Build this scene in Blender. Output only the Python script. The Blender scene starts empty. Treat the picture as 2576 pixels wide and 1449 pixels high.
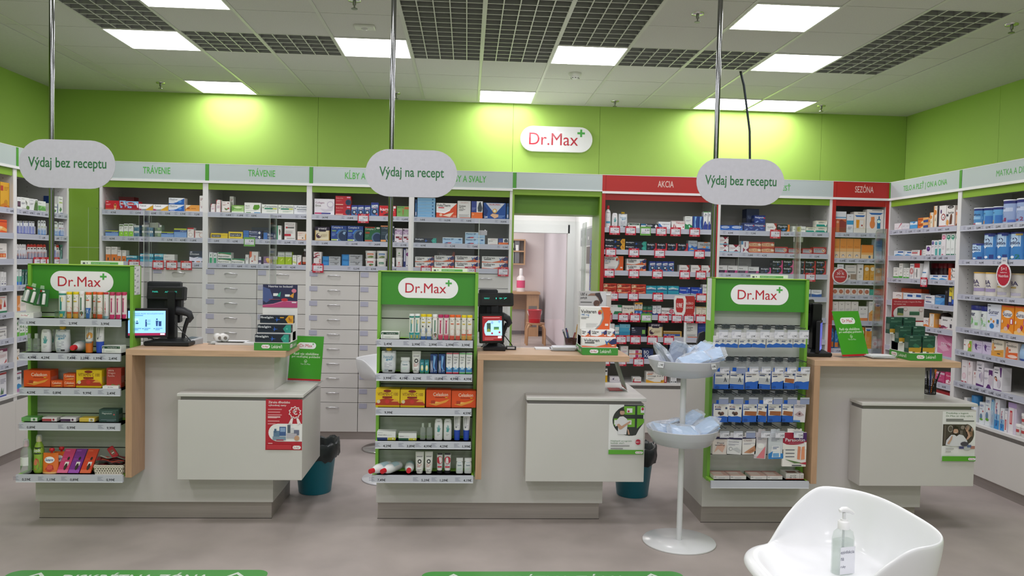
import bpy, math, random
from math import sin, cos, pi, radians
from mathutils import Matrix, Vector
# ------------------------------------------------------------------ camera, world, exposure
S = bpy.context.scene
COL = S.collection
rnd = random.Random(7)
CAMZ, H = 1.63, 3.383            # eye height, ceiling height (metres)
cd = bpy.data.cameras.new('camera'); cam = bpy.data.objects.new('camera', cd); COL.objects.link(cam)
cd.sensor_width = 36; cd.lens = 1982 / 2576 * 36; cd.clip_start = .05
def cam_matrix(yaw, pitch, roll):
    F = Vector((sin(yaw)*cos(pitch), cos(yaw)*cos(pitch), sin(pitch))); R = Vector((cos(yaw), -sin(yaw), 0)); U = R.cross(F)
    r = R*cos(roll) + U*sin(roll); u = U*cos(roll) - R*sin(roll)
    return Matrix(((r.x, u.x, -F.x, 0), (r.y, u.y, -F.y, 0), (r.z, u.z, -F.z, CAMZ), (0, 0, 0, 1)))
cam.matrix_world = cam_matrix(.0578, -.0354, .0212)
S.camera = cam
LAMP_POWER = 15.0                 # emission strength of the ceiling panels
S.view_settings.view_transform = 'Standard'; S.view_settings.look = 'None'
S.view_settings.exposure = 0.0; S.view_settings.gamma = 1.0; S.view_settings.use_curve_mapping = False
W = bpy.data.worlds.new('world'); S.world = W; W.use_nodes = True
W.node_tree.nodes['Background'].inputs[0].default_value = (.95, .97, 1, 1); W.node_tree.nodes['Background'].inputs[1].default_value = .5

# ------------------------------------------------------------------ materials
def lin(h):
    if not isinstance(h, str): return tuple(h)
    if len(h) == 3: h = ''.join(c*2 for c in h)
    return tuple((lambda c: c/12.92 if c <= .04045 else ((c+.055)/1.055)**2.4)(int(h[i:i+2], 16)/255) for i in (0, 2, 4))
MATS = {}
def M(name, rough=.5, metal=0., coat=0., spec=.5, grain=None, amount=.06, bump=0., stretch=(1, 1, 1), emit=0.):
    m = bpy.data.materials.new(name); m.use_nodes = True; nt = m.node_tree; N = nt.nodes; L = nt.links
    b = N['Principled BSDF']; b.inputs['Roughness'].default_value = rough; b.inputs['Metallic'].default_value = metal
    b.inputs['Coat Weight'].default_value = coat; b.inputs['Specular IOR Level'].default_value = spec
    a = N.new('ShaderNodeAttribute'); a.attribute_name = 'Col'
    out = a.outputs['Color']
    if grain:
        tc = N.new('ShaderNodeTexCoord'); mp = N.new('ShaderNodeMapping'); mp.inputs['Scale'].default_value = stretch
        L.new(tc.outputs['Object'], mp.inputs[0])
        n = N.new('ShaderNodeTexNoise'); n.inputs['Scale'].default_value = grain; n.inputs['Detail'].default_value = 5
        L.new(mp.outputs[0], n.inputs['Vector'])
        mr = N.new('ShaderNodeMapRange'); mr.inputs[1].default_value = .3; mr.inputs[2].default_value = .7
        mr.inputs[3].default_value = 1-amount; mr.inputs[4].default_value = 1+amount; L.new(n.outputs[0], mr.inputs[0])
        mx = N.new('ShaderNodeVectorMath'); mx.operation = 'SCALE'; L.new(out, mx.inputs[0]); L.new(mr.outputs[0], mx.inputs['Scale'])
        out = mx.outputs[0]
        if bump:
            bp = N.new('ShaderNodeBump'); bp.inputs['Strength'].default_value = bump; bp.inputs['Distance'].default_value = .002
            L.new(n.outputs[0], bp.inputs['Height']); L.new(bp.outputs[0], b.inputs['Normal'])
    L.new(out, b.inputs['Base Color'])
    if emit:
        L.new(out, b.inputs['Emission Color']); b.inputs['Emission Strength'].default_value = emit
    MATS[name] = m
M('card', .5); M('gloss', .28, coat=.2); M('matte', .9, spec=.2, grain=40, amount=.03); M('lam', .42, grain=3, amount=.015)
M('plastic', .35); M('black', .4, spec=.35); M('steel', .28, 1., grain=60, amount=.08, stretch=(1, 1, .05)); M('brushed', .4, .45, grain=80, amount=.06, stretch=(.03, 1, 1))
M('chrome', .14, 1.); M('wood', .45, grain=9, amount=.12, stretch=(.6, 12, 12)); M('woodv', .45, grain=9, amount=.1, stretch=(12, 12, .6))
M('tile', .95, spec=.1, grain=120, amount=.04, bump=.15); M('floor', .42, spec=.35, grain=2.2, amount=.16); M('wallpaint', .55, spec=.3, grain=2, amount=.015)
M('bagblack', .3, grain=20, amount=.3); M('screen', .3, emit=1.0)
def glass(name, tint, base, gl):
    m = bpy.data.materials.new(name); m.use_nodes = True; nt = m.node_tree; N = nt.nodes; L = nt.links
    N.remove(N['Principled BSDF']); o = N['Material Output']
    t = N.new('ShaderNodeBsdfTransparent'); t.inputs[0].default_value = (*tint, 1)
    g = N.new('ShaderNodeBsdfGlossy'); g.inputs['Roughness'].default_value = gl
    fr = N.new('ShaderNodeLayerWeight'); fr.inputs[0].default_value = .25
    mr = N.new('ShaderNodeMapRange'); mr.inputs[3].default_value = base; mr.inputs[4].default_value = .6; L.new(fr.outputs['Fresnel'], mr.inputs[0])
    mx = N.new('ShaderNodeMixShader'); L.new(mr.outputs[0], mx.inputs[0]); L.new(t.outputs[0], mx.inputs[1]); L.new(g.outputs[0], mx.inputs[2])
    L.new(mx.outputs[0], o.inputs[0]); MATS[name] = m
glass('acrylic', (.96, .975, .97), .02, .05)
def haze(name, tint, col, mixd, gl):
    m = bpy.data.materials.new(name); m.use_nodes = True; nt = m.node_tree; N = nt.nodes; L = nt.links
    N.remove(N['Principled BSDF']); t = N.new('ShaderNodeBsdfTransparent'); t.inputs[0].default_value = (*tint, 1)
    d = N.new('ShaderNodeBsdfPrincipled'); d.inputs['Base Color'].default_value = (*col, 1); d.inputs['Roughness'].default_value = gl; d.inputs['Specular IOR Level'].default_value = .8
    mx = N.new('ShaderNodeMixShader'); mx.inputs[0].default_value = mixd; L.new(t.outputs[0], mx.inputs[1]); L.new(d.outputs[0], mx.inputs[2]); L.new(mx.outputs[0], N['Material Output'].inputs[0]); MATS[name] = m
haze('film', (.97, .98, 1), (.86, .9, .96), .34, .2); haze('bottleglass', (.93, .95, .94), (.72, .77, .74), .22, .1)
def edgemat():
    m = bpy.data.materials.new('edge'); m.use_nodes = True; nt = m.node_tree; N = nt.nodes; L = nt.links
    N.remove(N['Principled BSDF']); d = N.new('ShaderNodeBsdfDiffuse'); d.inputs[0].default_value = (.62, .68, .64, 1)
    t = N.new('ShaderNodeBsdfTransparent'); mx = N.new('ShaderNodeMixShader'); mx.inputs[0].default_value = .6
    L.new(t.outputs[0], mx.inputs[1]); L.new(d.outputs[0], mx.inputs[2]); L.new(mx.outputs[0], N['Material Output'].inputs[0]); MATS['edge'] = m
edgemat()
def lampmat():
    m = bpy.data.materials.new('lamp'); m.use_nodes = True; N = m.node_tree.nodes; N.remove(N['Principled BSDF'])
    e = N.new('ShaderNodeEmission'); e.inputs[0].default_value = (.985, .962, 1, 1); e.inputs[1].default_value = LAMP_POWER
    m.node_tree.links.new(e.outputs[0], N['Material Output'].inputs[0]); MATS['lamp'] = m
lampmat()

# ------------------------------------------------------------------ mesh building
TEXT = {}
def glyphs(s, bold, res=2):
    k = (s, bold, res)
    if k not in TEXT:
        c = bpy.data.curves.new('t', 'FONT'); c.body = s; c.resolution_u = res; c.fill_mode = 'FRONT'; c.offset = 0 if 'M' in s else (.012 if bold else .002)      # the M outline of the built-in font does not take an offset
        o = bpy.data.objects.new('t', c); m = bpy.data.meshes.new_from_object(o)
        v = [(p.co.x, p.co.y) for p in m.vertices]; f = [tuple(p.vertices) for p in m.polygons]
        bpy.data.objects.remove(o); bpy.data.curves.remove(c); bpy.data.meshes.remove(m)
        if not v: v = [(0, 0), (1, 0), (0, 1)]
        xs = [p[0] for p in v]; x0, x1 = min(xs), max(xs)
        TEXT[k] = ([(p[0]-x0, p[1]) for p in v], f, x1-x0)
    return TEXT[k]
def capext(s):                      # vertical extent of a string in em units, by its letters
    lo = -.2 if any(c in 'gjpqyýç' for c in s) else 0.
    hi = .9 if any(c in 'ÁÉÍÓÚÝŤĎĹ' for c in s) else (.72 if any(c.isupper() or c in 'bdfhklt0123456789áéíýúňčš%' for c in s) else .54)
    return lo, hi
class MB:
    def __init__(s): s.v = []; s.f = []; s.m = []; s.c = []; s.s = []
    def add(s, vs, fs, mat, col, smooth=False):
        o = len(s.v); s.v += [tuple(p) for p in vs]; c = lin(col)
        for f in fs: s.f.append(tuple(i+o for i in f)); s.m.append(mat); s.c.append(c); s.s.append(smooth)
        return s
    def box(s, x0, y0, z0, x1, y1, z1, mat, col, skip=''):
        vs = [(x0,y0,z0),(x1,y0,z0),(x1,y1,z0),(x0,y1,z0),(x0,y0,z1),(x1,y0,z1),(x1,y1,z1),(x0,y1,z1)]
        fs = {'b':(3,2,1,0),'t':(4,5,6,7),'f':(0,1,5,4),'k':(2,3,7,6),'l':(3,0,4,7),'r':(1,2,6,5)}
        return s.add(vs, [fs[k] for k in fs if k not in skip], mat, col)
    def rbox(s, x0, y0, z0, x1, y1, z1, mat, col, r=.004):      # box with chamfered edges
        return s.sbox([(x0+r,y0+r,z0),(x1-r,y0+r,z0),(x1-r,y1-r,z0),(x0+r,y1-r,z0)], [(x0,y0,z0+r),(x1,y0,z0+r),(x1,y1,z0+r),(x0,y1,z0+r)], [(x0,y0,z1-r),(x1,y0,z1-r),(x1,y1,z1-r),(x0,y1,z1-r)], [(x0+r,y0+r,z1),(x1-r,y0+r,z1),(x1-r,y1-r,z1),(x0+r,y1-r,z1)], mat=mat, col=col)
    def sbox(s, *rings, mat, col, smooth=False, caps=True):
        n = len(rings[0]); vs = [p for r in rings for p in r]; fs = []
        for i in range(len(rings)-1):
            for j in range(n): k = (j+1) % n; fs.append((i*n+j, i*n+k, (i+1)*n+k, (i+1)*n+j))
        s.add(vs, fs, mat, col, smooth)
        if caps: s.add(rings[0], [tuple(range(n))[::-1]], mat, col); s.add(rings[-1], [tuple(range(n))], mat, col)
        return s
    def lathe(s, prof, mat, col, seg=20, c=(0, 0, 0), axis='z', caps=True, smooth=True):
        R = []
        for r, z in prof:
            R.append([(c[0]+r*cos(2*pi*i/seg), c[1]+r*sin(2*pi*i/seg), c[2]+z) if axis == 'z' else ((c[0]+z, c[1]+r*cos(2*pi*i/seg), c[2]+r*sin(2*pi*i/seg)) if axis == 'x' else (c[0]+r*cos(2*pi*i/seg), c[1]-z, c[2]+r*sin(2*pi*i/seg))) for i in range(seg)])
        return s.sbox(*R, mat=mat, col=col, smooth=smooth, caps=caps)
    def tube(s, pts, r, mat, col, seg=8):
        P = [Vector(p) for p in pts]; rings = []
        for i, p in enumerate(P):
            d = (P[min(i+1, len(P)-1)] - P[max(i-1, 0)]).normalized()
            a = d.orthogonal().normalized() if i == 0 else (a - d*a.dot(d)).normalized(); b = d.cross(a)
            rr = r[i] if isinstance(r, (list, tuple)) else r
            rings.append([p + a*rr*cos(2*pi*k/seg) + b*rr*sin(2*pi*k/seg) for k in range(seg)])
        return s.sbox(*rings, mat=mat, col=col, smooth=True)
    def prism(s, pts, y0, y1, mat, col, smooth=False):          # outline in x,z extruded along y (front = y0)
        n = len(pts); a = [(x, y0, z) for x, z in pts]; b = [(x, y1, z) for x, z in pts]
        s.add(a+b, [tuple(range(n)), tuple(range(2*n-1, n-1, -1))], mat, col)
        return s.add(a+b, [((j+1) % n, j, j+n, (j+1) % n+n) for j in range(n)], mat, col, smooth)
    def text(s, t, x0, x1, z0, z1, y, mat, col, bold=False, fit=None, res=3):   # flat print on the plane y facing -y; fit 'c' keeps proportions, centred
        v, f, w = glyphs(t, bold, res); lo, hi = capext(t)
        sz = (z1-z0)/(hi-lo); sx = (x1-x0)/w
        if fit: sx = min(sx, sz*1.0); sz = min(sz, sx*1.0); xa = x0 if fit == 'l' else ((x0+x1-w*sx)/2 if fit == 'c' else x1-w*sx)
        else: xa = x0
        return s.add([(xa+p[0]*sx, y, z0+(p[1]-lo)*sz) for p in v], f, mat, col)
    def xf(s, mtx):
        s.v = [tuple(mtx @ Vector(p)) for p in s.v]; return s
    def mesh(s, name):
        me = bpy.data.meshes.new(name); me.from_pydata(s.v, [], s.f)
        ms = sorted(set(s.m)); [me.materials.append(MATS[k]) for k in ms]; ix = {k: i for i, k in enumerate(ms)}
        me.polygons.foreach_set('material_index', [ix[k] for k in s.m]); me.polygons.foreach_set('use_smooth', s.s)
        ca = me.color_attributes.new('Col', 'FLOAT_COLOR', 'CORNER'); buf = []
        for f, c in zip(s.f, s.c): buf += [c[0], c[1], c[2], 1.]*len(f)
        ca.data.foreach_set('color', buf); me.update(); return me
    def build(s, name, parent=None, loc=None, rz=0.):
        return put(s.mesh(name), name, parent, loc, rz)
def put(me, name, parent=None, loc=None, rz=0.):
    o = bpy.data.objects.new(name, me); COL.objects.link(o); o.parent = parent
    if loc: o.location = loc
    if rz: o.rotation_euler = (0, 0, rz)
    return o
def tag(o, label, cat, group=None):
    o['label'] = label; o['category'] = cat
    if group: o['group'] = group
    return o
def thing(name, label, cat, loc=(0, 0, 0), rz=0., group=None):
    o = put(None, name, None, loc, rz); return tag(o, label, cat, group)
def struct(o): o['kind'] = 'structure'; return o

# ------------------------------------------------------------------ flat print: a small drawing language on a unit face (u right, v up)
def print_ops(mb, ops, surf, asp, mat='card', curved=False, res=2, k0=0):
    """ops: 'R u0 v0 u1 v1 col' 'C u v r col' (r in heights) 'E u v ru rv col' 'P col u v ...' 'T u0 u1 v0 v1 col text' (B bold) 'L u0 u1 v n col' lines. asp = height/width"""
    k = k0; cap = band = None
    for op in ops.split(';'):
        t = op.strip().split(' ')
        if not t[0]: continue
        k += 1; a = t[0]
        if a == 'cap': cap = (t[1], float(t[2]), float(t[3])); continue
        if a == 'band': band = (t[1], float(t[2]), float(t[3])); continue
        if a in 'TB':
            u0, u1, v0, v1 = map(float, t[1:5]); s = ' '.join(t[6:]); v, f, w = glyphs(s, a == 'B', res); lo, hi = capext(s)
            if s: mb.add([surf(u0+p[0]*(u1-u0)/w, v0+(p[1]-lo)*(v1-v0)/(hi-lo), k) for p in v], f, mat, t[5])
            continue
        polys = []
        if a == 'R':
            u0, v0, u1, v1 = map(float, t[1:5]); col = t[5]; n = 8 if curved else 1
            for i in range(n):
                a0 = u0+(u1-u0)*i/n; a1 = u0+(u1-u0)*(i+1)/n; polys.append([(a0, v0), (a1, v0), (a1, v1), (a0, v1)])
        elif a == 'C' or a == 'E':
            u, v = float(t[1]), float(t[2])
            if a == 'C': rv = float(t[3]); ru = rv*asp; col = t[4]
            else: ru, rv = float(t[3]), float(t[4]); col = t[5]
            polys.append([(min(1, max(0, u+ru*cos(i*pi/9))), min(1, max(0, v+rv*sin(i*pi/9)))) for i in range(18)])
        elif a == 'P':
            col = t[1]; q = list(map(float, t[2:])); polys.append([(min(1, max(0, q[i])), min(1, max(0, q[i+1]))) for i in range(0, len(q)-1, 2)])
        elif a == 'L':
            u0, u1, v = map(float, t[1:4]); n = int(t[4]); col = t[5]
            for i in range(n):
                vv = v-i*.055; e = u1-(u1-u0)*(.35 if i == n-1 and n > 1 else .12*(i % 2)); polys.append([(u0, vv), (e, vv), (e, vv+.022), (u0, vv+.022)])
        for p in polys:
            ar = sum(p[i][0]*p[(i+1) % len(p)][1]-p[(i+1) % len(p)][0]*p[i][1] for i in range(len(p)))
            if ar < 0: p = p[::-1]
            mb.add([surf(x, y, k) for x, y in p], [tuple(range(len(p)))], mat, col)
    return cap, band
EPS = .00035
def logo(mb, x0, x1, z0, z1, y, mat='card', plate=None):
    """white pill with the red shop lettering and green plus; print on plane y facing -y"""
    r = (z1-z0)/2; zc = (z0+z1)/2
    pts = [(x1-r+r*cos(a), zc+r*sin(a)) for a in [(-90+i*12)*pi/180 for i in range(16)]] + [(x0+r+r*cos(a), zc+r*sin(a)) for a in [(90+i*12)*pi/180 for i in range(16)]]
    if plate: mb.prism(pts, y, y+plate, mat, 'f4f4f6')
    else: mb.add([(x, y, z) for x, z in pts], [tuple(range(len(pts)))], mat, 'f4f4f6')
    w = x1-x0; h = z1-z0
    mb.text('Dr.Max', x0+.12*w, x0+.8*w, zc-.24*h, zc+.26*h, y-.0008, mat, 'bf1e33', bold=True, res=4)
    cx, cz, a, b = x0+.84*w, zc+.26*h, .052*w, .014*w
    for q in ((a, b), (b, a)): mb.add([(cx-q[0], y-.0008-(q[0] > b)*.0003, cz-q[1]), (cx+q[0], y-.0008-(q[0] > b)*.0003, cz-q[1]), (cx+q[0], y-.0008-(q[0] > b)*.0003, cz+q[1]), (cx-q[0], y-.0008-(q[0] > b)*.0003, cz+q[1])], [(0, 1, 2, 3)], mat, '4cae4a')

# ------------------------------------------------------------------ room shell
YW, XL, XR, YB = 8.89, -4.51, 5.04, -3.0
T0X, T0Y, TS = -.508, 5.82, .6
LIME = 'a3c65e'
f = MB(); f.box(XL-.1, YB, -.1, XR+.1, 21, 0, 'floor', 'aaa09c'); struct(f.build('floor'))
# ceiling: plasterboard borders, tiles, rails
cl = MB(); cl.box(XL, YB, H, -3.65, YW, H+.02, 'matte', 'd8d8d4'); cl.box(4.01, YB, H, XR, YW, H+.02, 'matte', 'd8d8d4')
cl.box(-3.65, 8.82, H, 4.01, YW, H+.02, 'matte', 'd8d8d4'); cl.box(XL, YB, H+.55, XR, YW, H+.6, 'matte', '5c5e5b')
cl.box(XL, YB, H, XR, 4.02, H+.02, 'tile', 'd6d6d0')
ceiling = struct(cl.build('ceiling'))
LAMPS = {(-4, 1), (-1, 1), (2, 1), (5, 1), (4, -1), (-3, -1), (-4, 4), (1, 4), (5, 4), (6, 4)}
GRID = {(0, -1), (1, -1), (0, 0), (1, 0), (0, 1), (1, 1), (2, -1), (2, 0), (-4, 0), (-4, -1), (-3, 1), (-2, 1), (3, 1), (4, 1), (6, 1), (6, 0), (6, -1)}
def cell_mesh(w):
    m = MB(); d = .6; t = .003; b = .055
    for i in range(6):
        p = i*w/5-w/2
        m.box(p-t, -d/2, 0, p+t, d/2, b, 'matte', '93948f', 'b'); m.box(p-t-.001, -d/2, -.002, p+t+.001, d/2, 0, 'plastic', 'dcdcd6')  # blades are white; dim light between them is put into grey side colour
    for i in range(6):
        p = i*d/5-d/2
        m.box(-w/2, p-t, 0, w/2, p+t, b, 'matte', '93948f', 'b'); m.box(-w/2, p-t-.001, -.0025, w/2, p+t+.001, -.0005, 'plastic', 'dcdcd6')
    return m.mesh('open_cell_tile')
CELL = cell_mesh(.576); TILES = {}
rails = MB()
for c in range(-6, 9):
    xx = T0X+c*TS
    if -3.66 < xx < 4.02: rails.box(xx-.012, 4.02, H-.004, xx+.012, 8.82, H+.03, 'plastic', 'd4d4ce')
rails.build('ceiling_rail', ceiling)
for c in range(-6, 8):
    x0, x1 = max(T0X+c*TS, -3.65), min(T0X+(c+1)*TS, 4.01)
    if x1-x0 < .05: continue
    for r in range(-3, 5):
        yc = T0Y+(r+.5)*TS; xc = (x0+x1)/2; w = x1-x0-.026
        if (c, r) in LAMPS: continue
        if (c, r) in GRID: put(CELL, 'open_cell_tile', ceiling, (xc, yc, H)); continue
        if round(w, 2) not in TILES:
            t = MB(); t.box(-w/2, -.2965, 0, w/2, .2965, .015, 'tile', 'd6d6d0'); TILES[round(w, 2)] = t.mesh('ceiling_tile')
        put(TILES[round(w, 2)], 'ceiling_tile', ceiling, (xc, yc, H))
def lamp_panel(xc, yc, label, group='square light panels in the ceiling'):
    t = thing('ceiling_light', label, 'light', (xc, yc, H), 0, group)
    fr = MB(); a, b = .295, .283
    for q in ((-a, -a, a, -b), (-a, b, a, a), (-a, -b, -b, b), (b, -b, a, b)): fr.box(q[0], q[1], -.008, q[2], q[3], .02, 'plastic', 'e8e8e4')
    fr.build('frame', t)
    d = MB(); d.add([(-b, -b, -.003), (b, -b, -.003), (b, b, -.003), (-b, b, -.003)], [(3, 2, 1, 0)], 'lamp', 'fff'); d.build('diffuser', t)
where = {(-4, 1): 'second row back, first from left', (-1, 1): 'second row back, second from left', (2, 1): 'second row back, third from left', (5, 1): 'second row back, fourth from left', (4, -1): 'nearest row, at upper right', (-3, -1): 'nearest row, at upper left', (-4, 4): 'row against back wall, first from left', (1, 4): 'row against back wall, second from left', (5, 4): 'row against back wall, third from left', (6, 4): 'row against back wall, fourth from left'}
for (c, r), wh in where.items(): lamp_panel(T0X+(c+.5)*TS, T0Y+(r+.5)*TS, 'lit square ceiling light panel, '+wh)
for i, r in enumerate((-4, -7, -10, -13)):
    for j, c in enumerate((-4, -1, 2, 5)): lamp_panel(T0X+(c+.5)*TS, T0Y+(r+.5)*TS+.01, 'lit square ceiling panel outside the frame, %s row toward shop front, %s from left' % (('first', 'second', 'third', 'fourth')[i], ('first', 'second', 'third', 'fourth')[j]), 'light panels over the shop front')
# walls: lime panels above, white below at the back
def panels(name, edges, z0, z1, mk, col, parent):
    for a, b in zip(edges, edges[1:]):
        m = MB(); mk(m, a+.0015, b-.0015, z0, z1, col); m.build(name, parent)
wb = MB(); wb.box(XL, YW+.02, 2.25, XR, YW+.1, H+.1, 'matte', '4a6a1c')
DX0, DX1, DZ = .25, 1.155, 1.965                       # back door opening
wb.box(XL, YW, 0, DX0, YW+.1, 2.28, 'wallpaint', 'ececec'); wb.box(DX1, YW, 0, XR, YW+.1, 2.28, 'wallpaint', 'ececec'); wb.box(DX0, YW, DZ, DX1, YW+.1, 2.28, 'wallpaint', 'ececec')
wall_b = struct(wb.build('wall_back'))
E1 = [XL]+[(-1.675,8.890,3.142)[0], (0.488,8.890,2.988)[0], (1.469,8.890,3.017)[0], (4.035,8.890,3.003)[0], XR]
panels('wall_panel', E1, 2.28, H, lambda m, a, b, z0, z1, c: m.box(a, YW-.002, z0, b, YW+.02, z1, 'wallpaint', c), LIME, wall_b)
wl = MB(); wl.box(XL-.1, YB, 0, XL-.02, YW+.1, H+.1, 'matte', '4a6a1c'); wall_l = struct(wl.build('wall_left'))
panels('wall_panel', [YB, 0, 2.2, 4.4, 6.6, YW-.002], 0, H, lambda m, a, b, z0, z1, c: m.box(XL-.02, a, z0, XL, b, z1, 'wallpaint', c), LIME, wall_l)
wr = MB(); wr.box(XR+.02, YB, 0, XR+.1, YW+.1, H+.1, 'matte', '4a6a1c'); wall_r = struct(wr.build('wall_right'))
panels('wall_panel', [YB, 0, 2.2, 4.7, (5.040,7.287,3.070)[1], YW-.002], 0, H, lambda m, a, b, z0, z1, c: m.box(XR, a, z0, XR+.02, b, z1, 'wallpaint', c), LIME, wall_r)
# passage behind the doorway, door frame, far room
p = MB(); p.box(1.215, 7.46, 0, 1.3, YW, 2.38, 'wallpaint', 'ececec'); struct(p.build('wall_passage_right'))
p = MB(); p.box(.29, 7.46, 0, .375, YW, 2.38, 'wallpaint', 'ececec'); struct(p.build('wall_passage_left'))
p = MB(); p.box(.29, 7.46, 2.38, 1.3, YW, 2.40, 'wallpaint', 'ececec'); struct(p.build('ceiling_passage'))
p = MB(); w = .075
p.box(DX1-.02, YW-.015, 0, DX1+w, YW, DZ+w, 'gloss', 'e9e9ea'); p.box(DX0-w, YW-.015, 0, DX0+.02, YW, DZ+w, 'gloss', 'e9e9ea'); p.box(DX0, YW-.015, DZ-.02, DX1, YW, DZ+w, 'gloss', 'e9e9ea')
p.box(DX1-.022, YW, 0, DX1, YW+.1, DZ, 'gloss', 'dededf'); p.box(DX0, YW, 0, DX0+.022, YW+.1, DZ, 'gloss', 'dededf'); p.box(DX0, YW, DZ-.022, DX1, YW+.1, DZ, 'gloss', 'dededf')
struct(p.build('door_1'))
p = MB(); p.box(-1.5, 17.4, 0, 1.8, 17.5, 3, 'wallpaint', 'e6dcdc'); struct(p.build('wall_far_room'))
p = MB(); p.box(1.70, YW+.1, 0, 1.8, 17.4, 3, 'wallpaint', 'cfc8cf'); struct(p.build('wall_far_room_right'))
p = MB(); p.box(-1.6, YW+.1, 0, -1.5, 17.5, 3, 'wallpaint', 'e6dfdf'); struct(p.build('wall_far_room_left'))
p = MB(); p.box(-1.6, YW+.1, 2.7, 1.8, 17.5, 2.8, 'matte', 'e4e4e4'); struct(p.build('ceiling_far_room'))
p = MB(); p.box(1.685, YW+.15, 0, 1.70, 17.4, .07, 'plastic', '8a8288'); p.box(-1.5, 17.385, 0, 1.685, 17.4, .07, 'plastic', '8a8288'); struct(p.build('baseboard_far_room'))
def room_light(x, y, z, s, e, sy=None):
    l = bpy.data.lights.new('ceiling_lamp', 'AREA'); l.shape = 'RECTANGLE'; l.size = s; l.size_y = sy or s; l.energy = e; l.color = (1, .97, .95)
    o = bpy.data.objects.new('ceiling_lamp', l); COL.objects.link(o); o.location = (x, y, z)
room_light(.8, 8.2, 2.36, .5, 8); room_light(.3, 12.5, 2.69, 1.2, 70, 3); room_light(.3, 16, 2.69, 1.2, 45)

# ------------------------------------------------------------------ shelf units
YS, XRS, XLS = 7.05, 3.865, -3.455
def at_wall(side, a, d, z):           # a = distance along the wall, d = depth behind the shelf front
    return (a, YS+d, z) if side == 'B' else ((XRS+d, -a, z) if side == 'R' else (XLS-d, a, z))
ROT = {'B': 0., 'R': -pi/2, 'L': pi/2}
def rail_text(mb, a0, a1, z0, y, prices, size=.016, col='334'):
    """prices: list of (position, text) along the strip: small print lines and a price"""
    for x, t in prices:
        w = len(t)*size*.55
        mb.text(t, x-w/2, x+w/2, z0+.010, z0+.010+size, y, 'card', '20222c', bold=True, res=1)
        for i, l in enumerate((.026, .018, .024)): mb.box(x-w/2-.05, y, z0+.028-i*.008, x-w/2-.05+l, y+.0002, z0+.030-i*.008, 'card', '6a6c8c', 'btklr')
RED, WHITE = 'b3241f', 'd2d1d0'
def red_tag(parent, x, z, price, frame='c4203a', y=-.016):
    m = MB(); m.box(x-.048, y-.003, z-.062, x+.048, y-.001, z+.018, 'gloss', frame)
    m.box(x-.04, y-.0035, z-.046, x+.04, y-.003, z+.001, 'card', 'e2e0e8', 'k')
    if frame[0] == 'c':
        m.text('AKCIA', x-.02, x+.02, z+.005, z+.014, y-.0036, 'card', 'f2dada', True, res=1); m.text('AKCIA', x-.02, x+.02, z-.059, z-.050, y-.0036, 'card', 'f2dada', True, res=1)
    if price: m.text(price, x-.004, x+.036, z-.022, z-.008, y-.0038, 'card', '222', True, res=1)
    for i in range(2): m.box(x-.034, y-.0038, z-.034-i*.006, x+.004, y-.0036, z-.032-i*.006, 'card', '9a9ab0', 'k')
    m.build('price_tag', parent)
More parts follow.
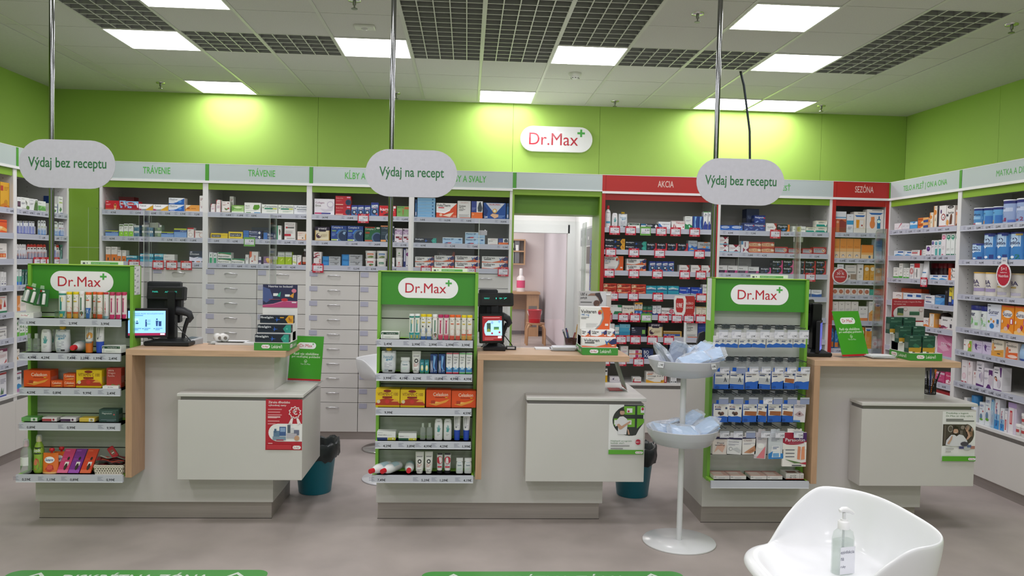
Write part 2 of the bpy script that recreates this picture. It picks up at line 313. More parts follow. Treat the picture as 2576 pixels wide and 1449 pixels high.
def shelf_unit(name, label, side, a0, a1, shelves, base, header, red=False, prices={}, tags={}, thick_l=.023, thick_r=.023, divider=True, stile='dcdbd9', depth=.42):
    """local frame: x along the wall from a0, y depth (front 0), z up"""
    w = a1-a0
    org = at_wall(side, a0 if side != 'R' else -a1, 0, 0)
    u = thing(name, label, 'shelf unit', org, ROT[side], 'wall shelf units')
    ac = RED if red else '86ae34'; ztop = 2.255
    for x0, x1 in ((0, thick_l), (w-thick_r, w)):
        m = MB(); m.box(x0, .001, .085, x1, depth, ztop, 'lam', WHITE); m.box(x0, -.004, .085, x1, .001, ztop, 'lam', RED if red else 'e6e5e4', 'k')
        for i in range(44):
            for yy in (.07, .33):
                zz = .62+i*.036; xs = x1 if x0 == 0 else x0
                m.box(xs-.0004, yy, zz, xs+.0004, yy+.005, zz+.005, 'matte', '333', 'bt')
        m.build('side_panel', u)
    m = MB(); m.box(thick_l, depth-.012, .085, w-thick_r, depth, ztop, 'lam', 'a8a69e'); m.build('back_panel', u)
    m = MB(); m.box(thick_l, .03, ztop-.02, w-thick_r, depth, ztop, 'lam', WHITE); m.build('top_panel', u)
    m = MB(); m.box(thick_l, .004, 2.19, w-thick_r, .022, 2.247, 'lam', ac); m.build('valance', u)
    # header board with lettering
    m = MB(); m.box(.0 if not divider else .032, -.012, 2.266, w, .02, 2.41, 'lam', RED if red else 'b9c4c4'); m.box(0, -.013, 2.41, w, .02, 2.414, 'plastic', 'e4e4e4')
    hb = m.build('header_board', u)
    m = MB()
    if header:
        tw = min(w*.62, len(header)*.029); cx = w*.54
        m.text(header, cx-tw/2, cx+tw/2, 2.315, 2.315+.058*(1 if not any(c in 'ÁÓĹ' for c in header) else 1.25), -.0128, 'card', 'e6c4bc' if red else '55b04c', True)
        m.build('lettering', hb)
    m = MB(); m.box(0, -.016, 2.246, w, .02, 2.266, 'plastic', 'ececec'); m.build('white_trim', u)
    if divider:
        m = MB(); m.box(0, -.014, 2.266 if not red else .085, .03, .02, 2.41, 'lam', '4d9a34' if not red else RED); m.build('divider', u)
    for i, z in enumerate(shelves):
        m = MB(); m.box(thick_l, .012, z-.026, w-thick_r, depth-.012, z, 'lam', 'd6d5d2'); sh = m.build('shelf', u)
        m = MB(); m.box(thick_l, -.008, z-.042, w-thick_r, .012, z+.002, 'plastic', 'bfc2d0', 'k'); m.box(thick_l, -.0085, z-.042, w-thick_r, -.008, z-.038, 'plastic', 'e0e2ea', 'k')
        rail_text(m, 0, w, z-.040, -.0086, prices.get(i, []))
        m.build('price_strip', sh)
        for x, t, fr in tags.get(i, []): red_tag(sh, x, z-.002, t, fr)
    if base == 'drawers':
        rows = [(1.37-.13*i, 1.497-.13*i if i else 1.500) for i in range(9)]; rows = [(a, b-.0) for a, b in rows]+[(.064, 1.37-.13*8)]
        zs = [1.500]+[1.37-.13*i for i in range(9)]+[.066]
        cw = w/2
        hm = MB(); n = 8; pts = [(-.056+.112*i/n, -.022+(.02 if i in (0, n) else 0)-.006*sin(pi*i/n), .006*sin(pi*i/n)) for i in range(n+1)]
        hm.tube(pts, [.003]+[.0045+.002*sin(pi*i/n) for i in range(1, n)]+[.003], 'steel', 'd6d6d8', 6); HM = hm.mesh('handle')
        lm = MB(); lm.box(-.035, -.0045, -.021, .035, -.002, .021, 'plastic', 'b9b9cc', 'k'); lm.box(-.035, -.005, -.022, .035, -.0045, -.019, 'plastic', '9a9ab4', 'k'); LM = lm.mesh('label_holder')
        DM = {}
        for cI in range(2):
            for i in range(10):
                zt, zb = zs[i], zs[i+1]; hh = round(zt-zb, 3)
                if hh not in DM:
                    d = MB(); d.rbox(-cw/2+.0025, -.002, -hh+.003, cw/2-.0025, .018, -.001, 'lam', 'd9d6d3', .0015); DM[hh] = d.mesh('drawer')
                d = put(DM[hh], 'drawer', u, (cw*(cI+.5), 0, zt)); put(HM, 'handle', d, (.0, 0, -.045)); put(LM, 'label_holder', d, (-cw/2+.045, 0, -.028))
        m = MB(); m.box(.002, .02, .066, w-.002, .03, 1.5, 'matte', '2c2c2c'); m.build('carcass', u)
    else:
        z = base
        m = MB(); m.box(.001, -.012, z-.02, w-.001, depth-.02, z, 'lam', 'e4e3e1'); m.build('ledge', u)
        m = MB(); m.box(.001, .0, z-.05, w-.001, .02, z-.02, 'steel', '9a9a98'); m.build('grip_strip', u)
        m = MB(); m.box(.001, -.006, .085, w-.001, .014, z-.052, 'lam', 'dcd9d4'); m.build('door', u)
    m = MB(); m.box(0, .02, 0, w, .05, .0855 if base != 'drawers' else .064, 'brushed', 'a8a09c'); m.build('plinth', u)
    return u
UB = [1.993, 1.765, 1.547]; UA = [1.941, 1.743, 1.555, 1.348, 1.157, .957, .757]
def pr(*a): return [(a[i], a[i+1]) for i in range(0, len(a), 2)]
R_ = 'c4203a'; G_ = '6aa84a'
def tg(*a): return [(a[i], a[i+1], a[i+2] if False else R_) for i in range(0, len(a), 2)]
shelf_unit('shelf_unit', 'white drawer and shelf unit under first TRAVENIE sign, leftmost on back wall', 'B', -3.19, -2.29, UB, 'drawers', 'TRÁVENIE', divider=False,
    prices={0: pr(.12, '4,90€', .33, '5,99€', .46, '4,59€', .58, '7,99€', .71, '5,79€', .83, '7,29€'), 1: pr(.11, '4,39€', .27, '12,89€', .38, '6,79€', .6, '5,79€', .71, '4,59€', .8, '11,89€'), 2: pr(.83, '2,89€')},
    tags={2: tg(.3, '3,49', .505, '4,19', .62, '4,50', .745, '2,95')})
shelf_unit('shelf_unit', 'white drawer and shelf unit under second TRAVENIE sign', 'B', -2.29, -1.395, UB, 'drawers', 'TRÁVENIE',
    prices={0: pr(.2, '9,89€', .3, '11,89€', .42, '8,89€', .63, '11,29€', .85, '9,10€'), 1: pr(.1, '5,89€', .26, '6,59€', .54, '7,29€', .71, '22,90€', .83, '5,89€'), 2: pr(.17, '7,89€', .3, '4,89€', .42, '8,89€', .53, '3,98€', .64, '4,59€', .76, '4,29€')},
    tags={1: [(.385, '5,45', G_)]})
shelf_unit('shelf_unit', 'white drawer and shelf unit with blue orb cartons, third on back wall', 'B', -1.395, -.5, UB, 'drawers', 'KĹBY A SVALY',
    prices={0: pr(.14, '24,99€', .36, '19,89€', .72, '7,89€', .84, '12,89€'), 1: pr(.14, '21,49€', .4, '23,99€', .6, '24,89€', .83, '21,99€'), 2: pr(.42, '12,29€', .57, '8,99€', .75, '8,99€')},
    tags={0: tg(.475, '14,69'), 2: tg(.085, '15,89')})
shelf_unit('shelf_unit', 'white drawer and shelf unit left of the doorway', 'B', -.5, .395, UB, 'drawers', 'KĹBY A SVALY',
    prices={0: pr(.1, '9,49€', .32, '10,59€', .51, '9,89€', .82, '18,89€'), 1: pr(.11, '8,99€', .37, '5,29€', .57, '7,49€', .84, '5,39€')},
    tags={2: tg(.14, '7,15', .325, '9,25', .53, '10,5', .825, '16,59')})
shelf_unit('shelf_unit', 'red framed promotion shelf unit under AKCIA sign', 'B', 1.2, 2.265, UA, .538, 'AKCIA', red=True,
    prices={3: pr(.86, '3,99€')},
    tags={0: tg(.12, '4,29', .265, '2,49')+[(.4, '5,99', G_)]+tg(.545, '5,29', .675, '10,39', .85, '13,89'), 1: tg(.09, '9,99', .3, '4,49', .535, '4,89', .9, '2,99'), 2: tg(.08, '9,45', .305, '10,79', .52, '14,69', .77, '4,89', .92, '3,15'),
          3: tg(.12, '7,99', .305, '7,99', .53, '6,39', .93, ''), 4: tg(.07, '3,49', .22, '8,69', .325, '4,69')+[(.43, '3,99', G_)]+tg(.585, '9,45', .71, '11,2', .82, '9,85', .93, ''), 5: tg(.06, '', .205, '22,79', .335, '17,99', .49, '', .64, ''), 6: tg(.06, '', .21, '', .37, '11,49', .55, '')})
shelf_unit('shelf_unit', 'white shelf unit with pain tablets between the two red units', 'B', 2.265, 3.325, UA, .538, 'BOLESŤ', divider=False,
    prices={0: pr(.12, '8,39€', .33, '7,39€', .64, '4,29€', .75, '1,60€', .95, '8,49€'), 1: pr(.12, '4,69€', .31, '5,89€', .44, '4,29€', .7, '3,29€', .93, '5,29€'), 2: pr(.11, '2,69€', .3, '4,49€')},
    tags={0: tg(.53, '3,15'), 2: tg(.87, '4,69')})
shelf_unit('shelf_unit', 'narrow red framed shelf unit under SEZONA sign in the corner', 'B', 3.325, 3.862, [1.946, 1.71, 1.511, 1.375, 1.137, .879], .64, 'SEZÓNA', red=True, thick_l=.03, thick_r=.03,
    prices={0: pr(.14, '32,79€', .3, '22,59€', .43, '34,39€'), 1: pr(.11, '13,49€', .2, '10,89€', .29, '17,59€', .39, '9,39€', .47, '9,89€'), 2: pr(.22, '22,09€', .33, '21,89€', .42, '22,09€'), 3: pr(.11, '7,89€', .22, '7,99€', .34, '7,89€', .46, '22,69€'), 4: pr(.45, '9,49€'), 5: pr(.11, '17,49€')})
shelf_unit('shelf_unit', 'white side wall shelf unit under TELO A PLET sign', 'R', 6.01, YS, [1.975, 1.742, 1.542, 1.337, 1.143, .925, .704], .49, 'TELO A PLEŤ | ON A ONA',
    prices={0: pr(.12, '6,69€', .22, '7,89€', .37, '12,69€', .5, '11,29€', .63, '2,89€', .8, '8,89€', .9, '14,69€'), 1: pr(.46, '7,29€', .66, '2,89€', .74, '7,89€', .82, '2,89€', .9, '2,99€'), 2: pr(.14, '4,29€', .23, '7,89€', .48, '7,79€', .78, '3,79€', .98, '4,29€'), 3: pr(.8, '11,69€'), 4: pr(.7, '6,29€', .85, '12,39€'), 6: pr(.94, '24,29€')},
    tags={2: tg(.62, '4,29')})
shelf_unit('shelf_unit', 'white side wall shelf unit with baby formula under MATKA sign', 'R', 4.86, 6.01, [1.971, 1.707, 1.437, 1.179, 1.001, .752], .471, 'MATKA A DIEŤA',
    prices={0: pr(.14, '5,29€', .25, '12,89€', .36, '12,99€', .47, '22,89€', .6, '22,99€', .72, '22,89€'), 1: pr(.14, '8,49€', .3, '14,69€', .5, '5,29€', .62, '16,89€'), 2: pr(.15, '27,79€', .27, '24,89€', .4, '27,29€', .53, '18,99€', .65, '18,89€'), 3: pr(.16, '18,99€', .28, '16,69€', .4, '12,39€', .55, '7,99€', .68, '12,89€'), 4: pr(.12, '4,29€', .24, '12,49€', .43, '15,29€', .58, '24,79€'), 5: pr(.12, '7,89€', .22, '21,39€', .3, '12,49€', .38, '9,29€', .47, '12,89€', .55, '11,29€', .68, '7,49€')})
shelf_unit('shelf_unit', 'white side wall shelf unit by the green corner panel, with toothbrushes', 'L', 6.24, YS, [1.943, 1.753, 1.557, 1.355, 1.152, .955, .766], .52, '',
    prices={0: pr(.12, '4,89€', .22, '4,79€', .32, '4,79€', .44, '4,89€', .56, '5,39€', .65, '2,29€', .75, '2,15€'), 1: pr(.4, '6,29€', .62, '6,89€', .74, '7,29€'), 3: pr(.11, '2,89€'), 5: pr(.12, '2,79€')}, tags={2: tg(.28, '4,49', .37, '1,89', .47, '1,49', .58, '4,49')})
shelf_unit('shelf_unit', 'white side wall shelf unit cut by the picture edge, with amber tea box', 'L', 5.19, 6.24, [1.943, 1.753, 1.557, 1.355, 1.152, .955, .766], .52, '',
    prices={0: pr(1.0, '4,89€'), 3: pr(.9, '2,27€'), 4: pr(.9, '6,29€'), 5: pr(.93, '7,39€'), 6: pr(.93, '5,49€')})
m = MB(); m.box(-3.45, YS+.005, .06, -3.2, YS+.03, 1.66, 'lam', '79a030'); m.box(-3.45, YS+.005, 1.663, -3.2, YS+.03, 2.41, 'lam', '79a030')
for z in (2.0, 1.47): m.box(-3.215, YS+.004, z, -3.21, YS+.006, z+.005, 'matte', '222')
struct(m.build('trim_corner'))
# blank header and lime portal over the doorway
t = thing('doorway_portal', 'lime green doorway portal with blank grey header board', 'portal', (.395, YS, 0))
m = MB(); m.box(.032, -.012, 2.27, .805, .02, 2.41, 'lam', 'b9c4c4'); m.box(0, -.013, 2.41, .805, .02, 2.414, 'plastic', 'e4e4e4'); m.box(.0, -.016, 2.262, .805, .02, 2.272, 'plastic', 'ececec'); m.build('header_board', t)
m = MB(); m.box(0, -.014, 2.27, .03, .02, 2.41, 'lam', '4d9a34'); m.build('divider', t)
m = MB(); m.box(0, -.004, 2.215, .805, .4, 2.262, 'lam', '86ae34'); m.box(.018, .10, 2.055, .787, .125, 2.215, 'lam', '6d9c2e'); m.box(.018, .125, 2.055, .787, .4, 2.075, 'lam', '86ae34'); m.build('lintel', t)  # recessed face in darker green: its shadow is put into the colour
for x in (0, .787):
    m = MB(); m.box(x, -.004, 0, x+.018, .4, 2.215, 'lam', '86ae34'); m.build('jamb', t)

# ------------------------------------------------------------------ products on the shelves
DESIGN = {}
for l in '''remred|b|red heartburn carton|c81f2c|.08|B .05 .22 .84 .93 fff xxx;L .05 .4 .62 3 fbb;E .72 .42 .1 .28 d9a05a;E .72 .55 .07 .1 8a4a20;R 0 0 1 .14 d8604c;R .66 .03 .76 .13 fff
remice|b|red ice-mint carton|c4203a|.08|R .0 .45 1 1 8fc3e6;P a81830 .0 .3 .3 .55 .8 .6 1 .3 1 0 0 0;P fff .7 .9 .95 .7 .98 .3 .9 .3 .86 .65;E .36 .7 .3 .2 c01828;B .12 .6 .6 .82 fff Rennie;E .3 .34 .2 .13 3d7fc0;B .16 .44 .25 .43 fff ICE
talcid|b|white antacid carton|eeeeea|.07|P d9a42a .55 .25 1 .85 1 0 .45 0;P 8a8f86 .2 .2 .55 .25 .45 0 .15 0;P fff 0 1 1 1 .7 .45 .4 .3 0 .35;P b03070 0 .3 .2 .22 .15 0 0 0;T .08 .5 .62 .86 333 Talcid
maalox|b|white and blue antacid carton|e9edf2|.08|P 2465b8 .5 .35 1 .95 1 0 0 0 0 .2 .3 .22;E .72 .45 .12 .16 5a9be0;B .06 .56 .66 .88 234 Maalox;L .06 .4 .5 1 567;T .1 .4 .05 .16 fff Maalox
orangem|b|orange capsule carton|e6a04a|.08|P f3e3c8 0 1 .4 1 0 .4;E .2 .5 .12 .12 b05a20;T .4 .75 .42 .6 a0501c vitamin;R 0 0 1 .12 f0d9b0
whround|b|tall white bottle carton|ecebe8|.06|L .15 .8 .82 3 8a4040;E .5 .3 .15 .06 a05;R .38 .27 .62 .33 ddd;L .1 .2 .6 6 b66
darkred|b|dark red carton|7a1d22|.1|R 0 .8 1 1 5c1518
panblue|b|pale blue tablet carton|7fa3d6|.09|R 0 .84 1 1 b9c63c;R 0 .62 1 .84 24408c;T .5 .95 .66 .8 cde pangamin;L .2 .6 .3 2 9ab9e6
greenpil|b|white carton with green capsule|eef0ea|.06|R .05 .84 .95 .94 5c7a4a;L .15 .7 .72 3 998;R 0 0 1 .4 6f9f2e;C .5 .2 .22 8fd03a;E .55 .24 .1 .06 dff0b0
pan|b|slate blue tablet carton|56809a|.07|R 0 .68 1 1 e8ece8;T .2 .85 .72 .92 345 Pancreolan;R .1 .1 .6 .35 3b6a86;L .2 .7 .6 1 bcd
panel|b|grey green carton with panel|7d8f7a|.07|R 0 .7 1 1 e6e9e2;L .1 .8 .85 1 567;E .6 .4 .2 .25 9ab08a;L .1 .5 .3 2 456
redspir|b|white carton with red lid band|efe9e4|.06|R 0 .86 1 1 b81c22;E .5 .3 .34 .2 cfc0b8;E .52 .3 .24 .14 efe9e4;L .2 .6 .75 3 c99
acysp|b|white acid-relief carton|ece8e3|.06|B .12 .6 .66 .82 544 ACYLPYRIN;E .72 .4 .24 .34 d8b4a8;E .76 .4 .18 .26 ece8e3;R 0 0 .06 1 c0282a
orw|b|white and orange tall carton|ebe6e0|.07|R 0 0 1 .47 e67a32;L .12 .85 .88 2 777;E .5 .16 .14 .12 f3e2d0;B .38 .62 .06 .26 333 1
imod|b|turquoise capsule carton|2f9fb8|.08|R 0 .66 1 .9 eaf1f3;P 0f6f96 0 .5 .5 .6 1 .5 1 .36 .5 .4 0 .36;P 9fdcea .55 .95 .75 .7 1 .6 1 .95;B .1 .6 .68 .86 246 imodium;P 5fc0d4 0 .3 .6 .22 1 .3 1 .1 0 .1
whplain|b|plain white carton|e6e6e4|.08|L .1 .6 .7 2 888;L .1 .8 .35 3 bbb
diosm|b|navy and white capsule carton|303c4e|.09|P eef 0 .5 .3 .42 .6 .5 1 .35 1 0 0 0;P 8fa6c0 .4 .3 .7 .5 1 .42 1 .36 .7 .42;B .05 .68 .66 .82 e6e9ee Diozen;R .06 .86 .2 .94 ccd;E .22 .1 .16 .05 333;E .62 .1 .16 .05 e09060;E .9 .1 .06 .05 333
redwh|b|white carton with red corner|ece9e6|.06|P b01c30 0 1 .35 1 .1 .9 .06 .6 0 .6;L .25 .7 .72 1 a44;L .2 .8 .5 4 c9b;R .92 0 1 1 b01c30
rosebox|b|white rosehip carton|ebe6e2|.07|L .1 .45 .88 1 a88;L .1 .6 .7 2 b77;C .78 .84 .05 802030;P 7a8f5a .3 .42 .6 .36 .95 .42 .6 .2 .4 .26;C .82 .38 .07 c03a3a;R 0 0 1 .1 b9b0a0
greenherb|b|pale green herb carton|a9cf84|.07|P d6ebb6 .1 .7 .5 .9 .9 .75 .6 .55;P 6fa84c 0 .9 .3 .6 .1 .3 0 .3;T .3 .8 .4 .62 4f8f2c herbal;R 0 0 1 .18 e8f0e0;R 0 .92 1 1 7fb04c
leafbox|b|white carton with green leaf|edefe9|.07|B .07 .32 .64 .76 444 Iberis;L .07 .35 .5 2 777;P 5d9a2c .55 .6 .6 .8 .9 .82 .95 .6 .85 .36 .65 .32 .52 .4;L .07 .75 .24 1 aaa;R .1 0 .4 .1 6f9f6a;R .6 0 .98 .1 3f8fc0
fort|b|white carton with green band|e9ece4|.07|P 4f8f3a .02 .72 .1 .55 .22 .92 .12 .66;T .2 .96 .68 .92 456 Fortemina;R .18 .48 .7 .62 2f8a6a;R .7 .48 .96 .62 c9cf62;L .3 .9 .32 3 bcb
fort2|b|white carton with navy check|e9ebee|.07|P 2a3570 .02 .72 .1 .55 .22 .92 .12 .66;T .22 1 .68 .92 456 Fortemin;R .22 .5 1 .56 456;L .25 .95 .36 3 bbc
yelbox|b|yellow vitamin carton|e3c51c|.09|R .05 .2 .6 .72 2a2a2a;R .07 .24 .58 .68 4a4a44;B .09 .55 .34 .58 eee supradyn;L .64 .95 .6 2 b09810
yelbox2|b|framed yellow vitamin carton|e6c91a|.09|R .08 .3 .92 .8 c9c9c0;R .1 .33 .9 .77 2b2b2b;B .13 .84 .42 .66 eee supradyn;L .1 .5 .1 1 a08a10
procto|b|navy and white ointment carton|1f2f5c|.08|R 0 0 .3 1 3a72b8;B .34 .8 .55 .9 eef Procto-;T .34 .8 .12 .42 cdf Glyvenol;P eee .82 .5 .9 .85 .97 .5 .9 .12
darkgel|b|dark slate carton|33424c|.09|L .3 .6 .7 3 5c6b74;C .82 .5 .3 4c5a64
greenhorse|b|white carton with green edge|eceeea|.05|R 0 0 .28 1 2f8a68;P 5c4a3a .5 .7 .7 .78 .85 .6 .75 .35 .6 .3 .55 .5;L .4 .9 .9 1 888
hemo|b|tall white haemorrhoid gel carton|ece9e6|.08|B .08 .9 .86 .93 644 HEMOSTOP;L .3 .9 .78 1 a88;R .15 .67 .9 .72 222;C .2 .7 .05 c02030;L .1 .8 .5 4 bbb;R 0 .22 .6 .34 c02238;L .2 .95 .08 1 444
herborange|b|pale carton with honey flower|f0e3d6|.07|L .1 .6 .82 2 c66;L .1 .5 .6 2 caa;E .88 .4 .14 .4 e39a3a;C .5 .26 .07 543;R 0 0 1 .08 e08a4a
grnwht|b|slim white and green carton|e6ece8|.05|R .15 0 .85 .5 33a070;P 2f6a50 .3 .75 .6 .85 .5 .55;R 0 .96 1 1 ccd
esp|b|white and green bloating carton|e9ece6|.08|P 1f8a5e .05 1 1 1 1 .58 .6 .72 .3 .8 .05 .74;P e0a040 .05 .74 .3 .8 .6 .72 1 .58 1 .54 .6 .68 .3 .76 .05 .7;B .06 .88 .14 .48 333 Espumisan
whthin|b|thin white upright carton|ebebe8|.05|P 777 .3 .7 .5 .8 .6 .5 .4 .3;L .2 .8 .9 1 999
babybox|b|white drops carton with baby|ede6e2|.06|P e06a4a 0 1 .28 1 .26 .6 0 .45;P d8a898 .5 .7 .75 .68 .68 .4 .78 .28 .5 .26 .55 .5;C .32 .22 .06 a33
purplethin|b|slim purple and white carton|5b4a78|.05|R 0 .55 1 1 e8e6ea;L .2 .8 .7 1 777;R 0 0 1 .2 e0dfe6
ginger|b|purple ginger tablet carton|8a6a8e|.08|E .62 .45 .3 .28 d9a83a;E .45 .62 .2 .2 e6c05a;E .75 .3 .2 .18 c08a2a;R 0 0 1 .1 e8e0e4
lime|b|lime green and grey carton|a4c22a|.06|R 0 .6 1 1 c9cfca;T .1 .9 .66 .78 566 Dulcolax;R 0 .92 1 1 9aa29c;P d6e66a .4 .35 .7 .5 .75 .42 .45 .25
whlime|b|slim white carton with lime|e9ebe4|.05|L .15 .8 .82 2 888;P c9d28a 0 .45 1 .3 1 .1 0 .2;L .2 .7 .55 1 99a
redtip|b|white carton with red tip|ece8e6|.05|L .1 .7 .88 2 777;P d04030 .3 0 1 0 1 .4 .6 .24 .3 .22;L .3 .8 .6 1 999
collagen|b|large white collagen carton|e9e6ec|.09|B .06 .5 .68 .82 9a6a86 Collagen;B .06 .34 .52 .64 776 Drink;E .8 .66 .17 .2 c9c0d4;E .8 .66 .13 .15 e9e6ec;P d6d0dc .3 .4 .6 .36 .95 .5 .9 .3 .5 .22;R .02 .06 .36 .14 c0306a;R .36 .06 .82 .14 3a3a86
zinc|b|red joint carton with blue orb|b82430|.09|B .05 .5 .72 .84 e8a0a0 Biotin-Zink;R .74 .8 .96 .92 eac;L .05 .4 .5 2 d88;C .84 .35 .3 2c4466;C .82 .36 .22 1f3350;R .02 .06 .5 .16 e8b0a0
celb|b|slim blue joint carton|4a72b0|.06|R 0 .84 1 1 2c3a90;P e9edf4 .06 .62 .1 .8 .9 .84 .94 .66 .5 .6;B .14 .9 .64 .8 3a4a8a Celsit;L .2 .9 .57 1 c66;C .48 .32 .2 1c2c44;C .48 .34 .11 b9c9d8;C .76 .16 .07 d05a5a
kamik|b|red knee balm carton|d0242c|.08|B .06 .9 .54 .82 fff kamzik;R .84 .76 .98 .96 eee;C .16 .42 .09 2c3a50;P 3a2420 .2 .1 .4 .28 .6 .34 .7 .1;E .44 .5 .06 .14 b07a5a;L .55 .95 .4 2 e88
revita|b|green joint ointment carton|7fb060|.08|B .06 .56 .82 .94 2a5a30 REVITAL;R .6 .72 1 .94 c06a3a;E .5 .7 .06 .08 b08a5a;P a8804e .44 .62 .56 .62 .54 .3 .58 .08 .5 .3 .44 .08 .46 .36;L .1 .3 .5 3 4f8a44
proen|b|black and gold hair carton|2a2038|.09|R 0 0 1 .74 e4d9b8;R 0 0 .06 .74 a5823a;R .94 0 1 .74 a5823a;B .22 .78 .76 .94 e6e2ea proenzi;R .28 .66 .74 .74 2a2038;C .26 .36 .18 5a3a4a;C .3 .4 .12 e4d9b8;C .24 .3 .1 4a3040;L .45 .85 .46 4 c9b898;R 0 0 1 .05 c9a03a
complex6|b|blue joint carton with large orb|2c4a94|.1|B .06 .74 .8 .96 dfe6f4 Complex 6;R .06 .62 .32 .72 7aa070;P 3a80d8 .3 .5 .5 .75 .65 .75 .45 .45;C .8 .34 .42 5a7896;C .82 .33 .34 22385a;P 8fb0d0 .74 .5 .86 .4 .95 .6 .8 .62;L .06 .3 .5 4 88a8e0;R .02 .04 .42 .13 b9d070;C .42 .08 .05 dde
complex3|b|green joint carton with orb|2a6a44|.1|R 0 .92 .64 .99 c03a2a;B .05 .68 .76 .92 cfe6d0 Complex 3;E .86 .92 .12 .06 e6e0d6;R .05 .54 .32 .66 a5502c;C .8 .28 .36 5a7896;C .82 .27 .29 22385a;L .05 .3 .46 4 6aa084;R .02 .03 .5 .12 c86a4a
darkteal|b|dark teal joint carton|2c3f4c|.1|R 0 .93 .75 1 e09060;T .08 .6 .78 .9 a0b0b8 Collagen;L .08 .5 .6 4 5a707c;C .72 .3 .3 8090a0;C .75 .28 .24 24344e;R .02 .03 .4 .14 e09a60;E .9 .92 .12 .05 d8d8d8
pinkwave|b|white and mauve carton|e6dfe6|.08|P b9a0c0 0 .9 .3 .92 1 .88 1 .5 .5 .62 0 .55;P d9c8de .1 .8 .5 .72 .9 .8 .5 .56;R .15 .3 .95 .42 7a1c34;B .6 .9 .32 .41 fff S;R .55 .2 .95 .28 b02a3a;C .14 .88 .05 333;R .08 .03 .22 .08 333;R .6 .04 .9 .08 caa
squid|b|white carton with red rays|ebe6e6|.06|P b02440 0 .8 .5 .95 .8 .88 .5 .88 .2 .78;P b02440 .1 .7 .7 .78 .85 .7 .6 .72 .3 .62;P 70203c 0 .62 .4 .64 .7 .56 .4 .58 0 .5;T .7 .9 .05 .5 c04050 fl;C .15 .12 .05 333
lotion|b|grey gel carton with blue end|b0b4b8|.1|R 0 0 .36 1 2a78b8;P 3f90d0 .05 .2 .3 .1 .32 .8 .06 .85;B .42 .9 .55 .84 50545a cooling gel;L .42 .8 .2 1 888;P 777 .66 .5 .86 .45 .8 .3 .7 .32
tub_o|j|white tub with orange label|eceae6|.1|R .18 .44 .82 .66 e0703a;T .24 .76 .48 .62 fff balsam;E .6 .22 .25 .12 6a8a40;E .4 .18 .2 .08 8aa050
tub_b|j|white tub with blue label|eceae6|.1|R .18 .44 .82 .66 3a78b8;T .24 .76 .48 .62 fff balsam;E .6 .22 .25 .12 6a8050;E .4 .18 .2 .08 90a058
tub_r|j|white tub with red label|eceae6|.1|R .18 .44 .82 .66 c8323a;T .24 .76 .48 .62 fff balsam;E .6 .22 .25 .12 5a8048;E .52 .12 .1 .06 b03030
tub_g|j|white tub with green label|eceae6|.1|R .2 .3 .8 .56 2a7a54;T .26 .74 .36 .5 fff balsam;C .24 .14 .03 444
wcube|b|white square jar carton|eaeaea|.08|B .6 .8 .4 .56 444 S;L .6 .9 .35 1 888;R .1 0 .9 .04 26a
cantub_g|j|small jar with green hemp leaf|ecebe8|.09|P 6a9a4a .4 .34 .46 .6 .5 .42 .56 .6 .6 .34 .5 .38;P 6a9a4a .3 .5 .5 .36 .7 .52 .5 .42;R .3 .16 .72 .22 888
cantub_r|j|small jar with red hemp leaf|ecebe8|.09|P c8323a .4 .34 .46 .6 .5 .42 .56 .6 .6 .34 .5 .38;P c8323a .3 .5 .5 .36 .7 .52 .5 .42;R .3 .2 .72 .26 c77;R 0 0 1 .06 c8323a
vertic|b|white carton with navy spine|ebe9ee|.06|R 0 0 .42 1 2a3470;T .1 .32 .3 .95 dde l;C .76 .68 .1 8a3a86;C .84 .74 .06 a050a0;L .6 .9 .95 1 888;R .55 .06 .7 .12 333;R .8 .06 .95 .12 333
bluestk|b|flat pale blue plaster carton|7fb4dc|.09|L .1 .5 .6 1 3a6a9c;C .86 .55 .22 2a5a8c;R 0 .86 1 1 a9cfe8
bluethin|b|slim steel blue carton|3f74a8|.06|R 0 .8 1 1 28507c;R .2 .1 .8 .3 dde
voltath|b|white and orange heat patch carton|ecebe8|.09|P d94f2c 0 .42 .4 .4 .7 .6 1 1 1 0 0 0;P fff 0 .42 .4 .4 .7 .6 .66 .48 .4 .3 0 .36;B .03 .68 .76 .95 333 VoltaTherm;R .1 .66 .38 .72 d0304a;P f0d8c0 .3 .16 .86 .4 .66 .06;C .22 .2 .1 f0c0a0;R .82 .06 .98 .18 e88a70
dictub|b|grey white tablet carton|dcdcd8|.08|T .24 .8 .86 .93 a44 neuropharm;B .12 .62 .66 .76 333 Dictubene;B .12 .46 .56 .64 333 100 mg;L .12 .6 .5 2 777;L .12 .9 .2 4 aaa;R .2 0 1 .05 e0602c
backbox|b|navy and orange back-pain carton|33458c|.08|R .46 .36 1 1 e6e9ec;P 444c54 .66 .9 .8 .98 .88 .82 .98 .6 .9 .4 .6 .4 .55 .62;R 0 0 1 .36 e6702c;L .06 .4 .6 3 8a9ad0;C .16 .24 .06 f0a070
nurof|b|deep blue warming patch carton|1d4f98|.09|P c9ced6 .1 .98 .95 .98 .55 .36 .48 .36;B .26 .74 .84 .95 b03a4a NUROFEN;P 0f3470 0 .9 .2 .5 .1 0 0 0;C .5 .5 .14 d9a040;C .5 .5 .09 f0e6c0;P e0b48c .3 .22 .4 .34 .68 .28 .66 .12 .5 .04;B .04 .18 .06 .18 fff 24;L .66 .96 .2 3 7fa8e0
ibalg|b|black gel carton with teal end|15202e|.09|B .02 .4 .55 .88 e9edf2 Ibalgin;P 2f9a8a .76 .5 .86 1 1 1 1 0 .84 0;P 2f6ad0 .44 .45 .5 .48 .5 .8 .53 .5 .62 .45 .53 .4 .5 .14 .49 .4;C .88 .5 .12 5fc0b0;L .02 .5 .14 1 567
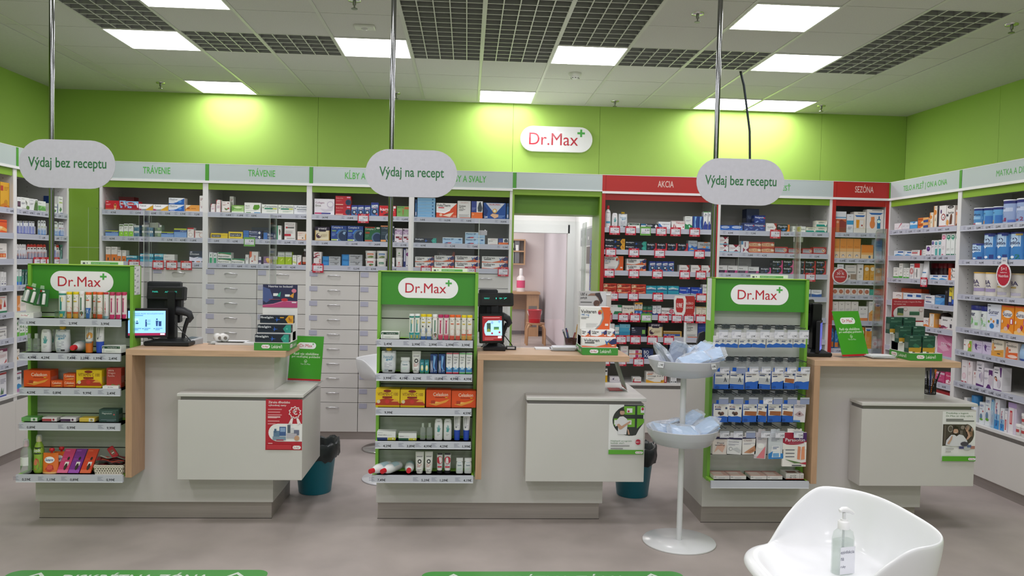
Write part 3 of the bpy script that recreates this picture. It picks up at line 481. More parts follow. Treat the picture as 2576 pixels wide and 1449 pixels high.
ibalgy|b|black gel carton with amber end|15202e|.09|B .02 .4 .55 .88 e9edf2 Ibalgin;P e2a52c .76 .5 .86 1 1 1 1 0 .84 0;P 2f6ad0 .44 .45 .5 .48 .5 .8 .53 .5 .62 .45 .53 .4 .5 .14 .49 .4;R .6 .66 .72 .8 d9a03a;T .86 .96 .2 .8 a04a20 9x;L .02 .5 .14 1 567
ibalr|b|black tablet carton with red curve|161e2c|.07|B .05 .75 .64 .9 e6e9ee Ibalgin;P c8323e .84 1 1 1 1 0 .6 0 .84 .3 .9 .6;P 3a74d0 .44 .42 .5 .45 .5 .66 .53 .46 .66 .42 .53 .38 .5 .2 .49 .38;L .06 .3 .3 3 7a8694;L .5 .85 .6 1 a33
ibalp|b|black tablet carton with pink curve|1a1e30|.07|B .05 .75 .64 .9 e6e9ee Ibalgin;P d84a8e .84 1 1 1 1 0 .6 0 .84 .3 .9 .6;P 3a74d0 .44 .42 .5 .45 .5 .66 .53 .46 .66 .42 .53 .38 .5 .2 .49 .38;L .06 .3 .3 3 7a8694
ibalgrey|b|grey faded tablet carton|8e9096|.07|B .1 .9 .6 .82 b9bcc2 Ibalgin;L .1 .7 .3 3 777
flect|b|pale blue plaster carton|a9cbe6|.08|P 2a3a7c .04 0 .3 0 .46 .2 .2 .2;P c03048 .22 0 .4 0 .46 .2 .3 .2;B .06 .55 .62 .84 2a4a6c Flector EP;R 0 .9 1 1 e6eef4;E .86 .7 .07 .1 2a5a94;L .64 .95 .2 2 4a7aa8
whor|b|white carton with orange strip|e4e2de|.07|T .3 .74 .74 .84 a55 neuro;B .1 .5 .5 .64 444 Dictan;L .1 .2 .4 1 666;R .2 0 1 .06 e0642c
volt|b|white and orange gel carton|ecebe9|.09|P e06a3c 0 .16 .4 .06 .66 .3 .8 .7 .95 1 1 1 1 0 0 0;P ecebe9 0 .3 .3 .14 .6 .3 .7 .6 0 .8;P 2a3468 .76 .5 .9 .95 1 .9 1 .4 .86 .3;B .05 .5 .58 .92 2c2c30 Voltaren;R .08 .42 .36 .52 333;C .42 .36 .08 e9e9e9;P 2f6ab0 .66 .82 .72 .6 .82 .9 .76 .5 .72 .2 .69 .5;C .76 .42 .1 e8a03a;E .9 .2 .05 .06 f6e0d0
voltdk|b|dark gel carton|4c443f|.08|B .1 .5 .55 .85 999 Voltaren;R .1 .3 .35 .45 777;P a0503a .7 .3 .9 .9 1 .9 1 0 .7 0
bottlewr|k|tall white bottle with red cap|e9ebec|.07|B .15 .8 .66 .71 345 Savo;L .2 .8 .56 3 68a;R .1 .2 .9 .29 4aa0c0;L .15 .85 .14 2 9ac;cap c8242e .16 .5
handlot|f|white hand-gel bottle|ebecee|.05|L .3 .7 .86 1 999;P 58a8a8 .3 .42 .42 .38 .62 .38 .78 .56 .7 .56 .66 .5 .64 .68 .58 .7 .56 .5 .5 .72 .44 .7 .46 .5 .36 .62 .3 .6 .38 .46;L .3 .7 .26 2 bbb
pouchy|p|silver refill pouch with yellow cap|d5dade|.07|L .2 .8 .84 1 567;B .12 .85 .6 .72 7aa0b8 hands;B .3 .75 .5 .6 3a90b8 gel;L .2 .75 .4 4 aab;R .5 .06 .8 .12 333;L .2 .5 .14 2 9ab;cap d9b020 .12 .4
isop|b|white and dark green dressing carton|e9ece6|.07|R .02 .62 .96 .96 274a38;T .3 .8 .68 .86 eee isoplast;C .9 .8 .12 5a7a62;E .1 .5 .03 .4 cfd4cc;L .2 .7 .3 2 9a9
procdark|b|black and white ointment carton|1e2630|.08|R 0 0 .28 1 e6e9ec;R 0 .66 .28 1 2a6a94;B .3 .68 .46 .92 e6e9ee Procto-;P eee .8 .5 .88 .9 .97 .5 .88 .1;L .34 .6 .24 1 567
bluewht|b|white carton with blue sweep|e8ebee|.08|P 3a7ac4 0 .76 .12 .7 .34 .3 .4 0 0 0;T .32 .9 .56 .72 567 magnesium;L .4 .8 .34 1 9ab;L .76 .9 .2 2 9ab
flebo|b|white carton with red figures|ece9e7|.08|B .34 .98 .66 .9 c05058 Flebocen;L .6 .96 .54 1 c88;P b02a3a .1 .1 .14 .5 .18 .7 .2 .5 .16 .1;P b02a3a .24 .1 .28 .6 .32 .3 .38 .12 .3 .1;C .9 .28 .08 c0303a;R 0 .94 1 1 d9c0c0
greenwht|b|white and green upright carton|e6eae6|.07|P 2a8a52 0 .44 .3 .36 .6 .42 1 .3 1 0 0 0;L .1 .7 .88 1 444;L .1 .8 .72 3 aab;P dff .5 .26 .6 .34 .7 .2 .6 .14
nosed|b|slim deep blue nasal carton|24448c|.06|P 5fa0dc .3 .98 .7 .98 .5 .6 .6 .1 .3 .1;P a9d0f0 .45 .95 .6 .95 .45 .6 .52 .2 .4 .3;L .2 .8 .1 2 9bd
wavebox|b|slim white carton with blue wave|e9ecef|.06|R 0 .96 1 1 5aa060;E .5 .86 .14 .03 456;L .15 .85 .8 2 889;P 2f3f90 0 0 1 0 1 .34 .8 .3 .6 .44 .4 .5 .2 .4 0 .2;P 5a70c0 .3 .3 .5 .42 .7 .36 .5 .28
bluegrey|b|silver and blue capsule carton|a9b4be|.07|P 2f6ab8 0 .5 .4 .56 .7 .4 1 .5 1 0 0 0;B .12 .95 .7 .82 456 Magne B6;C .2 .48 .13 9fc6ec;P e6b84c .1 .16 .4 .3 .7 .16;L .1 .9 .06 2 8bd
anacin|b|silver and navy magnesium carton|b0b4b8|.07|R 0 0 1 .3 2a3f80;P 5a78b0 0 .3 .5 .42 1 .3;B .2 1 .6 .84 3a4450 MAGNERA;E .54 .46 .14 .1 e09050;E .78 .46 .14 .1 5aa0d8;R .5 .92 .78 1 e0804a;L .1 .6 .12 2 9ae
voltpatch|b|large white and orange patch carton|ecebe9|.1|P e2602a .7 1 1 1 1 0 .55 0 .7 .2 .8 .5 .78 .75;P 9a9a9a .68 1 .7 1 .78 .75 .8 .5 .7 .2 .55 0 .5 0 .66 .22 .74 .5 .72 .75;B .02 .54 .72 .88 333 Voltaren;T .03 .3 .58 .7 3a78b8 140 mg;L .03 .3 .52 2 777;C .67 .78 .1 d98a2c;C .65 .74 .07 b0304a;L .2 .6 .24 4 ccc;R .84 .16 .95 .26 f0e0d6
valet|b|white carton with red chevron|e6e4e0|.07|P a8302e .7 1 1 1 1 0 .7 0 .95 .5;B .1 .7 .46 .6 666 VALETOL;L .1 .4 .34 2 bbb;C .12 .86 .03 444
ferv|b|red and cream iron carton|d0442c|.08|P e6c098 0 .9 .35 .8 .3 .3 0 .1;P f0a070 .2 .2 .6 .1 .9 .3 .5 .3;P b82a1c .5 .95 1 .8 1 .4 .6 .6;B .28 .8 .4 .78 4a2018 Fervital;P e88a6a .62 .3 .9 .5 .96 .3 .7 .14;P 8a2a1c .04 .8 .14 .7 .06 .5
imodb|b|turquoise banner carton|2aa0b8|.08|P e9f2f4 .06 .72 .5 .8 .94 .68 .9 .58 .1 .56;P 1a6a9a .02 .54 .5 .6 1 .5 .96 .4 .04 .42;B .14 .86 .58 .72 2a6a9a imodium;P 6fd0dc .2 .8 .4 .95 .6 .82;R 0 0 1 .24 1f8fa6
canes|b|blue cream carton with green foot|2448b0|.08|B .06 .6 .54 .74 e6ecf6 Canesten;P 2a7a50 0 .1 .5 .04 1 .12 1 0 0 0;P eef .0 .2 .4 .1 1 .18 1 .12 .5 .05 0 .1;P e6ecf2 .72 .9 .96 .98 .9 .8;P 5a90d8 .62 .6 .8 .7 .7 .2
whd|b|white Dr carton|e6e6e4|.07|B .2 .9 .66 .84 445 Diosm;L .2 .8 .4 3 aaa
greenwh|b|white carton with green ends|e8ece8|.07|P 2a8050 .66 1 1 1 1 .76 .7 .76;P 2a8050 .45 .34 1 .34 1 0 .35 0;L .06 .3 .84 1 444;L .4 .7 .84 1 aaa;C .86 .16 .05 bdc
streps|b|cream lozenge carton|ebe8dc|.07|B .08 .92 .56 .84 3a3a40 Strepsils;L .08 .4 .44 2 cba;P e6b85a .6 .1 .7 .3 .86 .36 .9 .1;P 444 .76 .1 .8 .3 .9 .24 .9 .1
oranwh|b|orange and blue upright carton|e4dfd6|.06|R 0 .86 1 1 e09a2c;R 0 .36 1 .48 e0a050;R 0 0 1 .36 2f6ab8;E .5 .8 .3 .04 333;L .2 .8 .66 2 99a;P 8fb8e8 .2 .1 .5 .3 .8 .2 .5 .06
redgreen|b|small green and red carton|2f6a54|.05|R 0 .36 1 .5 c02a34;L .1 .9 .8 2 9fc0b0;P c02a34 .2 .1 .7 .3 .9 .2;R 0 .94 1 1 1f4a3c;R .6 0 1 .34 3a3a80
whblue|b|small white and navy carton|e4e6ea|.05|R 0 0 1 .22 2c3a80;E .5 .3 .46 .16 e4e6ea;L .15 .85 .74 3 778;R .2 .38 .36 .44 333;R 0 .93 1 1 c9ccd2
bioneg|b|white and black carton with rose circle|ece9e8|.07|P 2c2430 .5 .95 .9 1 1 .94 1 .86 .8 .9;P 2c2430 0 .06 .5 .2 1 .06 1 0 0 0;B .04 .58 .5 .68 333 BiOmegp;C .78 .54 .32 c2546a;C .78 .54 .22 d88a98;T .2 .4 .34 .44 555 tabl
dropper|b|white carton with red dropper|ebe9e6|.06|R .38 .2 .66 .5 b03a40;R .46 .5 .56 .7 444;L .2 .5 .86 1 999
beige|b|cream drops carton|e9e2d0|.06|R 0 .92 1 1 c8a050;B .15 .85 .72 .82 b08a3a Rhino;P a08050 .3 .24 .6 .3 .7 .46 .6 .2;L .2 .6 .12 1 bba
tealbox|b|white and teal carton|dfeef0|.07|R 0 .86 1 1 48a8b8;R 0 0 1 .24 3aa0b0;B .3 .9 .4 .54 333 K PI
bluegrad|b|sea-blue gradient carton|2f90b8|.09|R 0 .7 1 1 78c0d8;R 0 .4 1 .7 48a8cc;P e0784a .5 0 .7 .1 1 .14 1 0;C .68 .84 .03 345;P e09a80 .9 .6 1 .7 1 .5
darknavy|b|dark navy supplement carton|22263c|.09|B .05 .3 .62 .74 dde Inolax;R .04 .82 .2 .92 c9ccd4;L .05 .4 .5 2 7a80a0;R .74 .3 .96 .72 7ab84a;T .78 .92 .56 .64 dfd 1x;L .78 .92 .4 1 cec
goldblue|b|long gold and blue toothpaste carton|a87e34|.07|R 0 .2 1 .52 3058a8;B .04 .64 .26 .46 e6e0d0 dr. theiss;R 0 .9 1 1 e8d9b0;R .92 0 1 1 c9a050;R 0 0 1 .16 d9d0b8
blueb|b|plain royal blue carton|2c4494|.08|L .1 .8 .7 2 5a74c0
redtxt|b|white carton with red script|e6e6e2|.07|T .3 .8 .78 .9 c05060 vity;L .2 .9 .6 3 c9b;R .1 .1 .3 .2 ccc
biow|b|white orange and pink carton|ebe6e2|.07|R 0 0 1 .16 e0642c;R .5 .3 .74 .96 c0407a;L .06 .3 .74 2 777;L .06 .3 .4 1 777;B .8 .94 .4 .84 445 2;R .5 .16 1 .3 e08a4a
bluebo|b|navy supplement carton|26386a|.08|B .14 .6 .5 .84 e6e9f0 BO;B .14 .66 .14 .46 e6e9f0 XX;R 0 .92 1 1 1a2848
yellowthin|b|narrow white and yellow carton|e6e6e2|.06|R 0 0 1 .5 dcae20;R .3 .76 .9 .88 444
whpurple|b|white carton with violet plant|e6e2e6|.07|P 5a4a70 .2 .6 .36 .9 .3 .5 .4 .7 .3 .4;B .08 .66 .32 .48 5a5064 Menoplus;R 0 0 1 .1 b9b4bc;C .84 .3 .12 7a5a7a;L .1 .4 .76 1 99a
redswirl|b|white carton with red swirl|ebe8e6|.07|P b02a3a 0 .2 .1 .6 .3 .9 .16 .5 .2 .2 1 .2 1 0 0 0;L .3 .9 .7 1 a88;L .4 .9 .5 2 c77;P 7aa04a 0 .5 .06 .8 .12 .6
walmark|b|white and gold omega carton|ebe9e2|.08|P e0a42c 0 .3 .4 .08 .7 .08 .9 .36 .9 0 0 0;R .87 0 1 1 9a2430;T .9 .97 .1 .9 e0c0c0 i;B .08 .36 .82 .94 a02a3a WALMARK;R .05 .74 .3 .79 e08030;T .08 .82 .54 .68 3a3a40 Omega 3-6-9;L .08 .4 .4 3 bbb;C .76 .16 .1 c08a1c
whiteb|b|white carton with symbols|e2e3e6|.07|L .1 .9 .84 2 99a;R .05 .08 .25 .2 333;R .38 .06 .6 .22 333;R .42 .1 .56 .18 e2e3e6;R .7 .08 .95 .2 333;L .2 .8 .6 4 ccc
bluecan|b|low blue throat-pastille carton|2b5cb0|.09|E .5 .62 .4 .24 b9c8e0;B .26 .76 .5 .72 3a4a90 TANTUM;P 4a90e0 0 .3 .5 .1 1 .3 1 .14 0 .14;R 0 .92 1 1 1f4488
nalg|b|navy pain tablet carton|233a80|.08|B .06 .86 .58 .84 dfe4f0 Nalgesin;R .86 .58 .98 .74 c8303a;P 8fa8d8 .06 .1 .3 .3 .4 .2 .2 .06;P 5a78c0 .4 .5 .8 .4 .96 .5 .7 .24;R 0 .92 1 1 1a2c68
nalgback|b|dark blue carton on side|2a3654|.12|B .1 .8 .5 .72 6a7898 Nalgesin;L .1 .7 .3 2 5a6a90
migr|b|black migraine carton with orange end|1c242c|.07|P e8862c .84 1 1 1 1 0 .74 0 .86 .4;B .04 .78 .56 .9 dfe4ea Migralgin;P 3a78b8 .3 .3 .6 .5 .7 .3 .5 .1;C .12 .14 .05 ccd
acyl|b|white carton with yellow sun disc|e9ebe4|.06|C .5 .5 .46 c9d024;B .06 .94 .36 .6 3a5a3a ACYLPYRIN;R 0 .9 1 1 dfe2da
aspir|b|white and green effervescent carton|e4e4d6|.08|R 0 0 1 .38 1f9080;P e4e4d6 .74 .38 .96 .4 .9 .08 .8 .2;B .18 .86 .56 .82 5a6a50 ASPIRIN C;R 0 .9 1 1 d8d0b0
atar|b|white carton with maroon triangles|e6e4e4|.08|P 8c1c34 .36 1 .9 1 .62 .62;P 8c1c34 .42 .14 .86 .14 .64 .36;B .05 .55 .5 .62 a0405a ATARALGIN;L .05 .4 .34 1 777;R 0 0 1 .1 5fb0d0;P 8c1c34 .8 .85 .98 .9 .98 .76
atarv|b|upright white carton with maroon triangles|e6e4e4|.06|R 0 .7 .25 1 3a86b8;P 8c1c34 .25 .44 .25 .04 .58 .24;P 8c1c34 1 .44 1 .04 .64 .24;T .46 .6 .5 .94 8a6070 I;R 0 0 .22 .3 dde
mig|b|orange pain tablet carton|cf7a44|.07|P c03a24 0 1 1 1 1 .7 .5 .86 0 .74;P e6b88a 0 .7 .5 .82 1 .66 1 .3 .5 .2 0 .3;B .08 .76 .34 .66 8a3a20 MIG ACID;P f6ecd8 .7 .5 .8 .6 .82 .92 .86 .6 .96 .5 .86 .44 .82 .2 .8 .44;B .8 .95 .3 .6 f0e6d8 LC;R 0 0 1 .16 d05a34
nuro|b|red and silver target carton|b02c38|.07|P a9adb2 .04 .8 .8 .82 .92 .5 .8 .16 .04 .2;B .1 .66 .54 .76 8a2c38 NUROFEN;L .1 .4 .36 2 3a6a7a;C .78 .5 .28 c9c4be;C .78 .5 .2 b03a3a;C .78 .5 .12 e6d9a0
moxw|b|white and purple tablet carton|e0e0de|.08|R 0 0 1 .36 34203c;P c04a86 .7 0 .95 0 1 .36 .74 .36;B .1 .48 .6 .74 3a3a3a Naxan;L .1 .8 .5 1 bbb;T .2 .6 .1 .24 8a708c naxan;R 0 .93 1 1 ccc
moxdk|b|shaded grey tablet carton|8c8c8a|.08|R 0 0 1 .3 2c1c2c;L .15 .7 .6 1 555;R .7 .05 .9 .26 8a3a5c
whbl|b|white and blue travel carton|e6eaee|.07|P 2f5ca8 0 .46 .5 .36 1 .44 1 0 0 0;B .14 .84 .62 .76 334 Travel-gum;L .1 .6 .86 1 aab
sprayset|b|clear sunscreen set carton|c8673a|.09|R 0 .64 1 1 dfe2e6;R 0 .7 1 .74 3a8ab8;P 8a3c30 .42 .58 .6 .62 .98 .5 .98 .04 .42 .04;P d97a48 .1 .04 .36 .04 .36 .5 .24 .6 .1 .5;C .24 .5 .06 e8b090
whbluesun|b|white face-cream carton|e2e6ea|.06|R 0 .44 1 .66 3a9ac8;P 445 .3 .9 .5 .86 .7 .9 .5 .88;L .2 .8 .3 3 99a
sunone|b|sun lotion duo carton|ebe6dc|.08|P 2f6ab0 .06 .84 .94 .84 .8 .76 .2 .76;R .14 .2 .92 .66 e6d9c4;P e2981c .22 .24 .42 .24 .46 .62 .18 .62;P e6e6e2 .54 .24 .74 .24 .82 .6 .5 .6;C .68 .36 .04 a03a2c;L .3 .8 .92 1 777
suntwo|b|tall sun spray duo carton|ece9e4|.08|P 2f6ab0 .1 .86 .98 .86 .8 .78 .26 .78;L .3 .9 .95 1 777;E .34 .38 .16 .18 e08a4a;R .24 .52 .46 .66 e08a4a;P e08a4a .2 .68 .46 .7 .4 .6;R .62 .2 .82 .6 1f7aa8;R .7 .6 .76 .72 1f6a98;C .72 .5 .07 dfe
orgrad|b|tall orange to white carton|eecfa8|.06|R 0 .5 1 1 e8923c;R 0 .34 1 .5 ecb070;T .2 .8 .56 .62 c05a2c Sun;E .5 .14 .18 .06 4a6aa0;E .5 .12 .12 .05 f0e0cc
orangeb|b|short orange to white carton|f0d0a4|.07|R 0 .45 1 1 e8862c;R 0 .3 1 .45 ecaa60;R 0 .94 1 1 d87420;E .7 .14 .1 .1 4a6a90
bluegradb|b|tall blue to white carton|c4d4e6|.06|R 0 .6 1 1 3f78c0;R 0 .4 1 .6 7aa4d4;L .3 .7 .72 1 bcd;R 0 .95 1 1 2a5aa0
wd|b|white cosmetics carton with brown dots|e6dfd8|.07|R .1 .5 .9 .56 999;C .3 .25 .1 7a5a4c;C .65 .25 .12 6a4a40;L .2 .8 .84 1 99a;R .5 .06 1 .4 a08878
wd2|b|slim white cosmetics carton|e9e4e0|.06|E .6 .7 .2 .06 888;E .4 .5 .1 .04 777;L .3 .8 .3 4 bba;R 0 0 .1 1 c9bab0
oran|b|amber sun-care carton|d99a34|.06|C .5 .74 .13 f0e2c8;L .2 .8 .5 3 e8c078;L .3 .7 .2 2 b87820
dotbox|b|white soap carton with rust dot|ebe0d8|.06|C .5 .5 .32 b0503c;C .5 .5 .24 c8745c;R 0 .94 1 1 f0e9e4
teal|b|small teal carton|30a08e|.06|L .2 .7 .6 2 7fd0c4
orred|b|orange red carton|e05a2c|.07|L .15 .8 .75 3 f0a080;T .3 .8 .2 .34 f0c0a8 sun
wor|b|white carton with orange foot|eae4de|.06|R 0 0 1 .36 e2884c;C .5 .36 .16 eae4de;P 444 .3 .88 .5 .82 .7 .88 .5 .85;L .2 .8 .6 2 bbb
wor2|b|low white cream carton|e9e6e2|.07|P 555 .2 .84 .3 .78 .4 .84;P 555 .6 .84 .7 .78 .8 .84;R 0 0 1 .2 e2884c;L .2 .8 .5 2 bbb
suntube|b|white and amber tube carton|e9e6e2|.05|P e0a050 0 .4 .6 .56 1 .5 1 0 0 0;L .2 .7 .86 2 99a;R .4 .3 .7 .34 c9802c
suntube2|b|amber tube carton with blue cap print|dd9534|.05|R 0 .84 1 1 e2e6ec;P 3f6ab0 .1 .92 .9 .92 .7 .84 .3 .84;L .3 .7 .5 3 e8c070
bluebot|f|blue sun-care bottle|2a78b8|.05|C .5 .66 .16 bfe0f0;R .05 .06 .95 .32 d9803a;L .2 .8 .46 2 9cf
wbot|f|white spray bottle|e6e8ea|.05|C .55 .4 .14 c85a4a;L .2 .8 .64 2 889;R 0 .9 1 1 c8ccd0
pinkw|b|white carton with pink edge|ece6e8|.06|P c04a6a .4 0 1 .9 1 1 .9 1;L .1 .5 .3 2 b99;R 0 .0 .3 .06 c03a6a
pinks|b|small pale grey carton|dedde2|.06|L .2 .8 .6 3 aab;R 0 0 1 .1 c9b
bluebox|b|sky blue tissue carton|4a9fd8|.07|P dfeaf2 0 .9 .4 .84 .7 1 1 .9 1 .56 0 .56;P 3a80c0 .4 .84 .7 1 .8 .9 .5 .7;L .2 .8 .24 1 9cf
zov|x|white hanging insert|e6e8ea|.012|E .5 .84 .2 .04 444;B .1 .9 .56 .7 3a5a8c Zovirax;L .2 .8 .4 3 9ab
sens|b|orange and blue tablet carton|e6742c|.07|R .5 0 1 1 ecb06a;P f0d9a0 .3 .2 .6 .5 .6 0 .3 0;B .04 .46 .6 .86 5a3020 Sensil;P 2a4a98 .54 .1 .98 .1 .98 .6 .54 .5;L .6 .9 .3 1 8ab
herbs|b|slim herb drops carton|e8ddc8|.05|C .4 .7 .12 e0903a;P 6a8a4a .4 .3 .6 .5 .6 .3;R 0 0 .2 1 e0924a;L .3 .8 .9 1 99a
plum|b|white carton with plum drop|e9e6e4|.06|E .3 .72 .1 .1 5a3a70;C .62 .46 .16 a03a3a;C .62 .46 .11 e9e6e4;P 444 .56 .4 .7 .5 .7 .4;R 0 0 1 .06 c0503a;R 0 0 .04 1 333
blackthin|b|slim black carton|23232a|.06|L .2 .8 .9 2 888
horse|b|white horse-balm carton|e6e2de|.07|E .5 .94 .4 .08 2a2024;T .3 .7 .9 .97 ddd herbal;B .2 .9 .62 .74 444 horse;P 6a3e2a .4 .3 .5 .56 .66 .62 .74 .5 .7 .12 .4 .1;E .16 .2 .16 .14 e0a050;R 0 .5 .24 .6 334;R 0 0 1 .04 b0302c
orangeman|b|orange and white balm carton|e6703a|.07|R 0 .86 1 1 e6e0dc;C .6 .4 .3 e0b090;P 5a3020 0 0 .4 .2 .6 0;L .1 .9 .8 2 f0c0a0
redwhb|b|white carton with red side|e9e6e4|.07|R .82 0 1 1 b02a34;R .04 .4 .6 .6 b8323a;B .06 .66 .74 .9 444 Acnemin;L .1 .7 .2 2 bbb
purpl|b|white carton with violet emblem|e9e6ec|.06|E .46 .66 .34 .24 4c2a72;E .46 .7 .22 .1 8a5ab0;R .04 .02 .4 .08 444;R .5 .02 .9 .08 444
purpl2|b|tall white carton with violet emblem|e9e6ec|.06|E .46 .82 .4 .12 4a3a8c;E .46 .84 .28 .05 8a80c0;L .1 .8 .6 2 99a;R .04 .02 .4 .06 444;R .5 .02 .9 .06 444
tealw|b|tall white carton with teal emblem|e6ebec|.06|E .5 .8 .36 .12 2f8a98;E .5 .82 .24 .05 8ac8d0;R .3 0 .9 .44 4aa8a4;L .2 .8 .6 2 99a
pinkc|b|tall white carton with pink emblem|ece8ea|.06|E .5 .83 .44 .1 e0709a;E .46 .84 .3 .04 f0c0d0;R .1 .02 .5 .07 c8708a;L .2 .8 .4 3 ccc
grnc|b|tall white carton with green emblem|e6ebe8|.06|E .5 .83 .44 .1 1f8a68;E .46 .85 .3 .03 cfe6da;P 7fc0a8 .2 .76 .8 .76 .6 .68;R .1 .02 .5 .07 1f7a5c;R .6 .02 .95 .07 1f7a5c;L .2 .8 .3 2 ccc
gbx|b|white carton with green foot|e8eae4|.06|R 0 0 1 .14 4aa83a;L .2 .8 .86 1 444;L .2 .8 .7 3 aaa;E .6 .36 .14 .04 998
cross|b|white carton with red cross|ebe8e6|.06|C .46 .5 .22 c98a8a;R .36 .47 .58 .53 fff;R .43 .42 .51 .6 fff;R .1 .84 .9 .88 4a4a80;L .2 .8 .2 3 aab
redcap|b|white carton with red top|e9e7e4|.06|R 0 .72 1 1 c0242c;T .4 .56 .1 .66 777 I;L .1 .4 .4 4 bbb
wtube|u|tall white cream tube|e9eaec|.05|P 456 .3 .56 .6 .66 .7 .7 .4 .58;R .1 .34 .9 .4 4a80b0;L .2 .8 .24 3 aab;cap e4e6e8 .08 .7
whbluep|b|low white and blue carton|e2e8ee|.08|P 4a9ad0 .1 .2 .4 .36 .95 .14 .95 0 .1 0;R .4 .6 .96 .86 2f5ca0;L .06 .3 .76 1 445;C .8 .2 .06 fff
fenist|b|white carton with orange flap|ebe8e4|.07|P e6622c 0 1 .34 1 .3 .4 .4 0 0 0;P 444 .34 1 .5 .9 .52 .6 .4 .2 .36 .2 .46 .6;B .56 .98 .46 .64 555 Fenistil
redjar|k|dark jar with red lid|4a2c30|.08|R .1 .1 .9 .6 5c3c40;L .2 .8 .5 2 8a6a6a;cap 8a1c24 .3 .96
lac|b|white lactacyd carton|e4e6ea|.07|B .06 .5 .7 .9 b03a4a Lac;R .1 .36 .7 .56 2a3a70;L .2 .8 .2 1 9ac
eller|b|blue and navy test carton|5a9fd8|.07|R 0 .72 1 1 22304a;B .06 .7 .76 .94 e6e9ee Eller;P 3f80c0 .5 0 1 .5 1 0;L .1 .6 .5 2 bdf
brush|b|yellow and black toothbrush pack|2a3a70|.05|R .1 .5 .6 .95 e6cf2c;B .2 .5 .7 .85 333 N;R .66 .3 .84 1 f0e060;R .1 .2 .5 .46 dcd6c4;R .64 .1 .9 .34 3a6ad0
orb|b|white and orange mask carton|eae4e0|.07|P e0803c 0 .2 .5 .3 1 .1 1 0 0 0;E .6 .6 .25 .12 7a3040;E .6 .58 .22 .08 eae4e0;R .94 0 1 1 e0803c
whorn|b|upright carton in orange frame|e6a24a|.06|R .1 .04 .88 .96 ece6de;E .5 .5 .24 .4 c9b0a0;E .5 .5 .2 .34 ece6de;L .3 .7 .9 1 777
darkbot|k|dark syrup bottle with white cap|2a1c18|.07|R .05 .1 .95 .5 e0d6d0;R .05 .06 .95 .2 c0502c;L .2 .8 .4 3 777;cap d9dadc .14 .5
boxmar|b|white carton with maroon corner|e6e4e2|.08|P 7a2a4a 0 0 .5 .16 .2 .3 0 .26;P c06a8a .1 .1 .6 .22 .4 .06;B .14 .5 .7 .84 444 biotus;C .8 .82 .05 445;R .7 .16 .84 .46 4a4450;R 0 0 1 .04 caa
pinkb|b|large rose pink carton|d98aae|.09|P c0648c .3 .9 1 1 1 .6 .6 .7;P e6b0c8 0 .4 .5 .5 .8 .3 .4 .2;B .24 .9 .46 .62 eedde6 IDEALON;L .1 .4 .1 1 c0305a;P b85a80 .5 .56 .8 .4 .9 .5
pinkbox|b|raspberry multivitamin carton|c84a7c|.07|R 0 .8 1 1 d8b9c8;B .12 .6 .56 .74 f0c0d8 Femi;L .1 .8 .3 2 e89abc;R .1 .04 .8 .1 8a1c4a
pink2|b|raspberry carton with flower|cc4070|.06|B .14 .9 .62 .8 f6d0e0 Gyno;P f0e0e4 .1 .3 .5 .4 .9 .2 .9 .04 .1 .04;C .6 .2 .1 c07080
redlow|b|flat red carton|b8242c|.1|L .2 .7 .5 2 e09090
can_s|n|small blue formula can|5a9bd4|.09|B .08 .9 .56 .68 2a2f5c utrilon;R 0 .34 1 .5 8fc0e6;P eef .2 .56 .6 .56 .4 .46;R .04 .04 .6 .12 b05a6a;R .6 .04 .98 .16 e6eef4;cap e8ecf0 .05 1;band 27307c .84 .96
can_1|n|small formula can numbered one|6aaee0|.09|R .5 .05 1 .5 3a78c0;B .3 .44 .06 .24 e6904a 1;R 0 .06 .26 .14 e0a04a;T .05 .5 .62 .7 345 ilon;cap e8ecf0 .05 1;band 27307c .82 .95
can_2|n|small formula can numbered two|6aaee0|.09|R .6 .05 1 .5 3a78c0;B .3 .5 .06 .24 e6904a 2;R 0 .06 .26 .14 e0a04a;T .05 .5 .62 .7 345 ilon;cap e8ecf0 .05 1;band 27307c .82 .95
can_w|n|tall formula can with maroon one|a4b8e0|.1|R 0 .5 1 .66 c4d0ea;T .06 .5 .6 .7 3a4680 utrilon;B .42 .58 .08 .24 8a2c5a 1;R .02 .08 .34 .16 8a3a5c;P e6ecf4 .1 .5 .4 .5 .24 .4;R .68 .04 .98 .14 5a78c8;L .05 .4 .3 1 a67;cap e6e8ee .05 1;band 2a2f7c .83 .96
can_w2|n|tall formula can with maroon two|a4b8e0|.1|R 0 .5 1 .66 c4d0ea;T .06 .6 .6 .7 3a4680 utrilon;B .6 .8 .08 .24 8a2c5a 2;R .02 .08 .5 .16 8a3a5c;P e6ecf4 .1 .5 .4 .5 .24 .4;L .05 .5 .36 1 a67;cap e6e8ee .05 1;band 2a2f7c .83 .96
can_t1|n|tall blue formula box numbered one|4a90d4|.1|R 0 .48 1 .95 b9d4ee;E .44 .72 .3 .1 2a2f5c;E .44 .71 .26 .08 b9d4ee;P 2a2f5c .36 .74 .5 .8 .54 .74;B .06 .86 .56 .68 2c3260 utrilon;P f4f7fa .2 .54 .6 .54 .4 .42;B .74 .94 .04 .2 2a3a80 1;R 0 .04 .4 .1 2a4a94;E .52 .1 .14 .05 e6eef6;R .66 .88 .96 .94 2a3f90;cap 27307c .06 1
can_t2|n|tall blue formula box numbered two|4a90d4|.1|R 0 .48 1 .95 b9d4ee;E .44 .72 .3 .1 2a2f5c;E .44 .71 .26 .08 b9d4ee;P 2a2f5c .36 .74 .5 .8 .54 .74;B .06 .86 .56 .68 2c3260 utrilon;P f4f7fa .2 .54 .6 .54 .4 .42;B .64 .9 .04 .2 1f7a68 2;R 0 .04 .36 .1 2a8a6a;E .46 .1 .14 .05 e6eef6;R .66 .88 .96 .94 c9a84a;cap 27307c .06 1
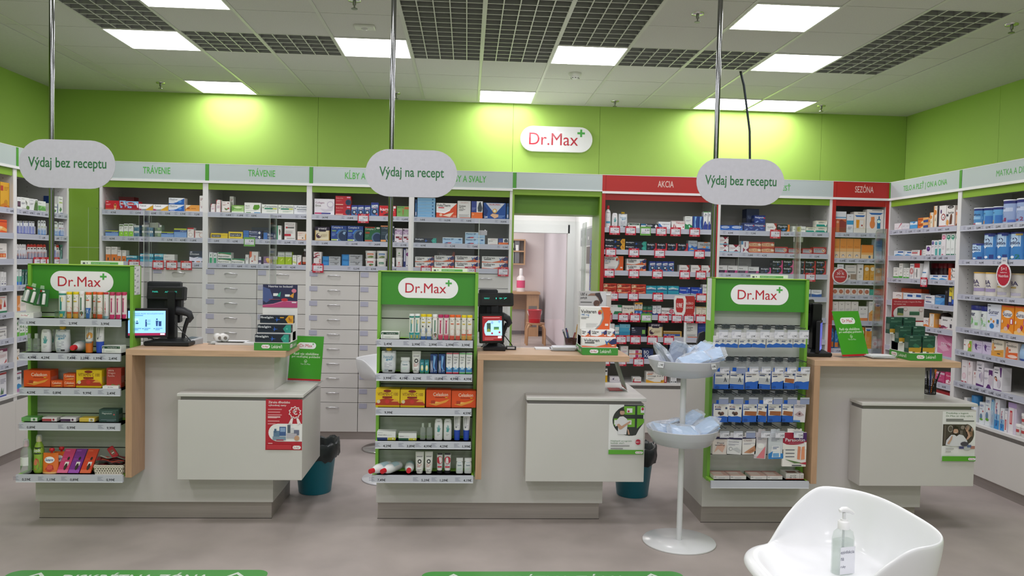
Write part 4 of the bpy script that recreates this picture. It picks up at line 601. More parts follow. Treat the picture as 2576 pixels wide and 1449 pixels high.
eba|n|tall yellow and white formula can|ebe6de|.1|P e6c62c .3 1 1 1 1 .8 .5 .88;B .04 .74 .5 .68 3a3060 EBA;B .4 .78 .38 .48 4a4070 HA;B .06 .22 .16 .36 3a3060 1;R .36 .18 .96 .32 a89ac0;P e6c62c 0 0 1 0 1 .1 .3 .03;L .06 .4 .76 1 66a;cap d8a83a .05 1
eba2|n|tall grey and gold formula can|dedad2|.1|B .04 .8 .5 .68 3a3060 EBA;R .1 .38 .7 .45 b8a060;B .1 .24 .06 .24 444 1;R .3 .08 .9 .2 b9b4c4;P cfc4a0 0 0 1 0 1 .05 0 .03;L .3 .9 .28 2 bbb;cap c9b48a .05 1
sunarcan|n|white formula can with green dot|e6ece9|.1|R 0 0 1 .36 cfe6dc;B .1 .66 .56 .7 2a2f5c unar;L .2 .7 .5 1 9ab;C .26 .34 .16 6ab85a;P d9efd0 .12 .36 .4 .36 .4 .33 .12 .33;B .66 .84 .16 .28 8ac080 1;cap 27307c .2 1
sunarcan2|n|white formula can numbered two|e6ece9|.1|R 0 0 1 .36 cfe6dc;B .06 .56 .56 .7 2a2f5c unar;L .2 .7 .5 1 9ab;C .22 .34 .16 6ab85a;P d9efd0 .1 .36 .4 .36 .4 .33 .1 .33;B .6 .84 .16 .28 8ac080 2;cap 27307c .2 1
sunw|b|large white formula carton|dfe4ee|.09|B .1 .86 .64 .8 2a3060 Sunar;L .2 .7 .58 1 9ad;C .3 .44 .045 e0b060;C .14 .35 .05 7aa83a;C .5 .37 .05 e08a3a;E .38 .2 .16 .1 2f80c8;B .72 .88 .3 .46 3a78b8 1;L .7 .9 .25 2 aab;R .05 .92 .25 .95 445
sunor|b|large orange formula carton|ee9226|.09|P e05a34 0 1 1 1 1 .94 0 .96;E .5 .7 .4 .14 eee9e4;B .14 .86 .62 .78 2a2f60 Sunar;R .72 .34 .96 .54 c8305a;B .78 .9 .36 .52 fff 1;P f0c070 0 .1 .5 .2 1 0 0 0;P b83a5a .46 .2 .56 .36 .72 .3 .6 .14;E .42 .16 .16 .08 e6c0b0;E .12 .42 .06 .06 f4e0c8
fruit|b|white carton with citrus leaf|eae8e2|.06|P 8ab83a .55 .1 .7 .9 1 .95 1 0 .5 0;C .72 .5 .2 e0803a;C .72 .5 .12 f0c8a0;L .06 .3 .86 1 99a;R .06 .5 .24 .56 a45
purp|b|lilac box with violet figure|d0c4dc|.07|P 5a3a78 .2 .6 .3 .8 .5 .66 .4 .4 .5 .2 .3 .3;T .1 .9 .62 .74 7a5a9a Femina;L .5 .9 .46 2 a9b;R 0 .94 1 1 ddd4e4
femi|b|white and amber family carton|e9e0cc|.08|P e0a040 0 .3 .4 .36 1 .46 1 0 0 0;B .1 .9 .7 .86 6a6a60 femibion;E .14 .5 .1 .3 e0a860;C .3 .52 .06 c05a3a;R .5 .14 .74 .2 543;L .3 .9 .3 1 b08a4a;R .05 .92 .2 .96 333
femi2|b|white and orange family carton|e9ddd0|.08|P e0642c 0 .3 .4 .36 1 .4 1 0 0 0;B .1 .9 .7 .86 6a6a60 femibion;E .14 .4 .12 .3 e07a40;C .36 .52 .06 c03a2a;R .6 .14 .9 .2 422;E .6 .14 .4 .1 f0d0c0;R .05 .92 .2 .96 333
bluepk|p|pale blue wipes pack|9fc0e0|.06|P 2f4aa0 0 0 .3 .2 .3 .6 0 .6;R 0 0 1 .12 2a4a9c;L .4 .9 .7 2 cde;cap cfe0f0 .02 .3
pinkt|b|tall white carton with pink pump|eae4e6|.06|E .44 .3 .3 .14 e6c0cc;E .44 .3 .2 .1 eed9de;R .0 .02 .4 .06 b0283c;R .6 .02 .9 .06 b0283c;L .2 .7 .7 1 b99
pinkt2|b|tall white carton with red drop|eae2e4|.06|E .3 .88 .1 .06 c03a4a;L .2 .7 .78 2 c99;L .2 .7 .5 3 cbb
pinkt3|b|small white carton with mauve curve|e9e2e2|.06|E .3 .84 .08 .1 b04a4a;E .9 .4 .3 .3 b09a94;L .2 .6 .6 2 caa
avent|b|white bottle carton with violet|e6e2e8|.07|B .1 .7 .82 .9 445 AVENT;R .3 .72 .7 .76 445;E .6 .42 .2 .12 8a86b0;P 5a2a70 0 0 1 0 1 .06 0 .1;L .2 .6 .62 1 99a;E .7 .4 .16 .2 c8bccc
avent2|b|white and violet bottle carton|e4dfe6|.07|B .06 .6 .8 .9 445 AVENT;R .56 .66 .98 .94 5a2a6a;E .76 .42 .22 .3 d0c4d0;P 5a2a70 .3 0 .9 0 .7 .2 .5 .2;L .1 .5 .5 2 aab;R .0 0 .04 1 5a2a70
avent3|b|white bottle carton with baby|e6e4e8|.07|B .06 .6 .84 .92 445 AVENT;R .1 .74 .5 .78 445;C .24 .52 .08 5a3a30;C .24 .5 .05 e0b8a0;C .36 .44 .05 c0503a;P 5a2a70 .7 1 .96 1 .9 .6 .8 .6;R 0 0 1 .04 5a2a70;E .66 .3 .2 .18 ccc4d0
nuk|b|white soother carton with green foot|e2e9ee|.06|B .06 .74 .8 .9 2a4a90 NUBYS;E .34 .34 .24 .14 6a8aa8;E .4 .22 .3 .05 6aa83a;C .66 .6 .04 c05a5a;L .1 .6 .7 1 9ab
bluepack|x|clear and blue hanging card|a9cce4|.02|R .2 .4 .7 1 4a88c0;T .36 .56 .45 .95 dfe l;E .4 .25 .3 .15 8a9ab0
toothp|b|tall white and blue tooth gel carton|e2e4ea|.05|R 0 0 1 .3 3a90d0;R 0 .3 1 .5 8fc0e2;T .3 .6 .1 .7 3a5a9c B;T .2 .5 .5 .9 c06a7a f
redtubeb|b|slim white carton with red bar|e6e4e6|.04|R .2 .1 .7 .6 c8303c;T .4 .52 .14 .56 f0c0c0 l;L .2 .8 .9 1 aab
redstick|b|tall lilac carton with red bar|d9cfe0|.06|R .1 0 .66 1 ebe8ec;R .22 .3 .5 .74 c8303c;T .3 .42 .34 .7 f0c0c0 l;R 0 .84 1 1 b8a0d0
jar|j|small grey lidded cream jar|dcd9d6|.06|R .1 .3 .9 .55 c04a4a;L .2 .8 .7 1 99a
bottlebl|k|white lotion bottle with blue cap|e4ebf2|.08|B .1 .7 .5 .64 2a4a8c NIVEX;L .2 .8 .3 3 9ab;cap 3a8ac8 .36 .9
yelpk|b|tall amber tea carton|e0a82c|.1|R 0 .66 .3 .86 b8402c;L .4 .9 .8 3 b07a1c;C .6 .2 .12 c08a20;P c87a1c 0 .1 .5 .2 1 .06 1 0 0 0;R .4 .02 .7 .06 b03a2c
orangepk|b|large orange powder carton|e6602c|.1|R 0 .8 1 .9 c03a2c;P f0b060 0 .3 .5 .5 1 .3 1 .1 .4 .2 0 .06;E .3 .4 .2 .1 f6d9a0
whorpk|b|white carton with amber tablets|e9e4de|.09|R 0 .1 .9 .36 d9603a;C .7 .22 .1 e8b070;C .4 .22 .1 e09050;B .1 .5 .62 .7 444 vitus;L .1 .9 .5 3 ccc
bagwh|b|white rice-pack carton|e4e4e2|.08|L .2 .8 .6 4 999;R .2 .1 .8 .2 778;L .3 .9 .3 1 444
redgrn|b|white carton with red and green figures|e6e0dc|.08|C .3 .6 .14 e0b090;R .2 .2 .4 .46 c0503a;P b02a2a .6 .3 .75 .7 .9 .3;R 0 0 1 .1 2f7a54;R 0 .9 1 1 444;L .1 .8 .8 1 c33
sandw|b|grey white carton with strokes|dedcd8|.08|B .1 .8 .55 .72 444 sinuletten;P aaa .6 .3 .8 .5 .9 .2;L .1 .5 .3 2 777;R 0 .8 1 .84 99a
maroonw|b|white carton with maroon head|e6e0e0|.08|R 0 .8 1 1 7a3050;E .3 .86 .2 .06 e6e0e0;L .1 .9 .6 4 caa;P c04a4a .6 .04 .9 .1 .9 .3
plantw|b|white carton with red trim and plant|e4e4ea|.08|R 0 .9 1 .98 b03a3a;P 5a7a5a .2 .1 .4 .4 .5 .2 .7 .36 .6 .1;R 0 0 1 .06 3a4a9c;L .2 .9 .7 4 99a
aloe|b|white carton with purple photo|e9eae9|.07|R .1 .2 .9 .66 4a3040;E .5 .45 .3 .18 6a4a60;L .3 .9 .84 1 99a
aloe2|b|white carton with succulent|e9eaea|.07|P 5c7a4a .5 0 .6 .5 .74 .9 .96 .9 1 .4 1 0;C .82 .8 .06 ccd0c8;L .06 .45 .86 1 99a;L .06 .5 .6 3 bbb
olive|b|white carton with olive sprig|e9ebe6|.07|P 4a4a40 .55 .8 .6 .4 .64 .7 .7 .3 .74 .6;E .82 .2 .2 .16 6a8a4a;L .06 .4 .86 1 777;L .06 .5 .56 3 99a;L .1 .7 .1 1 777
grnhalf|b|white carton with green field|e6ece4|.07|R 0 .1 1 .56 6aa85a;P 9acb84 .2 .2 .6 .5 1 .3 1 .56 .4 .56;L .06 .4 .78 1 777;T .1 .3 .06 .2 456 oral
bluecorn|b|deep blue carton|24458c|.07|R 0 .9 1 1 1c3670
whsprig|b|white carton with navy bar and sprig|e6eae6|.06|R .1 .62 .9 .7 2a3a70;P 5a8a4a .3 .1 .5 .4 .8 .3 .6 .1;R .92 0 1 1 2a4a8c;L .1 .6 .84 1 778
whlimeb|b|upright white carton with lime bar|e6e9e4|.06|R .2 .62 .9 .68 a9c24a;P 5a8a5a .2 .2 .5 .4 .8 .26 .5 .1;L .2 .8 .84 1 334;R .4 0 1 .06 2a4a8c
brushpk|x|blue toothbrush pack|3f50b8|.03|R 0 .6 1 1 e4e6ea;E .5 .72 .4 .12 b9bcc4;E .5 .73 .32 .09 e4e6ea;R .2 .1 .8 .5 5a6ad0;R .1 .9 .9 .96 333
pastep|x|white and blue toothpaste pack|e4e8ea|.03|P 3a88c8 .0 0 1 0 1 .4 .6 .3 .3 .44 0 .36;R .1 .5 .9 .62 c9d08a;R .2 .82 .8 .88 555;P 6ab0e0 .3 .1 .6 .3 .7 .1
pastepr|x|white and blue pack with red bar|e4e6ea|.03|P 3a80c8 0 0 1 0 1 .34 .5 .44 0 .3;R .1 .5 .9 .58 c03a44;R .1 .82 .8 .88 555
brushr|x|red and navy toothbrush pack|b03a34|.03|R 0 .84 1 .94 c02a2c;R 0 .44 1 .8 e4e0dc;R .2 .66 .8 .74 333;P 2a4a7c .2 0 .9 0 .8 .44 .3 .4;P a9c8e0 .6 .04 .75 .04 .7 .4 .6 .4;R 0 .4 1 .48 c8604a
brushw|x|white pack with rainbow foot|e6e4e4|.03|R 0 0 1 .26 2a3470;P e08a4a .1 .26 .5 .4 .9 .26;P c04a4a .1 .2 .5 .3 .9 .2;L .2 .8 .8 1 99a;R .5 .5 .55 .95 b9a8a4
bluegrn|b|tall white to green-blue carton|e4ebe8|.06|R 0 0 1 .2 2f78d0;R 0 .2 1 .55 58b090;P dfe6e2 .2 .9 .5 .7 .8 .8;L .2 .7 .86 1 666
darkgrn|b|tall dark green carton with curve|24504c|.06|P a9d8cc .2 0 .4 .4 .3 .6 .5 .6 .6 .3 .4 0;P e4ece8 .1 .9 .4 .7 .8 .9 .5 .6;R 0 .9 1 1 3a7a68
orcreme|b|orange and white cream carton|e9e2d6|.08|R 0 0 .34 1 e2904c;P f0c0a0 .1 .3 .3 .5 .34 .2;L .4 .9 .84 2 bbb;L .4 .9 .5 4 ccc
grntea|b|green and white carton|e4eae0|.07|R 0 0 1 .25 6ab84a;P 4a8a4a .1 .8 .4 .6 .6 .9;R .2 .4 .5 .5 2a5a3a;L .3 .9 .7 2 999
browntea|b|white and amber drops carton|e9e4dc|.07|P c08a4a .1 .1 .5 .4 .8 .1;L .2 .8 .8 2 777;R .5 .4 .9 .44 777
bluetea|b|white carton with blue wave foot|e4e8ee|.08|P 3f90c8 0 .3 .5 .4 1 .3 1 0 0 0;P c07ab0 0 .12 .5 .16 1 .1 1 0 0 0;R 0 .86 1 .92 b04a6a;B .2 .8 .6 .74 556 rosa
efT|e|teal effervescent tube|e6ebe8|.03|R 0 0 1 .26 2f9a98;T .3 .55 .3 .8 2f8a80 l;E .6 .7 .16 .1 e6d9b0;R .3 .04 .7 .16 c9c050;R 0 .86 1 .92 2a8a7c;cap eceded .1 1
efC|e|white vitamin tube with red C|ece8e0|.03|C .5 .3 .14 e0502c;B .34 .7 .26 .36 fff C;R 0 0 1 .18 e0a03a;L .2 .8 .8 2 777;R .2 .62 .8 .66 c9b02c;R 0 .18 1 .24 d8603a;cap e6cc1c .1 1
efW|e|plain white effervescent tube|ecebe8|.03|T .4 .62 .3 .8 2a6a4a l;C .4 .16 .08 b03a44;C .6 .2 .06 3a6a4a;L .2 .8 .86 1 a33;cap ecedee .1 1
efX|e|white tube with blue X|ece9e4|.03|R 0 0 1 .4 2f6ab8;B .3 .7 .2 .36 e6ecf4 X;P e0a04a 0 0 1 0 1 .14 0 .2;L .2 .8 .82 2 777;R .2 .68 .8 .72 c86a4a;cap e8662c .1 1
efO|e|orange vitamin tube|ece6de|.03|C .5 .3 .14 e0502c;B .34 .7 .26 .36 fff C;R 0 0 1 .16 e2502c;L .2 .8 .8 2 777;R .2 .62 .8 .66 d0603a;cap e8662c .1 1
efR|e|white and red aspirin tube|e6e6e4|.03|R 0 0 1 .1 8ab8c0;T .3 .6 .2 .7 c0303c A;P c03a34 .0 .9 .5 .74 1 .9;R 0 .92 1 1 c0303c;cap eceae8 .08 1
efP|e|pink multivitamin tube|ebdcdc|.03|T .34 .6 .24 .8 b03a6a l;R 0 0 1 .16 c8326a;P d87a90 .2 .76 .5 .7 .8 .8 .5 .62;R 0 .88 1 .94 c03060;cap b83a5c .1 1
efM|e|magenta multivitamin tube|e9dcdc|.03|T .34 .6 .24 .8 b02a5c l;R 0 0 1 .2 d8345c;P d06a80 .2 .8 .5 .7 .8 .84 .5 .62;R 0 .88 1 .94 b83068;cap b82c5c .1 1
efB|e|white tube with blue and yellow spots|e9e9e4|.03|C .6 .34 .14 2f6ab8;C .5 .2 .14 e6c24a;R 0 0 1 .12 2f6ab8;L .2 .8 .84 2 777;R .2 .66 .8 .7 c9b02c;C .4 .52 .03 333;cap e6cc1c .1 1
efG|e|pale grey effervescent tube|cfcfd4|.03|L .2 .8 .7 4 99a;cap d8602c .1 1
clearb|f|clear sanitiser bottle with flip cap|b9c4b8|.035|L .2 .8 .4 3 8a9a94;L .2 .8 .2 1 667;cap b4beb4 .26 .45
tubeo|u|white hand cream tube orange foot|e6e6e4|.04|T .2 .5 .5 .95 556 U;C .66 .64 .12 e0a04a;R 0 .36 1 .42 888;cap e07a2a .42 .8
tubeb|u|white hand cream tube blue foot|e6e6e8|.04|T .2 .5 .5 .95 556 U;L .55 .8 .6 2 bbc;cap 2a50c0 .42 .8
cel|b|orange vitamin C carton|e0521c|.09|B .28 .88 .66 .86 f4dcc8 Celaskon;R .36 .56 .86 .6 9a2c10;P e89a3a .1 .2 .5 .3 .95 .5 .8 .3 .4 .1;P f0b860 .2 .16 .4 .34 .6 .3;R .2 .22 .36 .4 b03a1c;R .76 .56 .86 .6 e6c02c
cels|b|small orange vitamin C carton|dd5a20|.06|B .1 .9 .5 .84 f0d0b8 Celaskon;P e8a04a .1 .1 .5 .3 .9 .36 .8 .16;R .3 .4 .9 .46 9a2c10
vitc|b|yellow vitamin C carton|e8c41c|.09|E .48 .9 .16 .08 8a2c1c;B .08 .92 .64 .82 7a2a1c VITAMIN C 100;R .28 .5 .68 .6 8a2418;P b03a1c 0 .2 .2 .42 .4 .5 .6 .48 .8 .42 1 .2 1 .1 0 .1;C .48 .3 .12 c8342c;C .12 .3 .1 d9c9a0;P e0a040 .64 .3 .8 .46 1 .3;R 0 0 1 .1 d9b418
dragon|b|red herb tea carton|a83830|.05|B .1 .5 .84 .94 e6c0b8 xtra;B .1 .6 .68 .8 e6b0a8 Dragon;T .1 .56 .56 .66 e6b0a8 Familie;P 6a7a3a .2 .04 .4 .2 .7 .12 .9 .2 .9 0 .2 0
candyg|b|flat green lozenge box|6aa860|.06|R .58 .05 .98 .95 e4ebe0;C .78 .5 .3 4a8a4a;L .05 .4 .5 2 9fd090
candyr|b|flat red lozenge box|e6e0e0|.06|R 0 .1 .64 .7 b83a44;C .78 .5 .26 a0304a;L .05 .5 .4 2 e0a0a8
candyp|b|flat plum lozenge box|e6e2e6|.06|R 0 .1 .64 .7 4a2c50;C .78 .5 .26 5a2a4a;L .05 .5 .4 2 a080a8
candyy|b|flat yellow lozenge box|e2c44a|.06|R .62 .06 .98 .94 e9e6d6;C .8 .5 .28 4a4a30;C .8 .46 .16 e6d060;L .05 .5 .4 2 f0e0a0
magn|b|dark teal magnesium carton|3a5650|.06|B .16 .66 .6 .76 e0e6e2 Magnesium;R .14 .82 .7 .84 8aa;C .78 .6 .06 c05a5a;L .1 .9 .18 1 9ab;L .4 .8 .08 1 9ab;R .9 .06 .98 .9 243c38
balm|f|white and blue wipes flask|e4e9ea|.05|P 4ab0c8 0 0 1 0 1 .3 0 .24;B .2 .8 .5 .6 3a6a80 Suavix;L .2 .8 .34 3 bdc;L .2 .8 .7 1 9bc;cap e6e9ea .22 .96
antis|u|white antiseptic cream tube|e4e4e0|.04|B .16 .84 .74 .82 556 pantexyl;C .5 .56 .1 333;C .5 .56 .05 e4e4e0;L .2 .8 .42 3 b66;L .24 .76 .18 2 777;cap e6e6e2 .12 .7
tealsm|b|small teal flower carton|2a8a94|.04|E .5 .4 .3 .22 e6d98a;E .5 .44 .18 .12 f0f0e0;R 0 .9 1 1 2f7a84;R 0 0 1 .12 2a7a5a;L .2 .8 .76 2 bde
nosedv|b|navy nasal spray carton|1f3a70|.06|T .06 .3 .05 .7 e6ecf4 N;P 5f9ad8 .4 .95 .8 .9 .6 .4 .8 .1 .4 .3;P 8fc0ec .5 .9 .7 .8 .56 .4;L .5 .9 .14 2 9bd;R 0 .94 1 1 2a4a88
searr|b|white sea-water spray carton red foot|e6e6e8|.05|R 0 0 1 .06 c8304a;P 3a80b8 0 .08 1 .08 1 .3 .7 .24 .5 .36 .3 .26 0 .32;P a9d0e6 .2 .2 .5 .36 .8 .2;B .2 .8 .76 .84 566 Morská;T .2 .7 .64 .72 566 voda;L .2 .7 .54 2 99a;R 0 .95 1 1 c04a5a
seagr|b|white sea-water spray carton green foot|e6e8e6|.05|R 0 0 1 .06 4aa85a;P 3a80b8 0 .08 1 .08 1 .3 .7 .24 .5 .36 .3 .26 0 .32;P a9d0e6 .2 .2 .5 .36 .8 .2;B .2 .8 .76 .84 566 Morská;T .2 .7 .64 .72 566 voda;L .2 .7 .54 2 99a;R 0 .95 1 1 6ab86a
gelb|b|white gel carton navy and yellow foot|e6e8e6|.06|R 0 0 .56 .3 2c3f70;P c9c83a .56 .0 1 0 1 .3 .6 .3;B .06 .5 .52 .66 445 ibuprofen;L .5 .8 .58 1 99a;L .06 .3 .84 1 99a;C .86 .14 .08 eee
gelg|b|white gel carton green and yellow foot|e6e8e6|.06|R 0 0 .56 .3 2a5a40;P c9c83a .56 .0 1 0 1 .3 .6 .3;B .06 .3 .52 .66 445 keto;L .3 .6 .58 1 99a;C .86 .14 .08 eee
darkcapt|u|white tube with black cap|e0dede|.04|R 0 .92 1 1 26262a;C .5 .66 .18 c02a40;P fff .4 .68 .6 .74 .5 .58;R .1 .3 .9 .37 c8304a;L .2 .8 .46 2 99a;cap 222226 .16 .9'''.split('\n'):
    q = l.split('|'); DESIGN[q[0]] = q[1:]
KIND = {'b': ('medicine_box', 'box'), 'k': ('bottle', 'bottle'), 'e': ('vitamin_tube', 'tube'), 'j': ('tub', 'jar'), 'n': ('formula_can', 'can'), 'u': ('cream_tube', 'tube'), 'p': ('refill_pouch', 'pouch'), 'f': ('flat_bottle', 'bottle'), 'x': ('hanging_pack', 'pack')}
def ring(rx, ry, n, z, seg=24):
    out = []
    for i in range(seg):
        c, s = cos(2*pi*i/seg), sin(2*pi*i/seg)
        out.append((rx*math.copysign(abs(c)**(2/n), c), ry*math.copysign(abs(s)**(2/n), s), z))
    return out
PCACHE = {}
def product_meshes(key, w, h):
    """meshes [(part name or None for the body, mesh)]; origin at base centre, front towards -y; sizes in metres"""
    ck = (key, round(w, 3), round(h, 3))
    if ck in PCACHE: return PCACHE[ck]
    shape, look, body, dep, ops = DESIGN[key]; d = float(dep); m = MB(); parts = []; mat = 'card'
    caps = [o.split(' ') for o in ops.split(';') if o.startswith('cap')]; cap = (caps[0][1], float(caps[0][2]), float(caps[0][3])) if caps else None
    band = [o.split(' ') for o in ops.split(';') if o.startswith('band')]
    if shape in 'bx':
        if shape == 'b':
            b2 = .0012; m.sbox([(-w/2+b2, b2, 0), (w/2-b2, b2, 0), (w/2-b2, d-b2, 0), (-w/2+b2, d-b2, 0)], [(-w/2, 0, b2), (w/2, 0, b2), (w/2, d, b2), (-w/2, d, b2)], [(-w/2, 0, h-b2), (w/2, 0, h-b2), (w/2, d, h-b2), (-w/2, d, h-b2)], [(-w/2+b2, b2, h), (w/2-b2, b2, h), (w/2-b2, d-b2, h), (-w/2+b2, d-b2, h)], mat='card', col=body)
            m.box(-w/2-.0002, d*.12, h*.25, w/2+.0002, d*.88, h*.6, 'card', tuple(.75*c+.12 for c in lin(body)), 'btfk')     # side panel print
        else:
            m.prism([(-w/2, 0), (w/2, 0), (w/2, h*.9), (w*.3, h), (-w*.3, h), (-w/2, h*.9)], 0, .004, 'gloss', body); m.box(-w*.38, -.012, h*.06, w*.38, 0, h*.62, 'film', 'fff', 'k')
        surf = lambda u, v, k: ((u-.5)*w, -EPS*k, v*h)
        print_ops(m, ops, surf, h/w, 'card'); PCACHE[ck] = [(None, m.mesh(KIND[shape][0]))]; return PCACHE[ck]
    rx = w/2; ry = rx; n = 2.; mat = 'plastic'
    if shape == 'e': prof = [(.97, 0), (1, .01), (1, 1-cap[1])]
    elif shape == 'n': prof = [(.96, 0), (1, .02), (1, 1-cap[1])]; n = 2.4 if key.startswith('can_t') or key.startswith('sun') else 2.; mat = 'gloss'
    elif shape == 'j': prof = [(.84, 0), (.9, .03), (.94, .72), (.9, .76)]; n = 2.6
    elif shape == 'k': a = 1-cap[1]; prof = [(.94, 0), (1, .03), (1, a*.72), (.8, a*.9), (cap[2]*.8, a*.97), (cap[2]*.8, a)]
    elif shape == 'f': a = 1-(cap[1] if cap else 0); prof = [(.92, 0), (1, .03), (.98, a*.7), (.86, a*.93), (.6, a)]; ry = min(rx*.6, .022); n = 3.
    elif shape == 'u': a = cap[1]; prof = [(.86, a), (.92, a+.05), (.98, .8), (1, .97), (1, 1)]; n = 2.2
    elif shape == 'p': a = 1-(cap[1] if cap else 0); prof = [(.86, 0), (.95, .05), (1, .3), (1, a*.8), (.98, a*.97), (.98, a)]; n = 2.6
    clear = key == 'clearb'
    def dim(v):
        for (r0, v0), (r1, v1) in zip(prof, prof[1:]):
            if v <= v1 or (r1, v1) == prof[-1]:
                t = max(0, min(1, (v-v0)/(v1-v0) if v1 > v0 else 0)); break
        r = r0+(r1-r0)*t; rr = ry*r
        if shape == 'u': rr = ry*(.86*(1-(v-prof[0][1])/(1-prof[0][1]))+.02) if v > prof[0][1] else ry*.86
        if shape == 'p': rr = .03*max(.06, sin(min(1, max(.02, 1-v))*pi*.75))
        return rx*r, rr
    levels = [v for _, v in prof]
    if shape in 'up': levels = [prof[0][1]+(1-prof[0][1])*i/8 for i in range(9)] if shape == 'u' else [prof[-1][1]*i/8 for i in range(9)]
    rings = []
    for v in levels:
        a, b = dim(v); rings.append(ring(a, b, n, v*h))
    m.sbox(*rings, mat='bottleglass' if clear else mat, col=body, smooth=True)
    def surf(u, v, k):
        a, b = dim(v); x = (u-.5)*2*a*.93; return (x, -b*max(0., 1-abs(x/a)**n)**(1/n)-EPS*k-.0003, v*h)
    print_ops(m, ops, surf, h/w, 'card', True)
    if band: 
        col, v0, v1 = band[0][1], float(band[0][2]), float(band[0][3]); a, b = dim((v0+v1)/2); m.sbox(ring(a*1.004, b*1.004, n, v0*h), ring(a*1.004, b*1.004, n, v1*h), mat='gloss', col=col, smooth=True, caps=False)
    parts.append((None, m.mesh(KIND[shape][0])))
    c = MB()
    if shape == 'e': c.lathe([(rx*1.02, (1-cap[1])*h), (rx*1.04, (1-cap[1]*.9)*h), (rx*1.04, h*.985), (rx*.98, h)], 'plastic', cap[0], 18)
    elif shape == 'n': c.sbox(ring(rx*1.03, ry*1.03, n, (1-cap[1])*h), ring(rx*1.04, ry*1.04, n, h*.985), ring(rx, ry, n, h), mat='plastic', col=cap[0], smooth=True)
    elif shape == 'j': c.sbox(ring(rx, ry, 2.6, .74*h), ring(rx, ry, 2.6, .97*h), ring(rx*.96, ry*.96, 2.6, h), mat='plastic', col='f0efec', smooth=True)
    elif shape == 'k': c.lathe([(rx*cap[2], (1-cap[1])*h), (rx*cap[2], h*.985), (rx*cap[2]*.9, h)], 'plastic', cap[0], 18)
    elif shape == 'f' and cap: c.sbox(ring(rx*cap[2], ry*.8, 2.6, (1-cap[1])*h), ring(rx*cap[2], ry*.8, 2.6, h), mat='plastic', col=cap[0])
    elif shape == 'u' and cap: c.sbox(ring(rx*cap[2], rx*.8*.9, 2.2, 0), ring(rx*(cap[2]+.1), rx*.8, 2.2, cap[1]*h), mat='plastic', col=cap[0], smooth=True)
    elif shape == 'p' and cap: c.lathe([(.006, (1-cap[1])*h), (.006, (1-cap[1]*.8)*h), (w*cap[2]*.5, (1-cap[1]*.75)*h), (w*cap[2]*.5, h)], 'plastic', cap[0], 14)
    if c.v: parts.append(('cap' if shape != 'j' else 'lid', c.mesh('cap')))
    PCACHE[ck] = parts; return parts
ORD = ['first', 'second', 'third', 'fourth', 'fifth', 'sixth', 'seventh', 'eighth', 'ninth', 'tenth', 'eleventh', 'twelfth', 'thirteenth', 'fourteenth', 'fifteenth']
SHELFN = ['top shelf', 'second shelf', 'third shelf', 'fourth shelf', 'fifth shelf', 'sixth shelf', 'seventh shelf', 'eighth shelf', 'ninth shelf']
UNITN = {'U1': 'leftmost back unit', 'U2': 'second back unit', 'U3': 'third back unit', 'U4': 'unit beside doorway', 'AK': 'red AKCIA unit', 'U6': 'unit after AKCIA', 'SZ': 'red SEZONA unit', 'R1': 'TELO side unit', 'R2': 'MATKA side unit', 'L1': 'left wall corner unit', 'L2': 'left edge unit', 'S1': 'left counter stand', 'S2': 'middle counter stand', 'S3': 'right counter stand'}
def place(key, loc, rz, w, h, label, group=None):
    parts = product_meshes(key, w, h); sh = DESIGN[key][0]; nm, cat = KIND[sh]; lk = DESIGN[key][1]
    if sh == 'b': nm = next((n for k, n in (('gel', 'gel_carton'), ('ointment', 'ointment_carton'), ('formula', 'formula_carton'), ('patch', 'patch_carton'), ('tablet', 'tablet_carton'), ('capsule', 'capsule_carton'), ('joint', 'supplement_carton'), ('vitamin', 'vitamin_carton'), ('tall', 'cosmetics_carton'), ('slim', 'drops_carton'), ('upright', 'drops_carton'), ('orange', 'suncare_carton')) if k in lk), 'medicine_box')
    if len(parts) == 1:
        o = put(parts[0][1], nm, None, loc, rz)
    else:
        o = put(None, nm, None, loc, rz); put(parts[0][1], 'body', o); put(parts[1][1], parts[1][0], o)
    return tag(o, label, cat, group)
